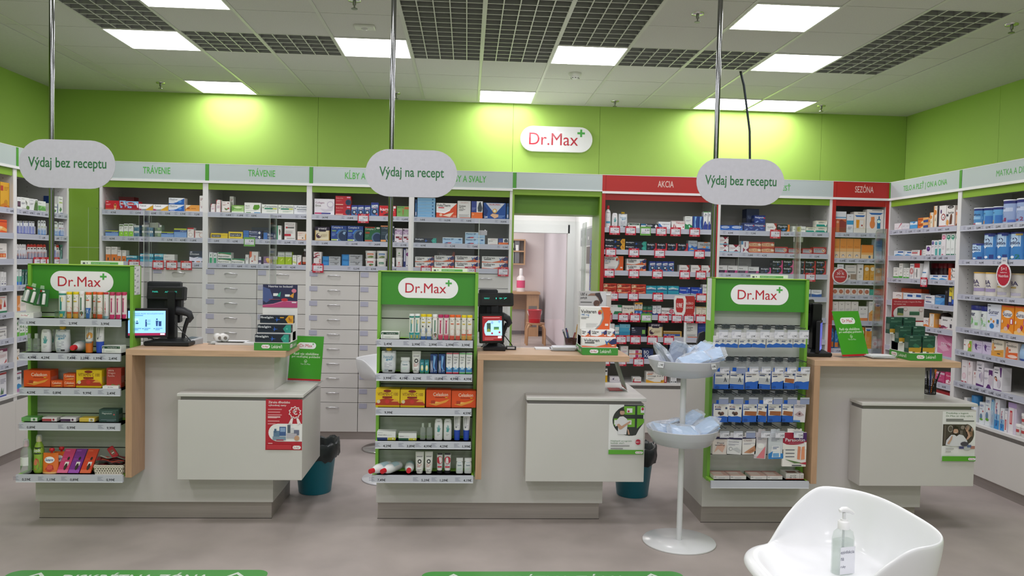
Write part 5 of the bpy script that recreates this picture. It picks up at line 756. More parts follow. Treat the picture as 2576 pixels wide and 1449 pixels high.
for l in '''U1 1 19930:remred -3092 115 81 1 0;remice -3005 53 83 1 0;remice -2923 106 79 1 0;talcid -2805 121 58 1 0;talcid -2678 125 57 1 0;maalox -2544 132 59 2 0;orangem -2410 119 59 1 0;whround -2330 34 143 1 0;darkred -3021 132 124 1 110
U1 2 17650:panblue -3095 108 48 1 0;greenpil -3014 35 105 1 0;greenpil -2974 37 111 1 0;greenpil -2932 38 112 1 0;pan -2885 42 49 2 0;panel -2817 43 52 2 0;pan -2768 47 53 2 0;panel -2701 57 53 2 0;panblue -2622 106 47 1 0;panblue -2511 107 80 1 0;redspir -2424 55 89 1 0;acysp -2350 78 66 1 0
U1 3 15470:orw -3127 42 125 1 0;orw -3074 50 126 1 0;orw -3030 30 98 1 0;orw -2992 32 97 1 0;imod -2926 87 52 1 0;imod -2798 111 72 1 0;imod -2694 73 73 1 0;whplain -2607 93 69 1 0;diosm -2371 123 105 1 0
U2 1 19930:redwh -2232 38 74 1 0;redwh -2187 38 111 1 0;rosebox -2122 69 99 1 0;greenherb -2019 105 68 1 0;leafbox -1892 140 93 1 0;fort -1743 136 81 1 0;fort -1603 134 81 1 0;fort2 -1471 122 81 1 0;whround -2098 34 150 1 90
U2 2 17650:yelbox -2178 147 47 1 0;yelbox2 -2035 121 62 1 0;procto -1892 155 38 2 0;procto -1740 108 61 1 0;greenhorse -1661 39 126 1 0;hemo -1565 93 157 1 0;herborange -1454 89 78 1 0;darkgel -1845 162 109 1 100
U2 3 15470:grnwht -2247 30 97 1 0;grnwht -2211 31 93 1 0;esp -2132 115 45 1 0;esp -2130 116 52 1 -1;esp -2014 112 45 1 0;whthin -1936 27 82 1 0;babybox -1877 74 110 1 0;purplethin -1824 22 65 1 0;ginger -1753 78 69 1 0;lime -1690 35 75 1 0;lime -1638 60 113 1 0;lime -1574 58 114 1 0;whlime -1522 34 86 1 0;redtip -1482 35 87 1 0;darkbot -1436 45 144 1 0
U3 1 19930:collagen -1267 174 142 1 0;zinc -1103 135 86 2 0;celb -1004 53 94 1 0;celb -947 53 95 1 0;celb -889 52 95 1 0;celb -825 64 121 1 0;kamik -712 148 96 1 0;revita -575 112 95 1 0
U3 2 17650:proen -1282 129 124 1 0;complex6 -1137 137 137 1 0;complex6 -994 139 138 1 0;complex3 -843 137 134 1 0;darkteal -711 119 147 1 0;pinkwave -613 66 127 1 0;pinkwave -545 60 127 1 0
U3 3 15470:squid -1322 69 120 1 0;lotion -1199 157 41 2 0;lotion -1020 178 51 2 0;tub_r -860 96 70 1 0;tub_o -861 97 70 1 -1;tub_g -763 87 70 1 0;tub_b -759 97 71 1 -1;wcube -675 59 82 1 0;cantub_r -604 63 86 1 0;cantub_g -604 65 82 1 -1;vertic -540 52 167 1 0
U4 1 19930:bluethin -462 14 158 1 0;bluestk -371 158 29 6 0;voltath -190 182 132 1 0;dictub -35 117 156 1 0;backbox 81 100 156 1 0;nurof 239 199 145 1 0;bluethin 356 20 145 1 0
U4 2 17650:ibalg -371 191 46 1 0;flect -132 177 55 1 0;flect 68 177 53 2 0;whor 228 90 56 1 0;backbox 323 87 57 1 0
U4 3 15470:volt -379 164 48 2 0;volt -203 175 55 2 0;volt 4 220 57 2 0;volt 250 232 56 2 0;voltdk -190 159 162 1 95
AK 1 19410:bottlewr 1268 50 201 1 0;handlot 1330 53 135 1 0;pouchy 1404 81 145 1 0;isop 1502 105 46 1 0;procdark 1644 157 43 1 0;bluewht 1782 108 65 1 0;flebo 1908 118 76 1 0;greenwht 2005 65 120 1 0;nosed 2067 50 122 1 0;nosed 2115 41 122 1 0;wavebox 2160 39 166 1 0;wavebox 2195 22 167 1 0
AK 2 17430:ibalgy 1333 181 50 2 0;ibalg 1525 192 40 2 0;ibalr 1671 90 68 1 0;ibalr 1766 91 69 1 0;ibalr 1861 90 70 1 0;ibalr 1957 90 71 1 0;bluegrey 2047 82 99 1 0;anacin 2150 116 88 1 0
AK 3 15550:voltpatch 1328 173 131 1 0;volt 1535 178 55 2 0;celb 1683 55 92 1 0;celb 1742 53 92 1 0;celb 1799 51 93 1 0;celb 1854 51 93 1 0;valet 1976 92 63 1 0;valet 2084 90 65 1 0;valet 2178 84 64 1 0
AK 4 13480:ferv 1300 120 45 2 0;ferv 1428 126 44 2 0;ferv 1561 130 43 2 0;imodb 1678 96 75 1 0;imodb 1777 95 76 1 0;imodb 1880 101 77 1 0;canes 1988 104 68 1 0;canes 2096 102 69 1 0;whd 2173 44 96 1 0
AK 5 11570:greenwh 1352 118 86 1 0;streps 1471 110 83 1 0;oranwh 1546 34 112 1 0;oranwh 1583 34 112 1 0;redgreen 1622 37 81 1 0;redgreen 1667 45 82 1 0;whblue 1712 36 86 1 0;whblue 1753 38 87 1 0;bioneg 1836 116 67 1 0;whd 1932 61 69 1 0;whd 2000 66 67 1 0;dropper 2069 42 71 1 0;beige 2122 51 84 1 0;beige 2171 40 83 1 0
AK 6 9570:whplain 1303 91 115 1 0;tealbox 1373 39 102 1 0;bluegrad 1444 97 113 1 0;darknavy 1569 134 89 1 0;proen 1725 135 126 1 0;goldblue 1885 168 56 1 0;dictub 2059 109 131 1 0;blueb 2159 82 134 1 0
AK 7 7570:redtxt 1446 68 113 1 0;biow 1547 115 39 2 0;bluebo 1660 100 93 1 0;whplain 1796 90 92 1 0;bluebo 1911 97 126 1 0
AK 8 5380:yellowthin 1276 37 125 1 0;whpurple 1375 113 51 1 0;redswirl 1568 77 50 1 0;walmark 1747 191 101 1 0;whiteb 1906 53 77 1 0
U6 1 19410:bluecan 2342 96 48 1 0;bluecan 2449 111 50 1 0;nalg 2564 94 74 1 0;nalg 2663 100 73 2 0;valet 2772 99 75 1 0;migr 2887 113 66 1 0;acyl 3032 120 54 1 0;aspir 3146 93 48 1 0;aspir 3244 99 55 2 0;nalgback 2635 117 210 1 110
U6 2 17430:atar 2335 81 70 2 0;atar 2436 103 71 1 0;atarv 2530 69 105 1 0;mig 2626 113 50 2 0;mig 2745 116 51 2 0;nuro 2870 123 61 1 0;nuro 2990 107 51 1 0;nuro 3119 95 52 1 0;nuro 3232 122 66 1 0
U6 3 15550:moxw 2334 81 69 1 0;moxw 2424 90 68 1 0;moxw 2520 94 65 1 0;moxw 2620 96 61 1 0;ibalp 2732 96 55 1 0;ibalp 2841 97 62 2 0;ibalp 2943 96 63 2 0;ibalgrey 3029 62 62 2 0;ibalr 3081 31 63 2 0;ibalr 3152 99 63 2 0;ibalr 3252 91 64 2 0;moxdk 2407 148 131 1 95;moxdk 2558 145 134 1 95
U6 4 13480:whbl 3094 131 70 1 0;whbl 3217 96 67 1 0
SZ 1 19460:sprayset 3418 105 194 1 0;whbluesun 3510 63 172 1 0;sunone 3602 111 195 1 0;suntwo 3746 157 220 1 0
SZ 2 17100:orgrad 3391 54 182 1 0;orgrad 3451 59 183 1 0;orgrad 3515 61 184 1 0;orgrad 3584 67 184 1 0;orangeb 3682 110 129 1 0;bluegradb 3786 69 185 1 0
SZ 3 15110:wd 3385 44 116 1 0;wd 3532 104 140 1 0;wd2 3620 62 150 1 0;oran 3682 49 142 1 0;oran 3737 51 143 1 0;oran 3796 56 115 1 0
SZ 4 13750:dotbox 3389 54 60 1 0;dotbox 3448 56 60 1 0;dotbox 3509 57 60 1 0;dotbox 3571 58 60 1 0;dotbox 3633 58 60 1 0;dotbox 3690 47 60 1 0;teal 3738 39 55 1 0;orred 3798 70 59 1 0
SZ 5 11370:wor 3394 59 175 1 0;wor 3457 58 176 1 0;wor 3518 56 177 1 0;wor 3582 65 177 1 0;wor2 3663 87 134 1 0;suntube 3742 52 182 1 0;suntube2 3800 49 162 1 0
SZ 6 8790:bluebot 3380 46 184 1 0;bluebot 3428 37 166 1 0;oran 3659 45 200 1 0;suntube2 3720 61 196 1 0;wbot 3793 50 115 1 0
R1 1 19750:pinkw 6932 124 61 1 0;pinks 6834 63 56 1 0;pinks 6770 54 53 1 0;bluebox 6681 110 66 1 0;sens 6542 156 46 2 0;herbs 6448 19 83 1 0;herbs 6414 45 128 1 0;herbs 6364 46 180 1 0;blackthin 6326 19 178 1 0;plum 6264 96 176 1 0;horse 6153 102 168 1 0;orangeman 6075 35 131 1 0
R1 2 17420:whbluep 6907 154 47 1 0;whbluep 6760 115 39 1 0;redwhb 6617 154 49 1 0;whplain 6508 49 54 1 0;purpl 6442 73 86 1 0;purpl2 6380 39 128 1 0;tealw 6333 44 127 1 0;tealw 6284 40 129 1 0;pinkc 6233 54 178 1 0;grnc 6172 56 177 1 0;grnc 6113 48 176 1 0;grnc 6067 34 175 1 0
R1 3 15420:gbx 6937 84 95 1 0;gbx 6863 58 133 1 0;gbx 6797 42 92 1 0;gbx 6748 44 93 1 0;cross 6686 59 131 1 0;redcap 6599 84 134 1 0;wtube 6511 80 153 1 0;whbluep 6351 122 39 1 0;whbluep 6226 119 41 1 0;fenist 6109 104 49 2 0;redjar 6592 99 138 1 120;redjar 6485 64 138 1 120;redjar 6420 53 139 1 120;redjar 6361 52 138 1 120
R1 4 13370:orb 6888 160 77 1 0;whbluep 6728 144 75 1 0;whbluep 6582 133 80 1 0;lac 6395 136 36 2 0;eller 6255 126 81 1 0;blackthin 6170 38 121 1 0;brush 6106 80 155 1 0;orred 6924 431 113 1 110
R1 5 11430:orb 6434 79 73 1 0;whorn 6350 75 117 1 0;darkbot 6254 93 153 1 0;boxmar 6142 170 100 1 0
R1 6 9250:pinkw 6294 47 154 1 0;pinkb 6160 206 181 1 0
R1 7 7040:pinkbox 6211 123 83 1 0;pink2 6103 83 96 1 0
R1 8 4900:redlow 6155 214 149 1 0
R2 1 19710:can_s 5850 97 134 1 0;can_1 5742 110 132 1 0;can_2 5634 97 131 1 0;can_w 5516 134 172 1 0;can_w2 5381 128 172 1 0
R2 2 17070:can_t1 5849 140 126 1 0;can_t1 5703 136 199 1 0;can_t1 5562 132 200 1 0;can_t2 5420 140 199 1 0;can_t2 5271 132 199 1 0
R2 3 14370:eba 5817 146 177 1 0;eba 5677 124 176 1 0;eba2 5544 131 176 1 0;eba2 5402 138 174 1 0;eba 5259 130 176 1 0
R2 4 11790:sunarcan 5829 131 179 1 0;sunarcan2 5711 94 178 1 0;sunw 5585 148 201 1 0;sunor 5438 131 199 1 0;sunor 5303 126 200 1 0
R2 5 10010:fruit 5872 97 88 1 0;purp 5762 109 89 1 0;purp 5653 100 92 1 0;femi 5528 134 121 1 0;femi2 5386 123 119 1 0;bluepk 5269 92 118 1 0
R2 6 7520:pinkt 5899 70 175 1 0;pinkt2 5831 55 175 1 0;pinkt3 5763 63 106 1 0;avent 5710 88 187 1 0;avent2 5618 101 148 1 0;avent3 5515 93 171 1 0
R2 7 4710:whround 5874 33 167 1 0;bottlebl 5800 84 196 1 0;nuk 5677 63 165 1 0;nuk 5609 63 216 1 0;bluepack 5552 35 207 1 0;toothp 5503 50 220 1 0;toothp 5448 42 163 1 0;redtubeb 5406 26 150 1 0;redstick 5347 83 221 1 0;jar 5299 54 83 1 0;jar 5243 52 83 2 0
L1 1 19430:aloe 6331 50 94 1 0;olive 6421 122 97 1 0;aloe2 6550 121 96 1 0;grnhalf 6676 118 87 1 0;whsprig 6862 102 80 1 0;whlimeb 6970 75 147 1 0;bluecorn 7055 126 153 1 90
L1 2 17530:brushpk 6322 38 98 1 0;brushpk 6363 36 100 1 0;brushpk 6404 36 101 1 0;brushpk 6444 37 103 1 0;brushpk 6486 37 104 1 0;brushpk 6529 40 105 1 0;pastep 6630 33 119 1 0;pastep 6668 34 121 1 0;pastep 6707 34 121 1 0;pastep 6812 30 121 1 0;pastep 6875 86 122 1 0;pastepr 6949 46 122 1 0;pastepr 6998 44 123 1 0
L1 3 15570:brushw 6314 28 115 1 0;brushw 6350 32 116 1 0;brushw 6387 32 116 1 0;brushw 6424 30 116 1 0;brushr 6467 42 118 1 0;brushr 6515 41 119 1 0;brushr 6563 42 120 1 0;brushr 6611 43 120 1 0;brushr 6660 43 121 1 0;brushr 6708 40 121 1 0;brushpk 6818 41 121 1 0;brushpk 6868 46 121 1 0;brushr 6919 46 122 1 0;darkgrn 6971 43 121 1 0
L1 4 13550:bluegrn 6312 36 125 1 0;bluegrn 6352 32 123 1 0;darkgrn 6395 37 120 1 0;darkgrn 6439 39 120 1 0
L1 5 11520:orcreme 6374 160 119 1 0
L1 6 9550:grntea 6320 36 131 1 0;grntea 6362 36 98 1 0;grntea 6403 33 92 1 0;grntea 6442 33 79 1 0
L1 7 7660:browntea 6315 53 90 1 0
L1 8 5200:bluetea 6332 87 163 1 0
L2 1 19430:yelpk 6159 112 190 1 0
L2 2 17530:orangepk 6112 111 99 1 0
L2 3 15570:whorpk 6115 118 118 1 0
L2 4 13550:bagwh 6077 29 109 1 0;bagwh 6114 33 107 1 0;bagwh 6152 32 103 1 0
L2 5 11520:redgrn 6122 112 143 1 0
L2 6 9550:sandw 6115 100 93 1 0
L2 7 7660:maroonw 6120 112 116 1 0
L2 8 5200:plantw 6114 100 185 1 0
S1 1 12365:efT -2352 45 157 1 0;efC -2312 29 154 1 0;efC -2275 32 155 1 0;efW -2241 29 158 1 0;efX -2205 32 154 1 0;efO -2139 32 156 1 0;efO -2184 21 155 1 38;efR -2103 30 156 1 0;efP -2068 30 157 1 0;efP -2034 29 157 1 0;efP -2013 29 157 1 30
S1 2 10355:clearb -2544 37 107 1 0;clearb -2502 41 108 1 0;handlot -2446 57 135 1 0;handlot -2436 22 129 1 60;pouchy -2353 82 151 1 0;tubeo -2203 47 157 1 0;tubeb -2141 48 158 1 0;isop -2065 108 44 1 0
S1 3 8325:cel -2487 150 97 1 0;cels -2374 65 39 1 0;cels -2304 67 40 2 0;vitc -2192 145 103 1 0;dragon -2051 83 117 1 0
S1 4 6295:candyg -2529 91 24 1 0;candyr -2417 83 24 1 0;candyp -2309 87 25 1 0;candyy -2203 87 24 1 0;magn -2080 110 75 1 0
S2 1 11445:isop -449 108 43 1 0;efT -323 30 151 1 0;efT -289 30 152 1 0;efB -253 32 151 1 0;efB -219 31 151 1 0;efW -184 29 151 1 0;efM -150 30 150 1 0;efM -116 31 150 1 0;efO -81 31 150 1 0;efO -46 30 150 1 0;efC -11 28 149 1 0;efC 23 32 149 1 0
S2 2 9415:pouchy -456 86 147 1 0;balm -358 57 92 1 0;antis -292 53 130 1 0;tealsm -256 23 81 1 0;tealsm -228 24 81 1 0;nosedv -186 42 115 1 0;nosedv -138 41 116 1 0;searr -94 35 125 1 0;searr -55 35 125 1 0;seagr -16 34 125 1 0;seagr 24 36 124 1 0
S2 3 7365:vitc -457 143 107 1 0;vitc -309 145 106 1 0;cel -154 149 105 1 0;cel -3 146 102 1 0
S2 4 5365:gelb -462 110 53 1 0;gelg -336 107 43 1 0;clearb -246 34 103 1 0;clearb -206 37 103 1 0;handlot -152 50 130 1 0;handlot -97 49 129 1 0;tubeb -40 41 147 1 0;tubeb 16 42 146 1 0
S2 5 3330:antis -262 51 130 1 0;antis -207 48 131 1 0;darkcapt -141 35 122 1 0;darkcapt -94 40 122 1 0;balm -21 43 95 1 0;balm 30 45 94 1 0'''.split('\n'):
    hd, b = l.split(':'); un, sn, z = hd.split(); sn = int(sn); z = int(z)/10000
    col = 0; ztop = z; nb = 0
    for it in b.split(';'):
        key, pos, w, h, n, back = it.split(' '); pos = int(pos)/1000; w = int(w)/1000; h = int(h)/1000; n = int(n); back = int(back)/1000
        on_top = back < 0; back = max(0, back); look = DESIGN[key][1]
        if back: nb += 1
        elif not on_top: col += 1
        where = ('%s set behind on' % ORD[nb-1]) if back else ORD[col-1]+' from left,'
        tail = ', %s, %s' % (SHELFN[sn-1], UNITN[un]) if not back else ' %s, %s' % (SHELFN[sn-1], UNITN[un])
        jit = rnd.uniform(-.004, .004)
        for i in range(n):
            st = '' if n == 1 and not on_top else (', upper' if on_top else (', lower' if n == 2 and i == 0 else ', upper' if n == 2 else ', %s up' % ORD[i]))
            zz = (ztop if on_top else z)+i*h+.0006
            base = .0205 if un[0] != 'S' or un == 'SZ' else .03
            if un[0] == 'R': loc = (XRS+base+back+jit, pos, zz); rz = -pi/2
            elif un[0] == 'L': loc = (XLS-base-back-jit, pos, zz); rz = pi/2
            elif un in ('S1', 'S2'): loc = (pos, 4.715+back+abs(jit), zz); rz = 0
            else: loc = (pos, 7.0705+back+jit, zz); rz = 0
            if DESIGN[key][0] in 'kenjfup':      # round shapes have their origin at the axis
                dd = (w/2 if DESIGN[key][0] in 'kenj' else .022)+.004
                loc = (loc[0]+(dd if un[0] == 'R' else -dd if un[0] == 'L' else 0), loc[1]+(0 if un[0] in 'RL' else dd), zz)
            place(key, loc, rz+rnd.uniform(-.02, .02)*(1 if n == 1 else 0), w, h-.0008, '%s, %s%s%s' % (look, where, tail, st) if not back else '%s %s%s' % (look, where, tail), look+' packs')
        if not on_top and not back: ztop = z+n*h

# ------------------------------------------------------------------ service counters with display stands
GREEN, GREENL = '3f8f2c', '79b43c'
def fmt_prices(mb, y, z0, items):
    for x, t in items:
        mb.text(t, x-.02, x+.028, z0+.010, z0+.024, y, 'card', '14141c', True, res=2)
        for i, l in enumerate((.03, .02, .026, .034)): mb.box(x-.07, y, z0+.031-i*.006, x-.07+l, y+.0002, z0+.0325-i*.006, 'card', '6a6a8a', 'btklr')
def counter(X0, dy, bx, label):
    t = thing('service_counter', label, 'counter', (X0, 4.68+dy, 0), 0, 'service counters')
    m = MB(); m.rbox(-.607, .19, .11, .805, .74, 1.029, 'lam', 'cbc8c5', .002); m.build('body', t)
    m = MB(); m.box(-.6, .222, 0, .79, .73, .1095, 'brushed', 'aca49f'); m.box(-.602, .2215, .0, .792, .225, .003, 'matte', '2a2826'); m.build('plinth', t)
    m = MB(); m.rbox(0, 0, .312, .036, .189, 1.03, 'woodv', 'bb9678', .0015); m.build('wood_panel', t)
    m = MB(); m.rbox(0, 0, 1.0302, .915, .385, 1.066, 'wood', 'c9a688', .0015); m.build('worktop', t)
    m = MB(); m.rbox(bx, .04, .29, bx+.725, .1885, .765, 'lam', 'cdcac7', .002); m.rbox(.806, .1885, .29, bx+.725, .62, .765, 'lam', 'cdcac7', .002); d = m.build('desk_box', t)
    m = MB(); m.box(bx+.012, .052, .765, bx+.70, .1885, .786, 'brushed', '7d7b79'); m.box(.806, .1885, .765, bx+.70, .6, .786, 'brushed', '7d7b79'); m.build('recess_strip', d)
    m = MB(); m.rbox(bx-.004, .034, .786, bx+.73, .1885, .806, 'lam', 'd2d0cd', .003); m.rbox(.806, .1885, .786, bx+.73, .63, .806, 'lam', 'd2d0cd', .003); m.build('desk_top', t)
    return t
def stand(X0, dy, shelves, label, prices, hooks=False):
    t = thing('display_stand', label, 'display stand', (X0, 4.68+dy, 0), 0, 'green display stands on the counters')
    for x in (-.607, -.021):
        m = MB(); m.box(x, .105, .3, x+.018, .188, 1.0295, 'lam', GREENL); m.box(x, .105, 1.0295, x+.018, .22, 1.548, 'lam', GREENL); m.build('side_panel', t)
    m = MB(); m.box(-.589, .122, 1.346, -.021, .14, 1.545, 'lam', GREEN); m.box(-.607, .105, 1.545, -.003, .22, 1.55, 'lam', '9cc84a'); hb = m.build('header_board', t)
    m = MB(); logo(m, -.487, -.124, 1.388, 1.510, .1215); m.build('logo_plate', hb)
    gz = [1.346, 1.257, 1.057, .852, .652, .446, .305]
    for a, b in zip(gz, gz[1:]):
        m = MB(); m.box(-.589, .176, b+.004, -.021, .1885, a-.002, 'lam', 'c6c8c4' if hooks else 'bcc2b6'); m.build('slat', t)  # shelved stands: shadow on the grey-white slats painted in as grey-green
    m = MB(); m.box(-.589, .1825, .3, -.021, .1885, 1.34, 'matte', '2e2e2c'); m.build('backing', t)
    for i, z in enumerate(shelves):
        last = i == len(shelves)-1
        m = MB(); x0, x1 = (-.615, -.012) if last else (-.597, -.03)
        m.box(max(x0, -.588), .012, z-.012, min(x1, -.0225), .174, z, 'lam', '8cc63c'); m.box(x0, .012, z-.012, x1, .1045, z, 'lam', '8cc63c'); s = m.build('shelf', t)
        m = MB(); m.box(x0, -.002 if not last else -.006, z-.042, x1, .012, z+.001, 'plastic', 'c4c7d2', 'k'); m.box(x0, -.003 if not last else -.007, z-.042, x1, -.002, z-.038, 'plastic', 'e6e8f0', 'k')
        fmt_prices(m, -.0065 if last else -.0026, z-.042, prices.get(i, [])); m.build('price_strip', s)
    return t
C1X, C2X, C3X = -1.968, .074, 2.105
def sx(c, x, X0, y): return None
counter(C1X, 0, .284, 'white service counter with beech worktop and red poster')
counter(C2X, 0, .305, 'white service counter with beech worktop, middle of three')
counter(C3X, -.06, .325, 'white service counter with beech worktop behind the mask stand')
stand(C1X, 0, [1.2365, 1.0355, .8325, .6295, .326], 'green display stand with white logo, on the left counter',
      {0: [(-.535, '1,99€'), (-.3, '2,99€'), (-.12, '3,99€')], 1: [(-.53, '4,99€'), (-.455, '4,29€'), (-.31, '7,49€'), (-.235, '2,29€'), (-.16, '1,99€'), (-.075, '2,49€')], 2: [(-.535, '4,59€'), (-.39, '0,89€'), (-.22, '9,99€'), (-.085, '2,49€')], 3: [(-.535, '0,89€'), (-.31, '0,99€'), (-.085, '9,99€')], 4: [(-.56, '0,59€'), (-.42, '1,19€'), (-.29, '0,89€'), (-.085, '0,99€')]})
stand(C2X, 0, [1.1445, .9415, .7365, .5365, .333], 'green display stand with white logo, on the middle counter',
      {0: [(-.535, '2,49€'), (-.37, '2,99€'), (-.27, '2,99€'), (-.17, '2,99€'), (-.075, '3,99€')], 1: [(-.535, '3,99€'), (-.44, '4,19€'), (-.36, '5,29€'), (-.23, '13,89€'), (-.14, '4,99€'), (-.06, '4,99€')], 2: [(-.525, '9,99€'), (-.06, '4,59€')], 3: [(-.53, '4,29€'), (-.39, '3,89€'), (-.29, '4,99€'), (-.195, '4,29€'), (-.06, '1,99€')], 4: [(-.56, '7,49€'), (-.3, '5,29€'), (-.19, '1,29€'), (-.05, '4,19€')]})
st3 = stand(C3X, -.06, [.327], 'green display stand with blue plaster packs, on the right counter', {}, hooks=True)
# plaster packs hanging on hooks of the right-hand stand
HP = {  # key: (look, card, ops)
 'roll': ('small white and blue plaster box', 'e4e4e4', 'P 2a66c0 0 0 1 0 1 .3 .7 .4 .45 .26 .2 .36 0 .24;B .08 .5 .62 .7 667 medisan;R .08 .5 .4 .56 2a3a70;C .78 .6 .09 345;C .78 .6 .05 ccd'),
 'gauze': ('blue and grey gauze plaster pack', '1f5fc0', 'R .04 .28 .96 1 e4e4e4;R .06 .3 .94 .62 b9bcc0;B .08 .6 .82 .88 445 Sensitive;R .08 .74 .5 .79 2a3a70;C .86 .86 .06 3a4a70;P 333a48 .6 .4 .66 .6 .7 .62 .66 .44;P 333a48 .76 .4 .66 .66 .7 .68 .8 .44;E .2 .1 .14 .07 174a9c'),
 'water': ('blue and white water-resistant plaster pack', '1f5fc0', 'P e6e4e2 0 .38 .3 .46 .6 .4 1 .48 1 1 0 1;B .08 .8 .8 .88 6a4a4a Water resist;R .08 .7 .46 .75 2a3a70;P d6d6d8 .2 .42 .9 .46 .9 .62 .5 .66 .2 .56;E .2 .12 .14 .07 174a9c'),
 'brown': ('blue plaster pack with brown strip', '1f5fc0', 'P e6e4e2 .04 .36 .96 .36 .96 1 .04 1;B .08 .6 .8 .88 445 Classic;R .08 .7 .46 .75 2a3a70;P a0623c .12 .4 .9 .34 .94 .58 .16 .62;C .86 .84 .06 3a4a70;E .2 .12 .14 .07 174a9c'),
 'kids': ('blue plaster pack with ladybird print', '1f5fc0', 'P e6e4e2 0 .34 .3 .3 .7 .34 1 .3 1 1 0 1;B .1 .5 .78 .9 7a3a4a Kids;R .1 .68 .5 .74 2a3a70;C .4 .5 .08 5a4a44;C .6 .48 .1 6a4a40;C .5 .42 .06 3a3030;C .86 .78 .06 3a4a70'),
 'eye': ('white eye-patch pack', 'dcd6dc', 'B .1 .9 .86 .92 556 oftalmo;L .1 .7 .8 1 889;P b9a0a8 .1 .4 .5 .62 .9 .4 .5 .3;C .5 .45 .06 5a3a40;R 0 0 .6 .1 4a80c0'),
 'worry': ('beige heel plaster pack', 'e0d6d2', 'R 0 .86 1 1 2a2450;P d8b0a0 .1 .1 .4 .3 .7 .1 .9 .5 .6 .6 .3 .5;B .3 .8 .6 .7 445 Dont;B .15 .85 .46 .56 445 worry'),
 'white': ('white corn plaster pack', 'e2e2e4', 'R 0 .84 1 .94 2a2450;T .1 .8 .66 .76 889 Sensitive;L .1 .8 .56 2 99a;C .28 .3 .1 667;C .28 .3 .08 e2e2e4;P c4c6ca .4 .3 .7 .4 .95 .26 .9 .1'),
 'foot': ('white foot plaster pack', 'e6e2e0', 'R 0 .88 1 .97 2a2450;T .1 .7 .74 .84 8a6a6a Classic;L .1 .9 .62 2 99a;P c08a6a .1 .1 .5 .3 .9 .5 .95 .2 .6 .06;P a87050 .4 .14 .8 .3 .8 .16'),
 'clip': ('clear pack with pink band', 'c6c0c4', 'R .1 .1 .9 .6 d9d6d8;P d87a84 .2 .02 .9 .02 .9 .5;E .5 .5 .3 .1 ecebea;L .2 .7 .8 2 99a'),
 'floss': ('clear and blue floss pack', 'ccd2d8', 'R .02 0 .98 .2 2f80c8;R .2 .06 .8 .4 e4e8ec;P 2f80c8 .0 .2 .3 .3 .2 0 0 0;R .24 .3 .76 .5 e8e8ea;L .2 .8 .8 3 99a;L .3 .7 .44 2 3a5a90;R .3 .08 .7 .22 6aa4d8'),
 'para': ('white pack with bare feet and red banner', 'e9e6e2', 'R 0 .72 1 1 a01f3a;P 4a2464 .4 1 1 1 1 .78 .9 .72 .6 .7;E .4 .72 .5 .08 a01f3a;P e9e6e2 0 .5 1 .5 1 .64 .7 .6 .3 .6 0 .7;P d88a6a .62 .22 .74 .2 .76 .58 .64 .6;P e0946e .78 .2 .94 .22 .92 .6 .8 .58;B .1 .92 .74 .84 e8dfe6 Parasoftin;L .12 .5 .48 1 556;L .12 .5 .38 1 556;L .12 .5 .28 1 556;P 5a7a4a .1 .22 .5 .16 .9 .1 .5 .1;P b03040 .7 .1 1 .14 1 .06;R .4 .02 .8 .05 445;T .24 .9 .68 .71 d0b0c8 exfoliating'),
}
def hang_pack(key, x0, x1, z0, z1, n_lab, tilt=0., deep=.016, y=4.625):
    look, card, ops = HP[key]; w, h = x1-x0, z1-z0; m = MB()
    m.box(-w/2, 0, -h, w/2, deep, 0, 'card', card); m.box(-w*.3, deep*.3, 0, w*.3, deep*.5, .022, 'plastic', '1f62c8' if card == '1f5fc0' else card)
    print_ops(m, ops, lambda u, v, k: ((u-.5)*w, -EPS*k, (v-1)*h), h/w)
    o = m.build('plaster_pack', None, ((x0+x1)/2, y, z1)); o.rotation_euler = (0, tilt, 0)
    return tag(o, look+', '+n_lab, 'pack', 'packs hanging on the hooks')
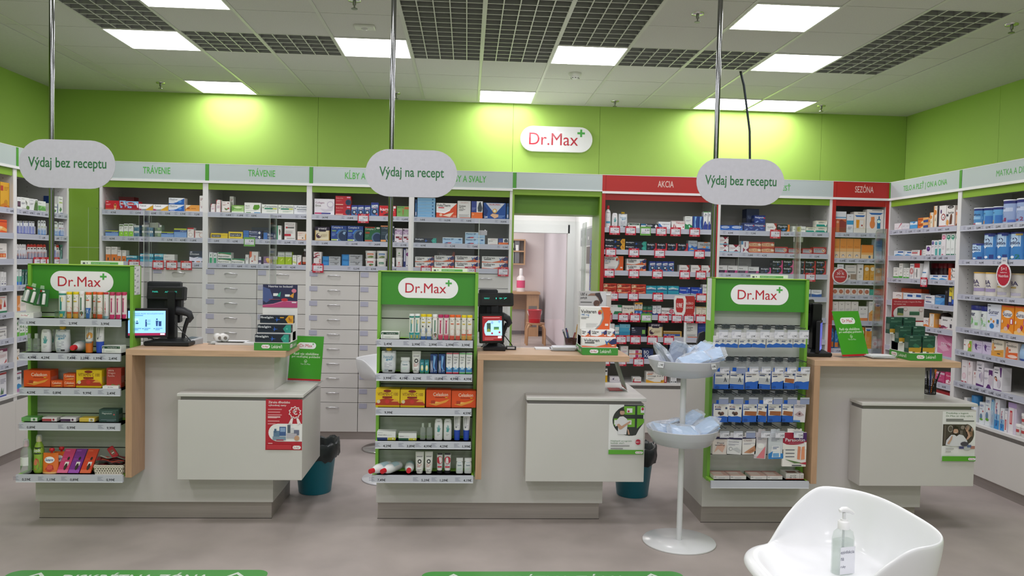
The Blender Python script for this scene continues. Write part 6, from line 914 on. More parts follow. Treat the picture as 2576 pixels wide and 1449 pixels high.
ROWS3 = [('top hook row', 1.257, [('roll', 1.489, 1.555, 1.133, 1.201),('roll', 1.558, 1.634, 1.134, 1.202),('roll', 1.636, 1.713, 1.135, 1.203),('roll', 1.716, 1.803, 1.136, 1.205),('roll', 1.806, 1.89, 1.138, 1.206),('roll', 1.893, 1.968, 1.139, 1.207),('roll', 1.973, 2.049, 1.14, 1.209)], [(1.503, 1.559, 1.188, 1.24, '1,43€'),(1.582, 1.639, 1.19, 1.242, '1,99€'),(1.67, 1.727, 1.191, 1.243, '2,53€'),(1.755, 1.812, 1.192, 1.244, '0,79€'),(1.841, 1.899, 1.194, 1.246, '0,99€'),(1.921, 1.979, 1.195, 1.247, '1,29€'),(1.993, 2.051, 1.196, 1.248, '0,75€')]),('second hook row', 1.057, [('gauze', 1.495, 1.589, 0.883, 0.988),('gauze', 1.587, 1.68, 0.884, 0.99),('water', 1.682, 1.766, 0.885, 0.991),('gauze', 1.766, 1.843, 0.886, 0.992),('water', 1.844, 1.918, 0.887, 0.993),('brown', 1.918, 1.99, 0.887, 0.994),('water', 1.991, 2.079, 0.888, 0.995)], [(1.516, 1.573, 0.981, 1.02, '1,63€'),(1.616, 1.672, 0.982, 1.022, ''),(1.695, 1.751, 0.983, 1.023, '1,66€'),(1.769, 1.826, 0.984, 1.024, '1,62€'),(1.849, 1.905, 0.985, 1.025, '1,49€'),(1.926, 1.983, 0.986, 1.026, '1,22€'),(2.009, 2.066, 0.987, 1.027, '1,42€')]),('third hook row', 0.852, [('kids', 1.495, 1.585, 0.683, 0.793),('kids', 1.586, 1.67, 0.684, 0.794),('brown', 1.671, 1.764, 0.685, 0.794),('brown', 1.765, 1.825, 0.686, 0.795),('brown', 1.826, 1.913, 0.687, 0.796),('brown', 1.914, 1.988, 0.687, 0.797),('eye', 1.989, 2.064, 0.688, 0.798)], [(1.516, 1.573, 0.797, 0.837, ''),(1.607, 1.664, 0.798, 0.838, ''),(1.698, 1.755, 0.799, 0.839, ''),(1.786, 1.843, 0.8, 0.84, '2,43€'),(1.848, 1.904, 0.8, 0.84, ''),(1.935, 1.992, 0.801, 0.841, ''),(2.012, 2.069, 0.802, 0.842, '')]),('fourth hook row', 0.652, [('worry', 1.497, 1.584, 0.488, 0.595),('white', 1.586, 1.676, 0.489, 0.596),('foot', 1.677, 1.762, 0.489, 0.597),('clip', 1.761, 1.832, 0.463, 0.62),('floss', 1.835, 1.927, 0.463, 0.621),('para', 1.927, 2.074, 0.417, 0.624)], [(1.528, 1.585, 0.595, 0.635, '3,33€'),(1.612, 1.668, 0.595, 0.635, '2,43€'),(1.688, 1.744, 0.596, 0.636, ''),(1.779, 1.836, 0.597, 0.637, '1,89€'),(1.867, 1.924, 0.597, 0.638, '2,42€'),(1.98, 2.038, 0.598, 0.639, '7,59€')])]
cnt3 = {}
for rname, zh, packs, flags in ROWS3:
    for i, (k, x0, x1, z0, z1) in enumerate(packs):
        hang_pack(k, x0, x1, z0, z1, ORD[i]+' on '+rname, [0, .05, -.03, .06, -.04, .02, .05][i] if k != 'para' else 0, .03 if k == 'roll' else .016)
    for x0, x1, z0, z1, t in flags:
        xm = (x0+x1)/2-C3X; m = MB(); o = 4.62
        for dx in (-.012, .012): m.tube([(xm+dx, .176, zh-.006), (xm+dx, -.01, zh-.004), (xm+dx, -.018, zh+.004)], .0018, 'black', '3c4044', 5)
        m.tube([(xm, .176, zh+.004), (xm, -.026, zh+.002)], .0015, 'black', '3c4044', 5); m.box(xm-.025, .168, zh-.022, xm+.025, .176, zh+.004, 'plastic', '4c5458'); h = m.build('hook', st3)
        m = MB(); m.box(x0-C3X, -.0265, z0, x1-C3X, -.026, z1, 'plastic', 'c9cad8' if t else '8e98b8'); m.box(x0-C3X, -.028, z1-.008, x1-C3X, -.026, z1+.001, 'plastic', 'b0b4be')
        if t:
            m.box(x0-C3X+.002, -.0272, z0+.003, x1-C3X-.002, -.0268, z1-.009, 'card', 'dfdfe8'); m.text(t, xm, x1-C3X-.003, z0+.010, z0+.022, -.0275, 'card', '222', True, res=1)
            for q in range(3): m.box(x0-C3X+.005, -.0275, z0+.034-q*.006, x0-C3X+.02-q*.003, -.0273, z0+.0355-q*.006, 'card', '8a8aa0')
        m.build('price_flag', h)
# small flat cartons on the lowest shelf of that stand
for i, (x0, x1) in enumerate([((1.518,4.660,0.336)[0], (1.617,4.660,0.337)[0]), ((1.621,4.660,0.337)[0], (1.719,4.660,0.337)[0]), ((1.747,4.660,0.337)[0], (1.846,4.660,0.338)[0]), ((1.850,4.660,0.338)[0], (1.945,4.660,0.338)[0])]):
    m = MB(); w = x1-x0; m.box(0, 0, 0, w, .11, .021, 'card', 'e2dedd'); m.box(0, .001, .0212, w, .109, .0214, 'card', 'd8b0a4'); m.box(w*.1, .02, .0215, w*.7, .09, .0217, 'card', 'e6d2c8'); m.box(0, .1, .003, w, .1102, .0216, 'card', 'b0303a'); m.box(w*.3, -.0004, .006, w*.7, 0, .010, 'card', 'b9b9c0'); m.box(w*.05, -.0004, .012, w*.16, 0, .014, 'card', '555')
    tag(m.build('medicine_box', None, (x0, 4.655, .3285)), 'flat white carton with skin-tone top, %s on lowest shelf of right counter stand' % ORD[i], 'box', 'flat white cartons on the lowest shelf')
for i, (a, b) in enumerate([((1.968,4.660,0.339)[0], (2.054,4.660,0.339)[0]), ((2.056,4.660,0.339)[0], (2.115,4.660,0.339)[0])]):
    b = min(b, C3X-.026); m = MB(); w = b-a; m.box(0, 0, 0, w, .09, .035, 'card', 'e4dfdc'); m.box(0, -.0003, 0, w, 0, .004, 'card', 'b0402c'); m.text('A+CP', w*.3, w*.75, .018, .026, -.0004, 'card', '555', True); m.text('B-10', w*.3, w*.75, .007, .014, -.0004, 'card', '555', True); m.box(w*.2, .02, .0352, w*.9, .06, .0354, 'card', '8a5a50')
    tag(m.build('medicine_box', None, (a, 4.66, .3285)), 'white carton with small black marks, %s at end of lowest stand shelf' % ORD[i], 'box', 'white cartons with black marks')
# ------------------------------------------------------------------ hanging signs on chrome poles
def sign(x, xp, dy, words, label):
    t = thing('sign_post', label, 'sign', (xp, 4.93+dy, 1.031), 0, 'counter signs on poles')
    m = MB(); m.lathe([(.0155, 0), (.0155, H-1.031)], 'chrome', '8e9092', 20); m.lathe([(.035, 0), (.035, .006), (.0156, .008)], 'chrome', 'c8c8c8', 20); m.build('pole', t)
    x0 = x-xp; m = MB(); r = .1435; w = .278; zc = 2.145-1.031
    pts = [(x0+w-r+r*cos(a*pi/16-pi/2), zc+r*sin(a*pi/16-pi/2)) for a in range(17)]+[(x0-w+r+r*cos(a*pi/16+pi/2), zc+r*sin(a*pi/16+pi/2)) for a in range(17)]
    m.prism(pts, -.075, -.07, 'matte', 'c9c8d2'); b = m.build('sign_board', t)
    m = MB(); tw = .455 if 'bez' in words else .395
    m.text(words, x0-tw/2+(.003), x0+tw/2, zc-.037 if 'j' in words else zc-.02, zc+.04, -.0755, 'card', '2c7040', True, res=4); m.build('lettering', b)
    m = MB()
    for dz in (-.07, .07): m.box(-.02, -.07, zc+dz-.01, .02, .018, zc+dz+.01, 'steel', '999')
    m.build('clamp', t)
sign(-2.386, -2.513, 0, 'Výdaj bez receptu', 'white pill sign Vydaj bez receptu on pole behind left counter stand')
sign(-.348, -.478, 0, 'Výdaj na recept', 'white pill sign Vydaj na recept on a chrome pole')
sign(1.687, 1.55, -.03, 'Výdaj bez receptu', 'white pill sign Vydaj bez receptu on pole behind right counter stand')
# wall logo sign
t = thing('wall_sign', 'white pill logo sign with red lettering on the lime wall', 'sign', ((0.975,8.830,2.993)[0], 8.885, (0.975,8.830,2.993)[2]))
m = MB(); logo(m, -.405, .405, -.14, .14, -.055, 'gloss', .045); m.build('sign_plate', t)
m = MB(); m.box(-.2, -.01, -.05, .2, .0, .05, 'plastic', '888'); m.build('bracket', t)
# ------------------------------------------------------------------ ceiling fittings and the cable
def sprinkler(x, y, label):
    t = thing('sprinkler', label, 'sprinkler', (x, y, H), 0, 'ceiling sprinklers')
    m = MB(); m.lathe([(.045, 0), (.043, -.008), (.02, -.01)], 'chrome', 'd8d8d4', 16); m.build('escutcheon', t)
    m = MB(); m.lathe([(.012, -.01), (.012, -.035), (.006, -.037), (.006, -.06)], 'steel', '8a8a88', 10); m.lathe([(.022, -.058), (.022, -.062)], 'steel', '8a8a88', 12); m.build('nozzle', t)
for i, (p, l) in enumerate([((-3.192,8.399,3.383), 'small steel sprinkler beside the far left light panel'), ((-0.801,5.505,3.383), 'small steel sprinkler left of the open grid area'), ((1.580,5.501,3.383), 'small steel sprinkler beside the large upper light panel'), ((1.574,8.560,3.383), 'small steel sprinkler at wall edge above the logo sign'), ((3.824,8.451,3.383), 'small steel sprinkler by the paired light panels'), ((3.839,5.462,3.383), 'small steel sprinkler beyond the corner grid tiles'), ((-0.786,8.524,3.383), 'small steel sprinkler behind the middle sign pole')]): sprinkler(p[0], p[1], l)
p = (0.973,7.364,3.383); t = thing('smoke_detector', 'round white smoke detector on the ceiling', 'detector', (p[0], p[1], H))
m = MB(); m.lathe([(.06, 0), (.06, -.015), (.052, -.03)], 'plastic', 'e4e4de', 20); m.build('base', t)
m = MB(); m.lathe([(.046, -.03), (.044, -.042), (.025, -.055), (.012, -.058)], 'plastic', 'dededa', 20)
for i in range(8): a = i*pi/4; m.box(.035*cos(a)-.006, .035*sin(a)-.004, -.05, .035*cos(a)+.006, .035*sin(a)+.004, -.046, 'matte', '333')
m.build('sensor', t)
p = (-0.809,6.114,3.383); t = thing('emergency_light', 'small flat white detector fitting on the ceiling', 'detector', (p[0], p[1], H))
m = MB(); m.rbox(-.075, -.05, -.018, .075, .05, 0, 'plastic', 'e4e4de', .004); m.build('base', t)
m = MB(); m.lathe([(.03, -.018), (.025, -.026), (.01, -.03)], 'plastic', 'd0d0cc', 14); m.build('lens', t)
m = MB(); a = (2.439,7.080,3.410); b = (2.527,7.160,3.150); c = (2.588,7.200,2.868); d = (2.606,7.200,2.539)
m.tube([(a[0], a[1], 3.5), (a[0]+.004, a[1], 3.38), ((a[0]*.4+b[0]*.6), (a[1]+b[1])/2, (a[2]*.45+b[2]*.55)), b, c, (d[0], 7.2, 2.42)], .011, 'black', '20262a', 8); tag(m.build('cable'), 'black cable dropping from the ceiling grid to shelf header', 'cable')
# ------------------------------------------------------------------ acrylic screens
def sheet(m, pts, t, mtx):
    n = len(pts); q = MB(); a = [(x, 0, z) for x, z in pts]; b = [(x, t, z) for x, z in pts]
    q.add(a+b, [tuple(range(n)), tuple(range(2*n-1, n-1, -1))], 'acrylic', 'fff'); q.add(a+b, [((j+1) % n, j, j+n, (j+1) % n+n) for j in range(n)], 'edge', 'fff'); q.xf(mtx)
    o = len(m.v); m.v += q.v; m.f += [tuple(i+o for i in f) for f in q.f]; m.m += q.m; m.c += q.c; m.s += q.s
def arc(cx, cz, r, a0, a1, n=5): return [(cx+r*cos(radians(a0+(a1-a0)*i/n)), cz+r*sin(radians(a0+(a1-a0)*i/n))) for i in range(n+1)]
def screen(X0, dy, label, xa, xb, x1, ret, n0, n1):
    """xa..xb: sheet behind the stand; xb..x1: front sheet with a hatch n0..n1; side returns going forward at xb and back at x1"""
    t = thing('acrylic_screen', label, 'screen', (X0, 4.68+dy, 1.066), 0, 'clear acrylic counter screens'); zt = 1.885-1.066
    m = MB(); sheet(m, [(xa, -.034), (xb-.03, -.034), (xb-.03, zt+.01), (xa, zt+.01)], .004, Matrix.Translation((0, .25, 0))); m.build('rear_sheet', t)
    m = MB(); sheet(m, [(xb+.0, 0.001), (n0, 0.001)]+arc(n0+.03, .16, .03, 180, 90)+arc(n1-.03, .16, .03, 90, 0)+[(n1, .001), (x1, .001), (x1, zt), (xb, zt)], .005, Matrix.Translation((0, .36, 0))); m.build('front_sheet', t)
    m = MB(); sheet(m, [(0, .001), (.085, .001), (.085, zt), (0, zt)], .004, Matrix.Translation((xb, .255, 0)) @ Matrix.Rotation(pi/2, 4, 'Z')); m.build('side_sheet', t)
    m = MB(); sheet(m, [(0, -.034), (ret, -.034)]+arc(ret-.03, zt-.03, .03, 0, 90)+[(0, zt)], .005, Matrix.Translation((x1+.005, .385, 0)) @ Matrix.Rotation(pi/2, 4, 'Z')); m.build('side_sheet', t)
    m = MB(); m.tube([(xb+.03, .362, zt-.075), (xb+.045, .362, zt-.085)], .012, 'chrome', 'ccc', 8); m.box(xb-.005, .34, zt-.10, xb+.05, .36, zt-.07, 'steel', 'bbb'); m.build('clamp', t)
screen(C1X, 0, 'clear acrylic screen on the counter with red poster', -.33, .0, .72, .17, .28, .62)
screen(C2X, 0, 'clear acrylic screen on the middle counter', -.42, .0, .69, .17, .28, .56)
screen(C3X, -.06, 'clear acrylic screen on the right counter', -.4, .0, .62, .13, .2, .5)
# notices standing behind the stand headers, and lists taped to the stand sides
for X0, dy, a, b, l in ((C1X, 0, -.36, -.11, 'left'), (C2X, 0, -.29, -.07, 'middle'), (C3X, -.06, -.33, -.09, 'right')):
    m = MB(); m.box(a, .222, 1.30, b, .225, 1.572, 'card', 'e6e8e6'); m.box(a+.06, .2215, 1.552, b-.03, .222, 1.565, 'card', '5fa85a'); m.text('Vážení zákazníci', a+.065, b-.08, 1.556, 1.561, .2212, 'card', 'dfeadf', True, res=1); m.box(a+.012, .2215, 1.552, a+.026, .222, 1.562, 'card', '556'); m.box(a+.035, .2215, 1.555, a+.04, .222, 1.562, 'card', '446')
    tag(m.build('notice_card', None, (X0, 4.68+dy, 0)), 'white notice card with green bar behind %s counter stand' % l, 'notice')
m = MB(); m.box(0, .002, 1.375, .0008, .085, 1.547, 'card', 'e6e6ea')
for i in range(5):
    z = 1.53-i*.035; m.box(.0008, .006, z, .001, .016, z+.006, 'card', '334')
    for q in range(3): m.box(.0008, .03+q*.008, z-.012+q*.004, .001, .06, z-.010+q*.004, 'card', '778')
tag(m.build('price_list', None, (C1X-.0029, 4.80, 0)), 'white list with small pictures taped to left counter stand', 'notice')
m = MB(); m.box(-.001, .002, 1.285, 0, .085, 1.545, 'card', 'e4e4e8')
for i in range(26): m.box(-.0012, .012, 1.53-i*.009, -.001, .03+.04*((i*37) % 10)/10, 1.531-i*.009, 'card', '9a9aa8')
tag(m.build('price_list', None, (C3X-.6072, 4.74, 0)), 'long white printed list taped to right counter stand', 'notice')
# ------------------------------------------------------------------ posters on the desk fronts
def poster(X0, dy, px0, px1, z0, z1, label, draw):
    w, h = px1-px0, z1-z0; m = MB(); m.box(0, -.0006, 0, w, -.0001, h, 'gloss', 'e9e9e9')
    draw(m, lambda u, v, k: (u*w, -.0006-EPS*k, v*h), h/w, w, h)
    return tag(m.build('poster', None, (px0, 4.7195+dy, z0)), label, 'poster')
def small_logo(m, x0, x1, z0, z1, y): logo(m, x0, x1, z0, z1, y)
def d1(m, s, asp, w, h):
    print_ops(m, 'R 0 0 1 1 b81f30;B .07 .66 .92 .965 f4e6e6 Záruka dlhodobo;B .07 .56 .855 .9 f4e6e6 výhodnej ceny;L .06 .44 .79 4 e08a90;L .06 .4 .64 1 f0d0d0;L .06 .38 .56 2 e08a90', s, asp, 'gloss', res=4)
    pts = [(.8+(.18 if i % 2 else .145)*cos(i*pi/10), .745+(.18 if i % 2 else .145)*w/h*sin(i*pi/10)) for i in range(20)]
    m.add([s(u, v, 9) for u, v in pts], [tuple(range(20))], 'gloss', 'f0e4e4'); pts = [(.8+(.15 if i % 2 else .12)*cos(i*pi/10), .745+(.15 if i % 2 else .12)*w/h*sin(i*pi/10)) for i in range(20)]; m.add([s(u, v, 10) for u, v in pts], [tuple(range(20))], 'gloss', 'b81f30')
    print_ops(m, 'P f0e4e4 .7 .63 .76 .64 .72 .49 .67 .53 .62 .51;P f0e4e4 .9 .63 .84 .64 .88 .49 .93 .53 .98 .51', s, asp, 'gloss', k0=10)
    print_ops(m, 'B .74 .87 .705 .79 f4e8e8 €', s, asp, 'gloss', res=4, k0=12)
    pill = [(1., .17), (1., .52), (.34, .52)]+[(.34+.26*cos(radians(90+i*15)), .345+.175*sin(radians(90+i*15))) for i in range(13)]
    m.add([s(u, v, 4) for u, v in pill], [tuple(range(len(pill)))], 'gloss', 'ececec')
    print_ops(m, 'R .38 .28 .56 .46 3f5f94;R .4 .36 .54 .44 8aa6cc;R .22 .26 .38 .38 5f7f9c;R .24 .34 .3 .42 4a6a8a;R .6 .34 .68 .5 55606c;R .7 .34 .78 .44 cfd0d6;R .78 .3 .92 .4 6a7088;R .2 .2 .56 .27 7f97ac;R .58 .24 .86 .33 b9b4be;E .86 .24 .07 .05 c49a7a;R .3 .19 .5 .21 b03048;R .04 .02 .72 .11 c2303c;L .08 .2 .125 1 e0a0a0', s, asp, 'gloss', res=4, k0=5)
    small_logo(m, w*.75, w*.97, h*.02, h*.09, -.0006-EPS*9)
def d2(m, s, asp, w, h):
    circ = [(.98, 1.0), (.42, 1.0)]+[(.62+.52*cos(radians(112+i*11)), .68+.31*sin(radians(112+i*11))) for i in range(17)]+[(.86, .5), (.98, .62)]
    m.add([s(u, v, 1) for u, v in circ], [tuple(range(len(circ)))], 'gloss', '2f3633')
    print_ops(m, 'R .42 .8 .74 .97 6fae34;R .8 .8 1 .98 6fae34;R .14 .58 .34 .72 6fae34;R .5 .55 .74 .72 6fae34;P 6fae34 .8 .52 1 .64 1 .72 .8 .72;R .5 .84 .66 .93 e9e9e9;R .9 .84 1 .95 e9e9e9;R .15 .6 .22 .69 e9e9e9;R .52 .6 .64 .69 e9e9e9;E .55 .87 .03 .02 b0303c;E .95 .92 .035 .03 b0303c;P dfdfe2 .18 .66 .3 .76 .4 .77 .5 .72 .54 .66 .5 .4 .26 .4 .26 .58 .18 .56;E .37 .845 .07 .055 c09a84;P 2a2420 .28 .82 .29 .9 .36 .925 .43 .9 .44 .84 .42 .88 .31 .88;P 3a2c26 .31 .81 .34 .77 .4 .77 .43 .82 .4 .8 .34 .8;P c49a80 .22 .6 .3 .5 .36 .51 .6 .64 .62 .67 .58 .67 .36 .57 .28 .62;P c49a80 .52 .52 .56 .5 .6 .4 .55 .4;B .06 .66 .25 .285 6a8a6a Najlepší program;B .06 .44 .205 .24 6a8a6a každý deň;L .06 .6 .16 2 999;R 0 0 1 .085 5aa82e;R 0 .085 1 .09 8ac060;C .84 .25 .055 b81f3c;B .74 .94 .235 .265 f0d8dc -50 %', s, asp, 'gloss', res=4, k0=2)
    small_logo(m, w*.76, w*.98, h*.018, h*.065, -.0006-EPS*40)
def d3(m, s, asp, w, h):
    circ = [(.02, .3), (.02, .74), (.7, .74)]+[(.7+.26*cos(radians(80-i*12)), .54+.21*sin(radians(80-i*12))) for i in range(15)]
    m.add([s(u, v, 1) for u, v in circ], [tuple(range(len(circ)))], 'gloss', '4c443e')
    print_ops(m, 'B .1 .76 .945 .985 6f8a6c Produkty s logom;B .1 .9 .885 .93 6f8a6c Dr.Max sú vždy výhra;L .1 .62 .83 1 777;L .1 .94 .8 1 777;R .06 .34 .1 .72 6a6058;E .24 .65 .08 .07 a8a49c;E .24 .65 .06 .055 5f564e;E .6 .68 .06 .04 8a8078;E .76 .68 .07 .05 8a7a70;R .8 .5 .9 .6 8a6a54;R .2 .44 .3 .5 8f867c;R .52 .52 .6 .62 6f6660;E .88 .64 .03 .04 b09080;P dcdce2 .1 .32 .12 .42 .26 .53 .36 .53 .42 .5 .5 .54 .62 .52 .74 .42 .76 .36 .66 .4 .62 .3 .3 .3;E .39 .6 .075 .06 c8a08a;P 2a2220 .29 .6 .31 .69 .38 .715 .46 .69 .48 .6 .45 .65 .33 .65;P 33261f .32 .57 .35 .535 .43 .535 .46 .58 .42 .56 .36 .56;R .36 .565 .42 .575 eee;P c8a08a .7 .43 .76 .44 .84 .5 .76 .62 .72 .6 .76 .52;P c8a08a .7 .6 .66 .68 .68 .68 .72 .62 .74 .7 .76 .7 .76 .6;P c8a08a .14 .36 .2 .34 .28 .44 .3 .52 .26 .5 .22 .44;E .66 .35 .12 .045 4a4654;R .5 .25 .64 .3 4a4a7a;E .74 .26 .1 .035 b8bcc0;R .84 .25 .97 .31 b07a70;R .74 .28 .86 .33 5a6a94;L .1 .34 .24 2 bbb;R 0 0 1 .1 5aa82e', s, asp, 'gloss', res=4, k0=2)
    small_logo(m, w*.76, w*.98, h*.025, h*.075, -.0006-EPS*50)
YD = 4.72
poster(C1X, 0, (-1.174,4.720,0.776)[0], (-0.960,4.720,0.778)[0], (-1.064,4.720,0.472)[2], (-1.067,4.720,0.776)[2], 'red price guarantee poster on the desk front', d1)
poster(C2X, 0, (0.881,4.720,0.764)[0], (1.096,4.720,0.766)[0], (0.994,4.720,0.463)[2], (0.986,4.720,0.765)[2], 'poster of bearded man in white polo by green boxes', d2)
poster(C3X, -.06, (2.942,4.660,0.755)[0], (3.155,4.660,0.758)[0], (3.064,4.660,0.450)[2], (3.051,4.660,0.756)[2], 'poster of bearded man waving by kitchen shelves', d3)
# ------------------------------------------------------------------ items on the left stand that are not in rows
def sachet(m, w, h, t): pass
m = MB(); m.box(-.075, 0, 0, .025, .09, .03, 'gloss', 'e4e4e2'); m.box(-.06, .082, .03, .02, .09, .16, 'gloss', 'dfe0dc'); logo(m, -.05, .005, .006, .024, -.0004)
tag(m.build('display_tray', None, ((-2.495,4.685,1.253)[0]-.02, 4.685, 1.2375)), 'small white counter tray with logo on left stand', 'tray')
for i, (cx, cz, rt, lab) in enumerate([((-2.498,4.700,1.367)[0], (-2.498,4.700,1.417)[2], .28, 'front'), ((-2.465,4.730,1.356)[0], (-2.465,4.730,1.404)[2], .1, 'second')]):
    m = MB(); m.prism([(-.042, -.1), (.042, -.1), (.042, 0), (-.042, 0)], 0, .004, 'gloss', '2f6a3c'); m.prism([(-.034, -.09), (-.006, -.09), (-.006, -.03), (-.034, -.03)], -.012, 0, 'film', 'fff')
    for x in (-.02, .018): m.lathe([(.009, -.088), (.009, -.03), (.006, -.024)], 'plastic', 'e6e6e2', 10, c=(x, -.004, 0))
    m.prism([(-.036, -.018), (.0, -.018), (.0, -.006), (-.036, -.006)], -.0005, 0, 'card', 'b8281f'); m.prism([(.002, -.017), (.016, -.017), (.016, -.007), (.002, -.007)], -.0005, 0, 'card', 'e6e6e2'); m.prism([(-.012, 0), (.012, 0), (.01, .02), (-.01, .02)], .001, .003, 'gloss', '9fc09a')
    o = m.build('lip_balm_pack', None, (cx, 4.70+.03*i, cz)); o.rotation_euler = (0, rt, 0); tag(o, 'green lip balm hanging pack, %s, on left counter stand' % lab, 'pack', 'green lip balm packs')
m = MB(); m.box(0, 0, 0, .275, .003, .045, 'acrylic', 'fff'); m.box(0, 0, .0445, .275, .003, .0455, 'edge', 'fff'); m.box(0, .003, 0, .003, .06, .045, 'acrylic', 'fff'); m.box(.272, .003, 0, .275, .06, .045, 'acrylic', 'fff')
tag(m.build('acrylic_holder', None, (C1X-.41, 4.698, 1.2375)), 'clear acrylic holder around vitamin tubes on left stand', 'holder')
m = MB(); m.box(0, 0, 0, .41, .003, .028, 'acrylic', 'fff'); m.box(0, 0, .0275, .41, .003, .0285, 'edge', 'fff')
tag(m.build('acrylic_holder', None, (C2X-.43, 4.699, 1.1455)), 'clear acrylic strip before vitamin tubes on middle stand', 'holder')
def lying_bottle(x, y, z, r, L, yaw, label):
    o = thing('bottle', label, 'bottle', (x, y, z+r), yaw, 'white bottles lying with red caps')
    m = MB(); m.lathe([(r*.5, 0), (r*.8, -.02), (r, -.045), (r, -L+.01), (r*.9, -L)], 'plastic', 'e6e8e8', 20, axis='y'); m.build('body', o)
    m = MB(); m.lathe([(r*.48, .028), (r*.52, .02), (r*.52, -.004)], 'plastic', 'cf2030', 16, axis='y'); m.build('cap', o)
    m = MB(); n = 10; vs = []
    for i in range(n+1):
        a = -.2+1.9*i/n
        for yy in (.06, L-.03): vs.append(((r+.0004)*sin(a-.6), yy, (r+.0004)*cos(a-.6)))
    m.add(vs, [(2*i, 2*i+1, 2*i+3, 2*i+2) for i in range(n)], 'card', 'b8d4dc', True); m.build('label_sticker', o)
lying_bottle((-2.272,4.710,1.058)[0], 4.715, 1.0365, .031, .13, 0, 'white bottle lying with red cap outward on left stand')
lying_bottle((-0.533,4.660,0.370)[0], 4.68, .334, .029, .15, -.6, 'white lying bottle with red cap, first from left on middle stand')
lying_bottle((-0.465,4.660,0.371)[0], 4.68, .334, .029, .15, -.52, 'white lying bottle with red cap, second from left on middle stand')
lying_bottle((-0.323,4.700,0.355)[0], 4.70, .334, .028, .14, 0, 'white lying bottle with red cap, third from left on middle stand')
m = MB(); m.box(0, 0, 0, .09, .06, .014, 'card', 'e4e2de'); m.text('Dr.Max', .03, .06, .004, .010, -.0004, 'card', '445', True); tag(m.build('leaflet_box', None, ((-2.103,4.690,0.838)[0], 4.69, .8335)), 'thin white carton under the red tea carton', 'box')
def soft_bottle(x, y, prof, col, cap, label, ops, mat='plastic'):
    o = thing('drink_bottle', label, 'bottle', (x, y, .3275))
    m = MB(); m.lathe(prof, mat, col, 18); rm = max(r for r, z in prof)
    def surf(u, v, k):
        z = v*prof[-1][1]; r = next((a[0]+(b[0]-a[0])*(z-a[1])/(b[1]-a[1]) for a, b in zip(prof, prof[1:]) if a[1] <= z <= b[1]), prof[-1][0]); x = (u-.5)*2*r*.94; return (x, -math.sqrt(max(0, r*r-x*x))-EPS*k-.0006, z)
    print_ops(m, ops, surf, prof[-1][1]/(2*rm), 'card', True); m.build('body', o)
    c = MB(); z = prof[-1][1]; c.lathe([(.013, z), (.013, z+.012), (.009, z+.014), (.009, z+.03), (.006, z+.034)], 'plastic', cap[0], 14); c.build('cap', o)
    c = MB(); c.lathe([(.016, z+.002), (.016, z+.03), (.012, z+.042)], 'film', 'fff', 14); c.build('dust_cap', o)
soft_bottle((-2.550,4.720,0.400)[0], 4.722, [(.026, 0), (.03, .01), (.03, .05), (.026, .07), (.03, .1), (.028, .13), (.014, .155)], 'c9d2c4', ('d8a0a4',), 'clear water bottle with pink sports cap on left stand', 'R .1 .3 .9 .62 e0e4e0;L .2 .8 .56 3 9ab;P 7a9a7a .1 .1 .4 .3 .2 .6 .1 .5', 'bottleglass')
soft_bottle((-2.484,4.720,0.401)[0], 4.735, [(.025, 0), (.029, .01), (.028, .06), (.026, .09), (.028, .13), (.022, .16), (.013, .18)], '8fb03c', ('d8c040',), 'green juice bottle with yellow sports cap on left stand', 'R .0 .62 1 .84 1f2a24;B .1 .9 .67 .8 e6ece6 Jupik;P c85a4a .1 .3 .4 .5 .7 .44 .8 .2 .4 .1;E .4 .36 .2 .1 d87a5a;P 6a9a3a .6 .1 .95 .2 .9 .5')
for i, (a, b, yt, dy, l) in enumerate([(450, 618, 962, 0, 'front'), (560, 672, 938, .035, 'rear')]):
    x0, x1 = (-2.455,4.710,0.403)[0], (-2.366,4.710,0.404)[0]
    if i: x0, x1 = x0+.045, x1+.03
    w = x1-x0; o = thing('fruit_pouch', 'orange fruit puree pouch with red cap, %s, on left stand' % l, 'pouch', ((x0+x1)/2, 4.722+dy, .3275), 0, 'orange fruit pouches')
    m = MB(); hh = .118; m.sbox(*[ring(w/2*(1-.06*abs(v-.4)), .02*max(.06, 1-v*.95), 2.6, v*hh) for v in (0, .2, .4, .6, .8, .95, 1.)], mat='gloss', col='e0702c', smooth=True)
    print_ops(m, 'E .45 .66 .34 .16 eef0f0;B .18 .72 .6 .74 2a4a8c Sunaret;P c03a34 .2 .2 .4 .44 .7 .4 .8 .2 .5 .06;E .5 .3 .2 .12 d8584a;R 0 .0 1 .08 e8b070', lambda u, v, k: ((u-.5)*w*.95, -.021*max(.06, 1-v*.95)*math.sqrt(max(0, 1-((u-.5)*1.9)**2))-EPS*k-.0006, v*hh), hh/w, 'card', True, res=3); m.build('body', o)
    c = MB(); c.lathe([(.006, hh), (.006, hh+.01), (.014, hh+.011), (.014, hh+.024), (.01, hh+.028)], 'plastic', 'c8202c', 14, c=(.006, 0, 0)); c.build('cap', o)
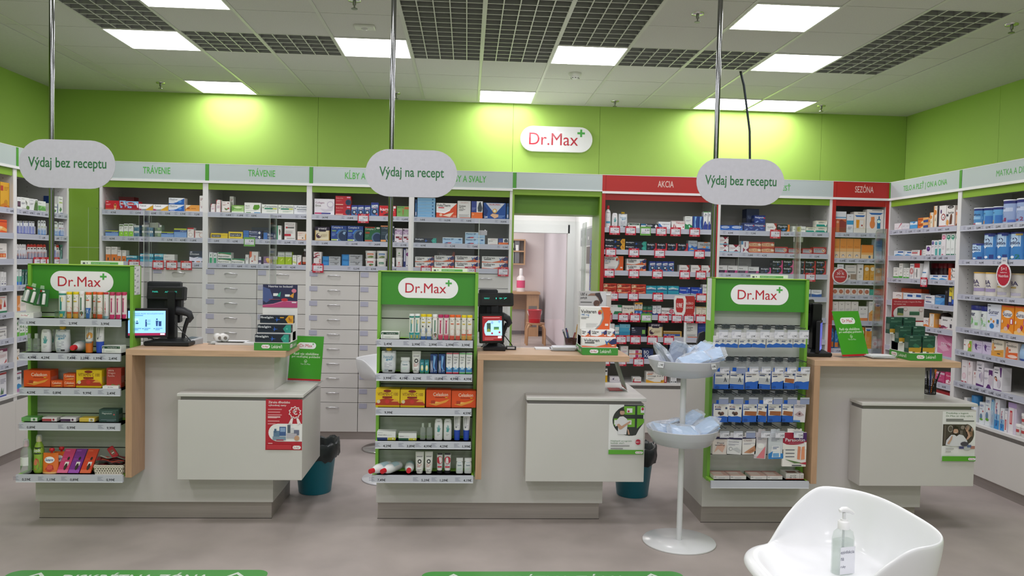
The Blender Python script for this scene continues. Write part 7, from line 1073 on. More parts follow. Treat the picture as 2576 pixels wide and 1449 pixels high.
for i, (x0, col, c2, l) in enumerate([((-2.371,4.700,0.330)[0], 'c83a72', 'e06a94', 'pink'), ((-2.307,4.700,0.327)[0], '7a2a8c', 'a050b4', 'purple'), ((-2.240,4.700,0.330)[0], 'd0402c', 'e0684a', 'red')]):
    m = MB(); w, h = .062, .14; pts = [(0, 0), (w, 0), (w+.028, h), (.03, h)]
    m.prism(pts, 0, .012, 'gloss', col); print_ops(m, 'R .02 0 .98 .14 %s;R .1 .9 .5 .94 %s;R .45 .3 .8 .46 e4dcd8;E .62 .26 .14 .14 3a2a2c;E .62 .6 .1 .07 2a2226;L .1 .5 .56 2 %s' % (c2, c2, c2), lambda u, v, k: (u*w+v*.03, -EPS*k, v*h), h/w, 'gloss')
    o = m.build('snack_bar_pack', None, (x0, 4.705, .331)); o.rotation_euler = (-.35, 0, 0); tag(o, 'shiny %s snack bar pack leaning on left stand shelf' % l, 'pack', 'leaning snack bars')
t = thing('plastic_basket', 'white perforated plastic basket of sachets on left stand', 'basket', (C1X-.1, 4.70, .3275))
m = MB(); w = .078; n = 9
def basket_wall(m, x0, y0, x1, y1):
    L = math.hypot(x1-x0, y1-y0); ux, uy = (x1-x0)/L, (y1-y0)/L; k = max(3, int(L/.0135))
    def b(s0, s1, z0, z1):
        g0, g1 = 1+z0*1.6, 1+z1*1.6; q = [(x0+ux*s0, y0+uy*s0), (x0+ux*s1, y0+uy*s1)]
        vs = [(q[0][0]*g0, q[0][1]*g0, z0), (q[1][0]*g0, q[1][1]*g0, z0), (q[1][0]*g1, q[1][1]*g1, z1), (q[0][0]*g1, q[0][1]*g1, z1)]
        nx, ny = uy*.002, -ux*.002; vs += [(a-nx, c-ny, d) for a, c, d in vs]
        m.add(vs, [(0, 1, 2, 3), (7, 6, 5, 4), (0, 4, 5, 1), (3, 2, 6, 7), (1, 5, 6, 2), (0, 3, 7, 4)], 'plastic', 'd8cfc0')
    for z in (0, .012, .024, .036): b(0, L, z, z+.0055)
    b(0, L, .044, .055)
    for r, z in enumerate((.0055, .0175, .0295, .0415)):
        for i in range(k+1): c = (i+(.5 if r % 2 else 0))*L/k; b(max(0, c-.0028), min(L, c+.0028), z, z+.0066)
for q in ((-w, -.008, w, -.008), (w, -.008, w, .085), (w, .085, -w, .085), (-w, .085, -w, -.008)): basket_wall(m, *q)
m.box(-w, -.008, 0, w, .085, .003, 'plastic', 'd8cfc0'); m.build('basket_body', t)
for i in range(9):
    m = MB(); L = .15; pts = [(-L/2+L*j/8, 0, .006*sin(j*1.3+i)) for j in range(9)]; vs = []
    for p in pts: vs += [(p[0], -.028, p[2]), (p[0], .028, p[2]+.003)]
    m.add(vs, [(2*j, 2*j+2, 2*j+3, 2*j+1) for j in range(8)], 'gloss', ['a8202c', 'c83a34', 'dfe2d8', '7a1a24', '3a4a3c', 'b8302c', 'd8604c', '8a2630', 'c9cfc0'][i], True); m.add([(a, b, c-.003) for a, b, c in vs], [(2*j+1, 2*j+3, 2*j+2, 2*j) for j in range(8)], 'gloss', '8a8a88', True)
    o = m.build('sachet', None, (C1X-.1+rnd.uniform(-.012, .012), 4.742, .366+.006*i)); o.rotation_euler = (rnd.uniform(-.25, .1), rnd.uniform(-.22, .22), rnd.uniform(-.3, .3)); tag(o, 'glossy %s sachet lying in the white basket, %s from bottom' % (['red', 'bright red', 'pale', 'dark red', 'dark green', 'crimson', 'coral', 'maroon', 'grey'][i], ORD[i]), 'sachet', 'sachets in the basket')
m = MB(); m.rbox(-.018, 0, 0, .018, .01, .07, 'gloss', 'a81c2a', .004); m.box(-.01, -.0006, .02, .01, 0, .05, 'card', '7a5a4a'); m.box(-.008, -.001, .03, .008, -.0006, .034, 'card', 'ddd')
o = m.build('sachet', None, (C1X-.075, 4.73, .42)); o.rotation_euler = (-.1, -.6, .1); tag(o, 'upright dark red foil pack leaning in the white basket', 'sachet')
# ------------------------------------------------------------------ tills, scanners and things on the worktops
WT = 1.0665
def screen_panel(parent, w, h, draw, name='display'):
    m = MB(); m.rbox(-w/2, 0, -h/2, w/2, .022, h/2, 'black', '16171a', .004); hs = m.build('screen_housing', parent)
    m = MB(); a, b = w-.028, h-.03; draw(m, lambda u, v, k: ((u-.5)*a, -.0006-EPS*k, (v-.5)*b), b/a, a, b); m.build(name, hs); return hs
def dA(m, s, asp, w, h):
    print_ops(m, 'R 0 0 1 1 8cc4f6;R 0 0 1 .1 8c1c44;R .86 .02 .98 .08 e0e6f4;B .05 .95 .86 .92 1c3a6c DODRŽIAVAJTE, PROSÍM, TIETO DÔLEŽITÉ POKYNY;L .05 .4 .8 1 3a6aa0;R .12 .6 .28 .7 a8d4fa;R .13 .38 .17 .58 1c3a6c;C .15 .62 .03 1c3a6c;E .24 .5 .04 .03 1c3a6c;C .24 .58 .025 1c3a6c;P 1c3a6c .46 .36 .5 .36 .5 .56 .46 .6;C .48 .62 .03 1c3a6c;R .52 .62 .6 .63 1c3a6c;R .52 .55 .6 .56 1c3a6c;R .5 .46 .6 .48 2a7a5a;C .77 .66 .03 1c3a6c;P 1c3a6c .75 .38 .79 .38 .8 .6 .74 .6;R .82 .38 .89 .58 1c3a6c;R .8 .56 .9 .58 1c3a6c;C .08 .28 .02 1c3a6c;L .11 .36 .28 2 3a6aa0;C .4 .28 .02 1c3a6c;L .43 .6 .28 2 3a6aa0;C .7 .28 .02 1c3a6c;L .73 .92 .28 2 3a6aa0', s, asp, 'screen', res=2)
def dB(m, s, asp, w, h):
    print_ops(m, 'R 0 0 1 1 7c1c22;L .06 .9 .92 1 c08a8c;L .1 .8 .1 2 a05a5e;P 9cc6ea .16 .22 1 .2 1 .82 .3 .82 .14 .7 .08 .52 .1 .34;R .22 .36 .42 .72 2f4a40;P 6a7a3a .22 .36 .42 .36 .42 .44 .3 .5 .22 .44;R .58 .44 .84 .56 3a6a4a;R .6 .44 .84 .48 7aa050;R .52 .6 .84 .62 a8c0d8;E .49 .74 .06 .06 7aa0cc;E .86 .78 .06 .06 7aa0cc;C .48 .3 .04 8c1c34;C .86 .34 .04 8c1c34;R .78 .1 .96 .18 dfe6f0', s, asp, 'screen')
def dC(m, s, asp, w, h):
    print_ops(m, 'R 0 0 1 1 5560c0;R 0 .9 1 1 4450a8;P 2a2e5c .42 .5 .58 .5 .54 .74 .6 .86 .5 .96 .4 .86 .46 .74;P 5c3a5c .5 .56 .66 .4 .68 .2 .5 .1 .32 .2 .34 .4;P 7a4a5c .5 .46 .6 .36 .6 .22 .5 .16 .4 .22 .4 .36;L .1 .9 .08 2 7a86d8', s, asp, 'screen')
def till(x, y, label, mon, monrot, tilt, mw, mh, draw, vfd, vtxt, vrot, rear, base, bw):
    t = thing('till_terminal', label, 'till', (x, y, WT), 0, 'black tills on the worktops')
    m = MB(); m.rbox(base-bw/2, -.075, 0, base+bw/2, .1, .028, 'black', '1b1c1f', .006); m.sbox([(base-bw*.4, -.06, .028), (base+bw*.4, -.06, .028), (base+bw*.4, .08, .028), (base-bw*.4, .08, .028)], [(base-bw*.25, -.02, .042), (base+bw*.25, -.02, .042), (base+bw*.25, .06, .042), (base-bw*.25, .06, .042)], mat='black', col='202124'); m.build('base', t)
    m = MB(); m.rbox(base-.022, .0, .03, base+.022, .05, .33, 'black', '17181a', .006); m.rbox(base-.05, .03, .18, base+.05, .075, .33, 'black', '1a1b1d', .008); m.build('column', t)
    h = screen_panel(t, mw, mh, draw); h.location = mon; h.rotation_euler = (tilt, 0, monrot)
    m = MB(); m.rbox(-.112, 0, -.042, .112, .045, .042, 'black', '1c1d20', .006); m.box(-.096, -.001, -.024, .096, 0, .03, 'gloss', '08090b')
    if vtxt: m.text(vtxt[0], -.08, -.045, .002, .012, -.0014, 'screen', '2fb8a4', res=1); m.text(vtxt[1], -.005, .07, .002, .012, -.0014, 'screen', '2fb8a4', res=1)
    v = m.build('line_display', t, vfd); v.rotation_euler = (-.12, 0, vrot)
    m = MB(); m.rbox(rear[0], .07, rear[2], rear[1], .11, rear[3], 'black', '2c2e31', .008)
    for i in range(6): m.box(rear[0]+.02, .0695, rear[3]-.03-i*.008, rear[1]-.02, .0705, rear[3]-.027-i*.008, 'matte', '0c0c0c')
    m.build('rear_monitor', t)
    m = MB()
    for k in range(3): m.tube([(mon[0]-.05+.03*k, mon[1]+.03, mon[2]-mh/2+.02), (mon[0]-.04+.03*k, mon[1]+.05, .05-.01*k), (base-bw/2+.02+.02*k, .06, .03), (base-bw/2-.01, .09, .006)], .0022, 'black', '1a1a1a', 5)
    m.build('cables', t)
    return t
a = (-1.908,4.850,1.206); v = (-1.836,4.940,1.384); bs = (-1.800,4.860,1.079)
till(bs[0], 4.92, 'black till with blue lit customer screen on left counter', (a[0]-bs[0], -.09, a[2]-WT), .26, 0, .233, .178, dA, (v[0]-bs[0], .01, v[2]-WT), ('PHAR:', 'ASYS SOFT.'), 0, (-.17, .03, .13, .385), 0, .265)
a = (0.167,4.850,1.207); v = (0.189,4.920,1.382); bs = (0.180,4.860,1.089)
till(bs[0], 4.92, 'black till with dark red lit screen on middle counter', (a[0]-bs[0]-.004, -.08, a[2]-WT), .3, -.1, .155, .182, dB, (v[0]-bs[0], .0, v[2]-WT), ('PHARMACY', '197'), .25, (-.1, .02, .1, .375), 0, .14)
a = (2.235,4.800,1.191); v = (2.210,4.860,1.377); bs = (2.200,4.830,1.069)
till(bs[0]+.01, 4.85, 'black till with violet lit screen turned sideways on right counter', (a[0]-bs[0]-.01, -.02, a[2]-WT), 1.05, 0, .16, .2, dC, (v[0]-bs[0]-.04, .03, v[2]-WT), None, .9, (-.06, .0, .14, .33), 0, .15)
# scanner on a gooseneck stand
def scanner(x, y, label, flip=1):
    t = thing('barcode_scanner', label, 'scanner', (x, y, WT))
    m = MB(); m.lathe([(.04, 0), (.04, .008), (.018, .016)], 'black', '1e1f22', 16); m.tube([(0, 0, .012), (.002*flip, 0, .06), (.012*flip, 0, .11), (.03*flip, 0, .16)], [.011, .011, .012, .014], 'black', '222326', 10); m.build('stand', t)
    m = MB(); m.tube([(-.055*flip, -.015, .21), (-.03*flip, -.01, .212), (.0, -.005, .205), (.035*flip, 0, .19), (.045*flip, 0, .165), (.03*flip, 0, .14)], [.022, .027, .027, .022, .02, .013], 'black', '303236', 12); m.lathe([(.019, -.0575), (.018, -.056)], 'gloss', '0a0a0c', 12, c=(0, -.0155, .21), axis='x'); m.build('head', t)
    m = MB(); m.tube([(-.058*flip, -.02, .19), (-.03*flip, -.05, .13), (.02*flip, -.06, .08), (.06*flip, -.05, .03), (.07*flip, -.04, .008)], .003, 'black', '2c2c2e', 6); m.build('cord', t)
p = (-1.759,4.970,1.106); scanner(p[0]+.015, 4.97, 'black handheld scanner on bent stand on left counter')
p = (0.252,5.000,1.111); scanner(p[0]-.02, 5.0, 'black handheld scanner behind till on middle counter')
# card terminal
p = (-1.711,4.962,1.067); t = thing('card_terminal', 'grey card payment terminal beside till on left counter', 'terminal', (p[0], p[1], WT), -.35)
m = MB(); m.sbox([(-.042, -.085, 0), (.042, -.085, 0), (.042, .085, 0), (-.042, .085, 0)], [(-.042, -.085, .018), (.042, -.085, .018), (.042, .085, .034), (-.042, .085, .034)], [(-.036, -.078, .024), (.036, -.078, .024), (.036, .078, .042), (-.036, .078, .042)], mat='plastic', col='a5a7aa'); m.build('body', t)
m = MB(); s = lambda u, v, k: ((u-.5)*.066, -.072+v*.144, .0246+v*.0178+EPS*k)
print_ops(m, 'R .08 .58 .92 .94 5a6a72;R .06 .06 .28 .16 b83a3a;R .38 .06 .62 .16 c9b03a;R .72 .06 .94 .16 3a9a5a;'+';'.join('R %.2f %.2f %.2f %.2f 3c4146' % (.06+.33*i, .2+.11*j, .28+.33*i, .28+.11*j) for i in range(3) for j in range(3)), s, 2, 'plastic'); m.build('keypad', t)
# acrylic paper tray with two till rolls
p = (-1.486,4.993,1.067); t = thing('acrylic_tray', 'low clear tray with papers behind two till rolls, left counter', 'tray', (p[0], p[1]+.07, WT))
m = MB(); m.box(-.11, -.08, 0, .11, .08, .004, 'acrylic', 'fff'); m.box(-.11, -.083, 0, .11, -.08, .022, 'acrylic', 'fff'); m.box(-.11, -.0835, .0215, .11, -.0795, .0225, 'edge', 'fff'); m.build('tray', t)
m = MB(); m.box(-.1, -.075, .0042, .1, .075, .012, 'card', 'e6e6ea'); m.build('papers', t)
for i, (dx, l) in enumerate([(-.05, 'first'), (-.015, 'second')]):
    m = MB(); m.lathe([(.011, -.04), (.024, -.04), (.024, .04), (.011, .04)], 'matte', 'ecebe9', 20, axis='y', caps=False); m.lathe([(.010, -.04), (.010, .04)], 'matte', '8a847c', 12, axis='y'); o = m.build('paper_roll', None, (p[0]+dx-.02+.0, p[1]+.06, WT+.0365)); o.rotation_euler = (0, 0, .5); o['label'] = 'white till paper roll in clear tray, %s from left' % l; tag(o, o['label'], 'paper roll', 'till paper rolls')
# display trays with tiered boxes
def tray_base(x, y, z, w, d, steps, label, card, cw, ch, ctop, draw, side=1):
    t = thing('counter_display', label, 'display', (x, y, z), 0, 'green trays with tiered cartons')
    m = MB(); m.rbox(-w/2, 0, 0, w/2, d, .046, 'card', '3f9436', .001); m.box(-w/2-.001, -.001, .045, w/2+.001, d+.001, .0475, 'card', 'e9e9e6')
    logo(m, -w*.29, -w*.05, .012, .034, -.0006); m.text('Lekáreň', w*.0, w*.3, .014, .034, -.0008, 'card', 'e4f0dc', True); b = m.build('tray', t)
    m = MB(); logo(m, -d*.4, -d*.1, .012, .034, -.0006); m.text('Lekáreň', -d*.04, d*.34, .014, .034, -.0008, 'card', 'dcebd4', True)
    m.xf(Matrix.Translation((side*w/2, d/2, 0)) @ Matrix.Rotation(side*pi/2, 4, 'Z')); m.build('side_print', b)
    m = MB()
    for (y0, y1, z1) in steps: m.box(-w/2+.004, y0, .0475, w/2-.004, y1, z1, 'card', 'e6e6e4')
    m.build('riser', t)
    m = MB(); m.box(-cw/2, d-.014, .0475, cw/2, d-.010, ctop, 'card', 'e9e9e9'); draw(m, lambda u, v, k: ((u-.5)*cw, d-.0142-EPS*k, ctop-ch+v*ch), ch/cw, cw, ch); m.build('header_card', t)
    return t
def cA_(m, s, asp, w, h): print_ops(m, 'R 0 0 1 1 2a2c50;P 4a5a90 0 .9 .2 .8 .3 .4 .1 .2 0 .3;B .16 .86 .88 .97 e0e0ea Natrite to bolesti!;R .3 .5 .44 .62 e4e6ea;P 3fa890 .4 .5 .52 .7 .5 .46;R .64 .48 .78 .58 e4e6ea;P d99a3a .76 .5 .9 .66 .88 .42;P b8467a 0 .1 .3 .16 .6 .3 1 .28 1 0 0 0;P d880a4 0 .1 .3 .16 .6 .3 1 .28 1 .25 .6 .26 .3 .13 0 .08;E .63 .34 .1 .07 c02a38;E .9 .74 .07 .09 d87a90;L .18 .5 .34 1 a04a5a;R .84 .2 .97 .26 e6d0dc', s, asp)
def cB_(m, s, asp, w, h): print_ops(m, 'R 0 0 1 1 b9b7b8;R .66 .5 .84 1 d0cfd2;R .86 .2 1 1 c2b9b4;B .05 .25 .86 .95 2f2e30 Užiť si;B .05 .25 .74 .83 2f2e30 pohyb;L .05 .4 .64 1 444;P 8a6a5c .26 .86 .36 .93 .6 .94 .66 .8 .72 .66 .66 .6 .6 .76 .52 .86 .36 .86;P 3a3034 .5 .94 .64 .96 .74 .7 .68 .6 .6 .8 .5 .88;C .55 .62 .1 5a4038;P 7a5a4c .5 .56 .62 .6 .6 .5;P d06a3a .82 0 1 0 1 .4 .86 .36;R .84 .88 .97 .94 e6e6e8', s, asp)
def cC_(m, s, asp, w, h): 
    pl = [(1, .06), (1, .68), (.3, .68)]+[(.3+.25*cos(radians(90+i*15)), .37+.31*sin(radians(90+i*15))) for i in range(13)]
    print_ops(m, 'R 0 0 1 1 9a2434;B .06 .92 .84 .92 dcb0b0 Výhodné ponuky s logom Dr.Max;B .06 .42 .74 .81 dcb0b0 na mesiac máj', s, asp, res=3)
    m.add([s(u, v, 6) for u, v in pl], [tuple(range(len(pl)))], 'card', 'c9bfc0'); print_ops(m, 'R .17 .28 .36 .6 2f4a40;P 8a8a50 .17 .28 .36 .28 .36 .36 .2 .4;R .55 .3 .86 .44 2f5a44;R .55 .44 .86 .47 7a9a8a;E .42 .56 .06 .08 b08088;E .42 .56 .05 .066 c9bfc0;E .9 .54 .06 .08 b08088;E .9 .54 .05 .066 c9bfc0', s, asp, k0=7)
x0, x1 = (-1.244,4.710,1.109)[0], (-1.039,4.710,1.112)[0]; w = x1-x0; xc = (x0+x1)/2
tray_base(xc, 4.71, WT, w, .215, [(.05, .19, .1), (.11, .19, .152)], 'green counter tray with black gel boxes and dark poster card', 0, .21, .14, (-1.139,4.910,1.449)[2]-WT, cA_)
for k in ('ibalg', 'ibalgy'): DESIGN[k+'d'] = DESIGN[k][:3]+['.044']+DESIGN[k][4:]
for i, (y, z, k, l) in enumerate([(.004, .0478, 'ibalg', 'lowest'), (.058, .1003, 'ibalg', 'middle'), (.116, .1523, 'ibalgy', 'topmost')]):
    place(k+'d', (xc, 4.71+y, WT+z), 0, .197, .047, '%s, %s tier of left counter tray' % (DESIGN[k][1], l), 'black gel boxes on the counter tray')
x0, x1 = (0.705,4.710,1.106)[0], (0.924,4.710,1.109)[0]; w = x1-x0; xc = (x0+x1)/2
tray_base(xc, 4.71, WT, w, .25, [(.06, .225, .105), (.1, .225, .148)], 'green counter tray with white and orange gel boxes, middle counter', 0, (0.923,4.910,1.376)[0]-(0.717,4.910,1.372)[0], .2, (0.820,4.910,1.444)[2]-WT, cB_, -1)
m = MB(); m.box(0, 0, 0, .018, .05, .08, 'card', 'e6e6e6'); tag(m.build('riser_block', None, (xc+w*.28, 4.845, WT+.1485)), 'white upright carton block beside the patch carton', 'block')
DESIGN['voltd'] = DESIGN['volt'][:3]+['.054']+DESIGN['volt'][4:]; DESIGN['volts'] = DESIGN['volt'][:3]+['.036']+DESIGN['volt'][4:]
place('voltd', (xc-.006, 4.713, WT+.0478), 0, w*.96, .056, 'large white and orange gel carton, bottom tier of middle counter tray', 'gel boxes on the middle tray')
for i, (a, b) in enumerate([(930, 1004), (1007, 1140), (1143, 1208)]):
    xa = [(0.707,4.775,1.210)[0], (0.764,4.775,1.210)[0], (0.865,4.775,1.212)[0]][i]; xb = [(0.762,4.775,1.210)[0], (0.863,4.775,1.212)[0], (0.915,4.775,1.213)[0]][i]
    place('volts', ((xa+xb)/2, 4.772, WT+.1053), 0, xb-xa-.001, .042, 'small white and orange gel carton, %s in middle tier of middle tray' % ORD[i], 'gel boxes on the middle tray')
xa, xb = (0.703,4.820,1.310)[0], (0.887,4.820,1.313)[0]
place('voltpatch', ((xa+xb)/2, 4.812, WT+.1483), 0, xb-xa, .137, 'large white and orange patch carton standing on middle counter tray')
x0, x1 = (2.719,4.660,1.095)[0], (2.924,4.660,1.098)[0]; w = x1-x0; xc = (x0+x1)/2
tray_base(xc, 4.66, WT, w, .235, [(.075, .22, .1), (.145, .22, .15)], 'green counter tray with six dark green cartons and red card', 0, (2.932,4.880,1.348)[0]-(2.720,4.880,1.344)[0], .145, (2.822,4.880,1.434)[2]-WT, cC_, -1)
DESIGN['grn6'] = ['b', 'dark green cartons with gold foot', '1f4a3c', '.05', 'R 0 .05 .6 .3 b8902c;P b8902c .3 .05 1 .05 1 .36 .6 .3;P 2f6a50 .3 .4 .5 .56 .8 .44 .9 .3 .5 .3;R .06 .9 .3 .96 7a9a8a;L .06 .9 .76 2 5a8a76;R 0 0 .3 .08 e0e0d0;R .5 0 .9 .06 d9b060']
for r, (y, z) in enumerate([(.006, .0478), (.08, .1003), (.15, .1503)]):
    for c in range(2):
        xl = [(2.712,4.670,1.178)[0], (2.800,4.670,1.180)[0]][c]-xc
        place('grn6', (xc+xl+.04-r*.022, 4.66+y, WT+z), 0, .078, .104, 'dark green carton with gold foot, %s tier, %s one, right counter' % (['front', 'middle', 'rear'][r], ['left', 'right'][c]), 'dark green cartons on the tray')
# ------------------------------------------------------------------ green leaflets in clear holders
def leaflet(x, y, z, w, h, yaw, tilt, label):
    t = thing('leaflet_stand', label, 'leaflet', (x, y, z), yaw, 'green leaflets in clear holders')
    m = MB(); m.box(-w/2, 0, .008, w/2, .001, h, 'gloss', '43a02c'); m.box(-w/2, -.0003, .008, w/2, 0, .02, 'gloss', 'b81f2c')
    logo(m, -w*.28, w*.28, h*.72, h*.86, -.0006)
    for i, (s, a, v) in enumerate([('Radi vás obslúžime', .38, .585), ('pri vedľajšej pokladni', .43, .515)]): m.text(s, -w*a, w*a, h*v, h*(v+.055), -.0006, 'gloss', 'e4f2dc', True)
    m.add([(.045*w*cos(i*pi/8), -.0006, h*.45+.045*w*sin(i*pi/8)) for i in range(16)], [tuple(range(16))], 'gloss', 'dcefd4'); m.add([(.035*w*cos(i*pi/8), -.0009, h*.45+.035*w*sin(i*pi/8)) for i in range(16)], [tuple(range(16))], 'gloss', '43a02c')
    m.add([(.022*w*cos(pi+i*pi/6), -.0012, h*.45+.022*w*sin(pi+i*pi/6)) for i in range(7)], [tuple(range(7))], 'gloss', 'dcefd4')
    m.text('Tím Dr.Max', -w*.15, w*.15, h*.37, h*.405, -.0006, 'gloss', 'cfe6c8'); R = Matrix.Rotation(-tilt, 4, 'X'); m.xf(R); m.build('leaflet', t)
    m = MB(); m.box(-w/2-.002, .0015, 0, w/2+.002, .0035, h+.003, 'acrylic', 'fff'); m.box(-w/2-.002, .001, h+.003, w/2+.002, .004, h+.0045, 'edge', 'fff'); m.xf(R); m.box(-w/2-.002, .0, .0, w/2+.002, .08, .003, 'acrylic', 'fff'); m.build('holder', t)
leaflet(-1.048, 5.19, .8065, .222, .30, -.16, .2, 'green thank-you leaflet on the desk beside left counter')
leaflet(2.448, 4.79, WT, .225, .30, .36, .34, 'green leaflet leaning in holder on right counter worktop')
p = (1.040,5.005,0.806); t = thing('leaflet_stand', 'clear leaflet holder seen edge-on on the middle desk', 'leaflet', (C2X+.965, 5.02, .8065), 0, 'green leaflets in clear holders')
m = MB(); m.box(-.0, -.13, .0, .003, .06, .003, 'acrylic', 'fff'); q = MB(); q.box(-.002, -.085, 0, .001, .085, .21, 'acrylic', 'fff'); q.box(-.0025, -.085, .21, .0015, .085, .212, 'edge', 'fff'); q.box(-.0035, -.0815, .012, -.0025, .0815, .205, 'card', '93a58c'); q.box(-.0038, -.0815, .012, -.0035, .0815, .03, 'card', 'c07a70'); q.xf(Matrix.Rotation(-.33, 4, 'Y')); q.build('leaflet', t)
m = MB(); m.box(-.12, -.085, 0, .0, .085, .003, 'acrylic', 'fff'); m.box(-.12, -.0855, 0, 0, -.085, .0035, 'edge', 'fff'); m.box(-.11, -.06, .0032, -.03, .06, .0036, 'card', 'c04a4a'); m.build('holder', t)
# papers, pens and small boxes
def papers(x, y, w, d, label, n=4):
    t = thing('paper_tray', label, 'tray', (x, y, WT))
    m = MB(); m.box(-w/2, 0, 0, w/2, d, .003, 'acrylic', 'fff'); m.box(-w/2, -.002, 0, w/2, 0, .02, 'acrylic', 'fff'); m.box(-w/2, -.0025, .0195, w/2, .0005, .021, 'edge', 'fff'); m.build('tray', t)
    for i in range(n):
        m = MB(); m.box(-w*.46, .004, 0, w*.44, d*.94, .0045, 'card', ['e4e4e8', 'd6d6de', 'ececee', 'e0e0e6'][i % 4]); m.box(-w*.3, .02+.02*i, .0046, w*.1, d*.5, .0048, 'card', 'b9b9c8'); o = m.build('sheet', t, (rnd.uniform(-.006, .006), rnd.uniform(0, .006), .0035+.005*i), rnd.uniform(-.06, .06))
p = (0.621,4.897,1.067); papers(p[0], p[1], .165, .13, 'clear tray of white papers on middle counter')
p = (2.607,4.711,1.067); papers(p[0]-.01, p[1]+.01, .16, .12, 'clear tray of papers behind leaflet, right counter', 3)
p = (0.711,5.287,1.067); t = thing('pen_holder', 'dark red pen cup with markers and pencil, middle counter', 'pen holder', (p[0], p[1], WT))
m = MB(); m.sbox(ring(.036, .026, 4, 0, 20), ring(.042, .03, 4, .046, 20), ring(.038, .026, 4, .0455, 20), ring(.034, .022, 4, .006, 20), mat='plastic', col='4a1418'); m.build('cup', t)
for i, (x, a, L, c, c2) in enumerate([(-.022, -.35, .085, '3a3e44', 'b9bcc4'), (-.012, -.2, .09, '2a3a90', '1f2a6a'), (-.002, -.28, .08, '6a6c74', 'a82430'), (.01, .25, .078, 'a8484a', 'e0dcdc'), (.03, .1, .115, 'd8a23a', 'c98a2c')]):
    m = MB(); m.tube([(0, 0, 0), (0, 0, L*.7), (0, 0, L)], .0055 if i < 4 else .0035, 'plastic', c, 8); m.tube([(0, 0, L), (0, 0, L+.016)], .0058 if i < 4 else .0025, 'plastic', c2, 8); o = m.build('pen', t, (x, 0, .008)); o.rotation_euler = (0, a, 0)
p = (3.064,4.994,0.806); t = thing('pen_holder', 'black mesh cup with scissors and pens on right desk', 'pen holder', (p[0], 5.0, .8065))
m = MB()
for i in range(18): a = i*pi/9; m.box(.034*cos(a)-.0012, .034*sin(a)-.0012, 0, .034*cos(a)+.0012, .034*sin(a)+.0012, .1, 'black', '1c1c1e')
for z in [0, .014, .028, .042, .056, .07, .084, .097]: m.lathe([(.034, z), (.0352, z+.0015), (.034, z+.003)], 'black', '1c1c1e', 18, caps=False)
m.lathe([(.034, 0), (.034, .002)], 'black', '1c1c1e', 18); m.build('cup', t)
for i, (x, a, L, c) in enumerate([(-.012, -.12, .15, '1a1a1c'), (.004, .16, .16, 'e0782c'), (.014, .3, .15, '26262a'), (-.002, -.02, .165, '2c3c8a'), (.01, .1, .14, '1f1f22')]):
    m = MB(); m.tube([(0, 0, 0), (0, 0, L*.8), (0, 0, L)], [.004, .005, .007 if c == 'e0782c' else .004], 'plastic', c, 8); o = m.build('pen', t, (x, 0, .006)); o.rotation_euler = (.05, a, 0)
p = (0.289,4.950,1.096); m = MB(); m.rbox(0, 0, 0, .06, .05, .022, 'plastic', '26282a', .002); m.box(.004, -.0004, .008, .05, 0, .018, 'card', 'c9cacc'); tag(m.build('label_box', None, (p[0]-.03, 4.92, WT)), 'small black box with white label beside middle till', 'box')
m = MB(); m.box(0, 0, 0, .16, .1, .008, 'card', 'e4e4e6'); tag(m.build('notepad', None, (C2X+.37, 4.95, WT)), 'white notepad lying behind screen on middle counter', 'notepad')
m = MB(); m.box(0, 0, 0, .26, .09, .012, 'card', 'dcdcdc'); tag(m.build('notepad', None, (C1X+.42, 4.965, WT)), 'white papers lying behind the clear tray on left counter', 'paper')
m = MB(); m.box(0, 0, 0, .15, .09, .014, 'card', 'dedede'); tag(m.build('notepad', None, (C3X+.06, 4.9, WT)), 'white pad lying behind till on right counter', 'notepad')
# ------------------------------------------------------------------ waste bins
def bin_(x, y, label):
    t = thing('waste_bin', label, 'bin', (x, y, 0), 0, 'teal bins with black liners')
    m = MB(); m.lathe([(.105, 0), (.11, .006), (.145, .32), (.15, .322), (.15, .336), (.143, .336), (.108, .02)], 'plastic', '157889', 32); m.build('bucket', t)
    m = MB(); n = 40; R = []; r2 = random.Random(int(x*100))
    for j, (r, z) in enumerate([(.112, .2), (.136, .337), (.149, .35), (.156, .352), (.162, .33), (.160, .30), (.157, .262), (.154, .245)]):
        R.append([((r+(r2.uniform(-.004, .01) if j > 2 else 0)+.003*sin(i*1.7+j))*cos(2*pi*i/n), (r+(r2.uniform(-.004, .01) if j > 2 else 0)+.003*sin(i*1.7+j))*sin(2*pi*i/n), z+(r2.uniform(-.012, .012) if j > 1 else 0)+.012*sin(i*.5)*(j > 2)) for i in range(n)])
    m.sbox(*R, mat='bagblack', col='23292a', smooth=True, caps=False); m.add([(.114*cos(2*pi*i/n), .114*sin(2*pi*i/n), .2) for i in range(n)], [tuple(range(n))], 'bagblack', '15191a'); m.build('bin_liner', t)
bin_((-1.023,5.483,0.000)[0], (-1.023,5.483,0.000)[1], 'teal waste bin with black liner beside left counter')
bin_((1.193,5.439,0.000)[0], (1.193,5.439,0.000)[1], 'teal waste bin with black liner behind middle counter')
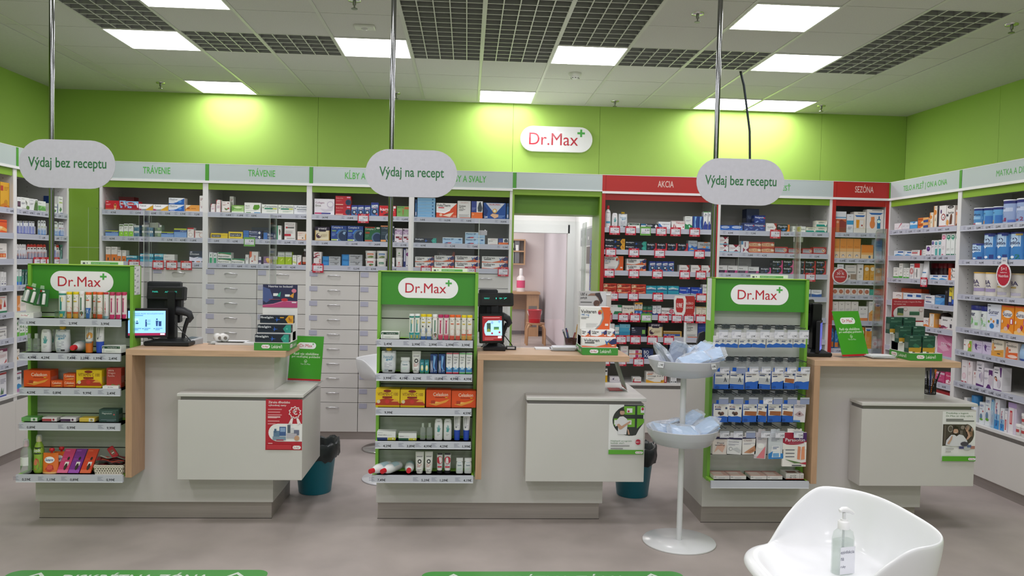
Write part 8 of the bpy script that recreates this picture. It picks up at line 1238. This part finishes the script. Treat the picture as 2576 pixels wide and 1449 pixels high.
# ------------------------------------------------------------------ two-tier mask stand
bx, by = 1.272, 4.5
t = thing('mask_stand', 'white two-bowl stand holding bagged face masks', 'stand', (bx, by, 0))
m = MB(); m.lathe([(.21, 0), (.213, .004), (.21, .01), (.03, .013)], 'gloss', 'dcdde0', 48); m.build('base', t)
m = MB(); m.lathe([(.0165, .012), (.0165, .985)], 'plastic', 'd6d6da', 20); m.lathe([(.007, .985), (.007, 1.29)], 'plastic', 'd2d2d4', 12); m.build('pole', t)
ZB = [(1.272,4.500,0.678)[2], (1.269,4.500,1.079)[2]]
for i, z in enumerate(ZB):
    m = MB(); m.lathe([(.018, z-.1), (.1, z-.104), (.165, z-.09), (.19, z-.05), (.196, z-.045), (.207, z-.004), (.209, z), (.204, z), (.19, z-.03), (.184, z-.045), (.16, z-.08), (.1, z-.093), (.018, z-.093)], 'gloss', 'cfd0dc', 48); b = m.build('bowl', t)
    if i:
        for ang, s in ((-2.5, '1,19€'), (-.95, '0,98€')):
            q = MB(); q.box(-.02, -.0006, -.026, .02, 0, .004, 'card', 'dcdce2'); q.text(s, -.014, .016, -.017, -.004, -.001, 'card', '222', True); q.xf(Matrix.Translation((.2065*cos(ang), .2065*sin(ang), z-.012)) @ Matrix.Rotation(ang+pi/2, 4, 'Z') @ Matrix.Rotation(-.25, 4, 'X')); q.build('price_label', b)
a = (1.265,4.500,1.389); m = MB()
pts = [(-.03, -.055), (.03, -.055), (.042, -.035), (.046, .035), (.036, .055), (-.036, .055), (-.046, .035), (-.042, -.035)]
m.prism(pts, -.003, 0, 'gloss', 'dcd9da'); m.prism([(x*.64, z*.74) for x, z in pts], -.0036, -.003, 'gloss', 'b22a34'); m.text('0,98€', -.022, .022, -.012, .014, -.004, 'gloss', 'f0dcdc', True)
o = m.build('sign_card', t, (a[0]-bx-.030, -.012, a[2])); o.rotation_euler = (0, 0, -1.0)
m = MB(); m.prism(pts, -.003, 0, 'gloss', 'b0283a'); m.text('RÚŠKO', -.03, .03, .006, .022, -.0036, 'gloss', 'e6c0c4', True); m.text('JEDNORAZ.', -.03, .03, -.018, -.006, -.0036, 'gloss', 'e6c0c4', True)
o = m.build('sign_card', t, (a[0]-bx+.024, -.012, a[2])); o.rotation_euler = (0, 0, .55)
def mask_pack(x, y, z, rx, ry, rz, seed, label, sc=1.):
    t = thing('mask_pack', label, 'pack', (x, y, z), 0, 'bagged face masks in the bowls'); t.rotation_euler = (rx, ry, rz); q = random.Random(seed)
    for k in range(4):
        m = MB(); L, Wd = .082*sc, .046*sc; n = 6; vs = []; o = k*.007-.012
        for i in range(n+1):
            xx = -L+2*L*i/n
            for s in (-1, 1): vs.append((xx, s*Wd+q.uniform(-.002, .002), o+.004*sin(i*.9+k)))
        f = [(2*i, 2*i+2, 2*i+3, 2*i+1) for i in range(n)]
        m.add(vs, f, 'matte', ['a9c8ea', 'bcd4ee', 'c8daf0', 'b0cdec'][k], True); m.add([(a, b, c-.003) for a, b, c in vs], [g[::-1] for g in f], 'matte', 'dbe4f0', True); m.build('mask', t)
    m = MB(); R = []
    for v in range(9):
        s = -1+2*v/8; r = max(.12, (1-abs(s)**3.5))
        R.append([(s*.105*sc+q.uniform(-.003, .003), .058*sc*(.55+.45*r)*math.copysign(abs(cos(2*pi*i/20))**.7, cos(2*pi*i/20))+q.uniform(-.004, .004), .03*sc*r*sin(2*pi*i/20)+q.uniform(-.005, .005)) for i in range(20)])
    m.sbox(*R, mat='film', col='fff', smooth=False); m.build('bag', t)
rr = [(-.12, -.03, .04, .1, .95, .1), (-.02, .05, .05, .3, .85, 1.4), (.03, -.1, .035, .5, -.25, .25), (.10, .03, .055, .2, -.7, .5), (.125, -.06, .045, .6, -.4, -.3), (.02, .1, .05, -.5, .3, 2.2)]
for i, (dx, dy, dz, a, b, c) in enumerate(rr): mask_pack(bx+dx, by+dy, ZB[1]+dz-.03, a, b, c, i, 'bagged blue face masks in upper bowl, %s' % ['steep at the rim edge', 'upright behind the rod', 'lying in front', 'tilted toward plaster stand', 'hanging over the rim', 'lying at the back'][i])
rr = [(-.1, -.02, .02, .4, .2, .3), (-.01, -.1, .02, .5, .1, 0), (.05, .05, .05, .2, -.6, .3), (.1, -.08, .035, .5, -.55, .1), (.13, .02, .045, .1, -.35, -.6), (-.03, .09, .03, -.4, .1, 1.2)]
for i, (dx, dy, dz, a, b, c) in enumerate(rr): mask_pack(bx+dx, by+dy, ZB[0]+dz-.03, a, b, c, 20+i, 'bagged blue face masks in lower bowl, %s' % ['crumpled by the poster side', 'with white label in front', 'raised behind the pole', 'slanting at the front', 'poking over the rim', 'flat at the back'][i])
# ------------------------------------------------------------------ dark device behind the mask stand
p = (1.434,4.820,1.170); t = thing('phone_stand', 'dark grey rounded handset standing beside right counter stand', 'handset', (p[0], 5.0, 1.0305-.06))
p2 = (1.479,4.980,1.155)
t.location = (C3X-.575, 4.98, 1.030)
m = MB(); m.rbox(-.045, -.02, 0, .035, .06, .02, 'black', '2c2d2f', .004); m.build('base', t)
m = MB(); pts = [(-.035, .0), (.03, .0), (.036, .06), (.03, .15), (.0, .168), (-.03, .155), (-.042, .1), (-.042, .04)]; m.prism(pts, -.012, .015, 'black', '3a3b3d'); m.prism([(-.03, .03), (.0, .03), (.0, .09), (-.03, .09)], -.0125, -.012, 'card', 'b9bcb8'); m.build('handset', t)
# ------------------------------------------------------------------ stools
def stool(x, y, rz, zs, label):
    t = thing('stool', label, 'stool', (x, y, 0), rz, 'white shell stools')
    m = MB(); m.lathe([(.2, 0), (.205, .006), (.19, .014), (.06, .03), (.03, .06)], 'chrome', 'cfcfcf', 40); m.build('base', t)
    m = MB(); m.lathe([(.028, .03), (.028, .4), (.018, .4), (.018, zs-.02)], 'chrome', 'cfcfcf', 20); m.build('column', t)
    m = MB(); NA, NV = 48, 10; hx, hy, n = .195, .235, 3.0; top = []; 
    def P(a, v):
        c, s = cos(a), sin(a); ex = math.copysign(abs(c)**(2/n), c); ey = math.copysign(abs(s)**(2/n), s)
        ang = 1-abs(a % (2*pi)-pi)/pi      # 0 at front (+x) .. 1 at back (-x)
        b = max(0., min(1., (ang-.40)/.16)); b = b*b*(3-2*b); hb = .02+.155*b-.012*(1-min(1, ang/.3)) if ang < 1 else .175
        if v <= .72: q = v/.72*.9; return Vector((hx*q*ex, hy*q*ey, .012*q**3))
        q = (v-.72)/.28; r = .9+.1*min(1, q*2)+.16*max(0, q-.2)*b; return Vector((hx*r*ex, hy*r*ey, .012+hb*q**1.6 if b > .01 else .012-.012*q))
    V = []; F = []
    for j in range(NV+6):
        v = (j+1)/(NV+6)
        for i in range(NA): V.append(P(2*pi*i/NA, v))
    for j in range(NV+5):
        for i in range(NA): k = (i+1) % NA; F.append((j*NA+i, j*NA+k, (j+1)*NA+k, (j+1)*NA+i)[::-1])
    F.append(tuple(range(NA)))
    V = [v+Vector((0, 0, zs)) for v in V]; m.add([tuple(v) for v in V], [f[::-1] for f in F], 'gloss', 'e6e7ea', True)
    o = m.build('shell', t); md = o.modifiers.new('s', 'SOLIDIFY'); md.thickness = .014; md.offset = -1; sb = o.modifiers.new('b', 'SUBSURF'); sb.levels = 1; sb.render_levels = 2
    return t
stool(1.0, 2.04, pi, .785, 'white shell stool with sanitiser bottle on its seat')
stool(-.66, 6.72, -.5, .6, 'white shell stool on chrome base behind the middle counter stand')
t = thing('stand_base', 'white round base of a pole stand behind the middle counter', 'stand', (-.54, 5.80, 0))
m = MB(); m.lathe([(.2, 0), (.203, .004), (.2, .01), (.03, .013)], 'gloss', 'dcdde0', 40); m.build('base', t)
m = MB(); m.lathe([(.016, .012), (.016, .8)], 'plastic', 'd6d6da', 16); m.build('pole', t)
# sanitiser bottle
t = thing('sanitiser_bottle', 'clear pump bottle of sanitiser with handwritten label on stool', 'bottle', (1.035, 2.06, .789), .25)
m = MB(); m.sbox(ring(.026, .016, 3.2, 0, 28), ring(.03, .019, 3.2, .006, 28), ring(.03, .019, 3.2, .105, 28), ring(.026, .016, 3., .124, 28), ring(.013, .012, 2.2, .133, 28), ring(.012, .012, 2., .142, 28), mat='bottleglass', col='fff', smooth=True); m.build('body', t)
m = MB(); m.sbox(ring(.0275, .0165, 3.2, .003, 28), ring(.0275, .0165, 3.2, .102, 28), mat='bottleglass', col='fff', smooth=True); m.build('liquid', t)
m = MB(); m.lathe([(.0155, .132), (.0155, .151), (.013, .153), (.009, .154), (.009, .158)], 'plastic', 'e9e9ea', 20); m.lathe([(.0045, .158), (.0045, .176)], 'plastic', 'dfe0e2', 12); m.tube([(-.015, 0, .181), (-.006, 0, .184), (.006, 0, .183), (.02, -.004, .178), (.027, -.006, .172)], [.005, .0075, .0085, .0055, .004], 'plastic', 'ebebec', 10); m.tube([(0, 0, .14), (0, 0, .02)], .003, 'plastic', 'd0d4d8', 8); m.build('pump', t)
m = MB(); m.box(-.024, -.0196, .014, .024, -.0194, .088, 'card', 'dfe0e6')
for s, x0, x1, z in (('ezinfekcia', -.023, .021, .070), ('na', -.022, -.012, .052), ('ruky', -.022, -.006, .03)): m.text(s, x0, x1, z, z+.009, -.0198, 'card', '4a4c66')
m.build('label_sticker', t)
# ------------------------------------------------------------------ floor stickers
def floor_sticker(px0, px1, y1, label):
    w = px1-px0; t = thing('floor_sticker', label, 'sticker', (px0, y1-.62, .0005), 0, 'green floor stickers')
    m = MB(); r = .06; hh = .62
    pts = [(w-r+r*cos(a*pi/12), hh-r+r*sin(a*pi/12)) for a in range(7)]+[(r+r*cos(a*pi/12), hh-r+r*sin(a*pi/12)) for a in range(6, 13)]+[(r+r*cos(a*pi/12), r+r*sin(a*pi/12)) for a in range(12, 19)]+[(w-r+r*cos(a*pi/12), r+r*sin(a*pi/12)) for a in range(18, 25)]
    m.add([(x, y, .0008) for x, y in pts], [tuple(range(len(pts)))], 'gloss', '4f9f4c'); m.build('sheet', t)
    q = MB(); q.text('DISKRÉTNA ZÓNA', w*.22, w*.78, hh-.15, hh-.035, 0, 'gloss', 'e0ebe0', True)
    for cx in (.12, .88):
        x = w*cx; z = hh-.09
        q.add([(x-.05, 0, z), (x, 0, z+.06), (x+.05, 0, z), (x+.03, 0, z-.004), (x, 0, z+.034), (x-.03, 0, z-.004)], [(0, 5, 4, 1), (1, 4, 3, 2)], 'gloss', 'e0ebe0')
    q.text('Ďakujeme, že dodržiavate odstup', w*.1, w*.9, hh-.3, hh-.23, 0, 'gloss', 'e0ebe0')
    q.v = [(x, z, .0014) for x, y, z in q.v]; q.build('lettering', t)
floor_sticker((-2.272,4.063,0.000)[0], (-0.986,4.057,0.000)[0], (-1.648,4.088,-0.000)[1], 'green floor sticker with white lettering, in front of left counter')
floor_sticker((-0.201,4.054,0.000)[0], (1.158,4.048,-0.000)[0], (0.459,4.061,-0.000)[1], 'green floor sticker with white lettering, in front of middle counter')
# ------------------------------------------------------------------ promotional discs clipped to shelves
def disc(loc, rz, rx, rzv, lines, label):
    t = thing('promo_disc', label, 'disc', loc, rz, 'red round promotion discs'); n = 40
    m = MB(); m.prism([(rx*cos(2*pi*i/n), rzv*sin(2*pi*i/n)) for i in range(n)], -.002, 0, 'gloss', 'e6e2e2'); m.prism([((.84+.03*(i % 2))*rx*cos(2*pi*i/n), (.84+.03*(i % 2))*rzv*sin(2*pi*i/n)) for i in range(n)], -.0026, -.002, 'gloss', 'b8243a')
    for s, w, z, h in lines: m.text(s, -rx*w, rx*w, z*rzv, (z+h)*rzv, -.003, 'gloss', 'f0dede', True)
    m.box(-rx*.4, -.001, rzv*.9, rx*.4, .0, rzv*1.4, 'plastic', 'd6d6da'); m.text('akcia', -rx*.2, rx*.2, rzv*1.1, rzv*1.25, -.0014, 'card', '667'); m.build('disc', t)
p = (3.416,7.020,1.551); disc((p[0], 7.035, p[2]), 0, .074, .074, [('ZĽAVA', .25, .5, .14), ('30 %', .46, .12, .3), ('EQUILIBRIA', .6, -.22, .16)], 'red round thirty percent promotion disc on red corner unit')
p = (3.840,5.442,1.598); disc((3.846, p[1], p[2]), -pi/2, .078, .09, [('5+1', .36, .36, .28), ('zadarmo', .46, .16, .1), ('Nutrilon', .66, -.18, .22)], 'red oval five plus one promotion disc before formula cans')
# ------------------------------------------------------------------ things seen through the doorway
t = thing('notice_board', 'grey framed notice board on the passage wall', 'board', (1.215, 7.95, 1.63), -pi/2)
m = MB(); m.box(-.4, -.012, -.1, .4, -.002, .35, 'plastic', 'b9bcbc'); m.box(-.38, -.013, -.08, .38, -.012, .33, 'card', 'd6d6d6'); m.box(-.38, -.0135, .16, .38, -.013, .33, 'card', '8e9294'); m.box(-.3, -.0138, -.07, -.06, -.0135, .14, 'card', 'e6e8e8'); m.box(.05, -.0138, -.02, .3, -.0135, .15, 'card', '6a6462')
for i in range(3): m.box(-.3+i*.22, -.0139, .22+.02*(i % 2), -.26+i*.22, -.0135, .25+.02*(i % 2), 'card', 'e4e4e4')
m.build('board', t)
t = thing('binder_strip', 'blue hanging strip with keys on the passage wall', 'strip', (1.215, 7.58, 1.4), -pi/2)
m = MB(); m.rbox(-.05, -.02, -.05, .05, -.002, .44, 'plastic', '2a5ab8', .003); m.build('strip', t)
m = MB()
for i in range(12): m.lathe([(.012, 0), (.012, .003)], 'steel', '777', 8, c=(.055, -.024-.003*(i % 2), .3-i*.028), axis='y')
m.build('keys', t)
def far(px0, px1, y0, y1, Y):
    pass
p0 = (0.910,17.300,2.087); p1 = (1.263,17.300,1.530)
t = thing('storage_cabinet', 'small open wooden wall cabinet in the far room', 'cabinet', (p1[0], 17.39, p1[2]))
w = 1.1; h = p0[2]-p1[2]; m = MB(); m.box(-w, -.3, 0, 0, 0, .03, 'wood', 'b08a68'); m.box(-w, -.3, h-.03, 0, 0, h, 'wood', 'b08a68'); m.box(-.03, -.3, .03, 0, 0, h-.03, 'wood', 'b08a68'); m.box(-w, -.3, .03, -w+.03, 0, h-.03, 'wood', 'b08a68'); m.box(-w, -.02, .03, 0, 0, h-.03, 'lam', 'c9b9b0'); m.build('carcass', t)
m = MB(); m.box(-w+.03, -.29, h*.5, -.03, -.02, h*.5+.03, 'wood', 'b08a68'); m.build('shelf', t)
for i, (x, hh, c, l) in enumerate([(-.75, .5, '2c2c30', 'black folder'), (-.58, .56, '222226', 'tall black binder'), (-.3, .44, 'c9c6c6', 'pale folder'), (-.18, .5, '6a6a6e', 'grey folder')]):
    m = MB(); m.rbox(-.05, 0, 0, .05, .2, hh, 'card', c, .004); m.box(-.03, -.001, hh*.5, .03, 0, hh*.8, 'card', 'dcdcdc'); tag(m.build('folder', None, (p1[0]+x, 17.12, p1[2]+.031)), l+' in the far room wall cabinet', 'folder')
m = MB(); m.rbox(-.5, 0, 0, .3, .2, .06, 'plastic', '3a3a40', .005); m.rbox(-.1, .05, .06, .1, .15, .12, 'plastic', '55565a', .005); tag(m.build('desk_punch', None, (p1[0]-.45, 17.12, p1[2]+h*.5+.031)), 'dark office device on upper shelf of far cabinet', 'device')
p = (1.579,17.200,0.955); t = thing('work_table', 'wooden worktop cabinet in the far room', 'table', (p[0], 17.38, 0)); zt = p[2]
m = MB(); m.box(-1.6, -.6, zt-.05, 0, 0, zt, 'wood', 'b8906c'); m.build('top', t)
m = MB(); m.box(-.28, -.55, 0, -.02, -.02, zt-.051, 'woodv', 'b8906c'); m.box(-.24, -.552, .2, -.06, -.55, zt-.3, 'lam', '7a706c'); m.build('side', t)
m = MB(); m.box(-1.6, -.1, .55, -.281, -.02, zt-.051, 'wood', 'b08a68'); m.build('back_panel', t)
p = (1.173,16.900,0.980); t = thing('spray_bottle', 'small white and pink bottle on the far room table', 'bottle', (p[0], 17.0, zt+.001))
m = MB(); m.lathe([(.09, 0), (.09, .3), (.05, .34)], 'plastic', 'e6dcdc', 16); m.lathe([(.0915, .08), (.0915, .24)], 'card', 'e04a7a', 16); m.build('body', t)
m = MB(); m.lathe([(.04, .34), (.04, .46), (.03, .5)], 'plastic', 'e9e6e6', 12); m.build('cap', t)
SY = 15.2; p = (1.350,15.200,0.427); t = thing('wooden_stool', 'bentwood stool carrying a red bucket in the far room', 'stool', (p[0], SY, 0)); zs = p[2]; r = ((1.533,15.200,0.430)[0]-(1.167,15.200,0.424)[0])/2
m = MB(); m.lathe([(r, zs-.03), (r, zs)], 'wood', 'b08a68', 28); m.build('seat', t)
for sxn in (-1, 1):
    for syn in (-1, 1):
        m = MB(); m.tube([(sxn*r*.45, syn*r*.5, zs-.045), (sxn*r*.78, syn*r*.75, zs-.05), (sxn*r*.92, syn*r*.8, zs-.12), (sxn*r*.95, syn*r*.8, 0)], .024, 'woodv', 'b8906c', 8); m.build('leg', t)
t = thing('bucket', 'red plastic bucket with handle on the far stool', 'bucket', (p[0]-.02, SY, zs+.001))
w = ((1.462,15.200,0.678)[0]-(1.189,15.200,0.673)[0])/2; hh = (1.321,15.200,0.680)[2]-zs
m = MB(); m.lathe([(w*.8, 0), (w*.98, hh*.92), (w, hh*.93), (w, hh), (w*.95, hh), (w*.76, .02)], 'plastic', 'c01c2c', 28); m.build('body', t)
m = MB(); m.tube([(w*cos(a*pi/10), -w*.5*sin(a*pi/10), hh*.9-w*1.1*sin(a*pi/10)) for a in range(11)], .008, 'plastic', 'dcdcdc', 6); m.build('handle', t)
S.view_layers[0].update()
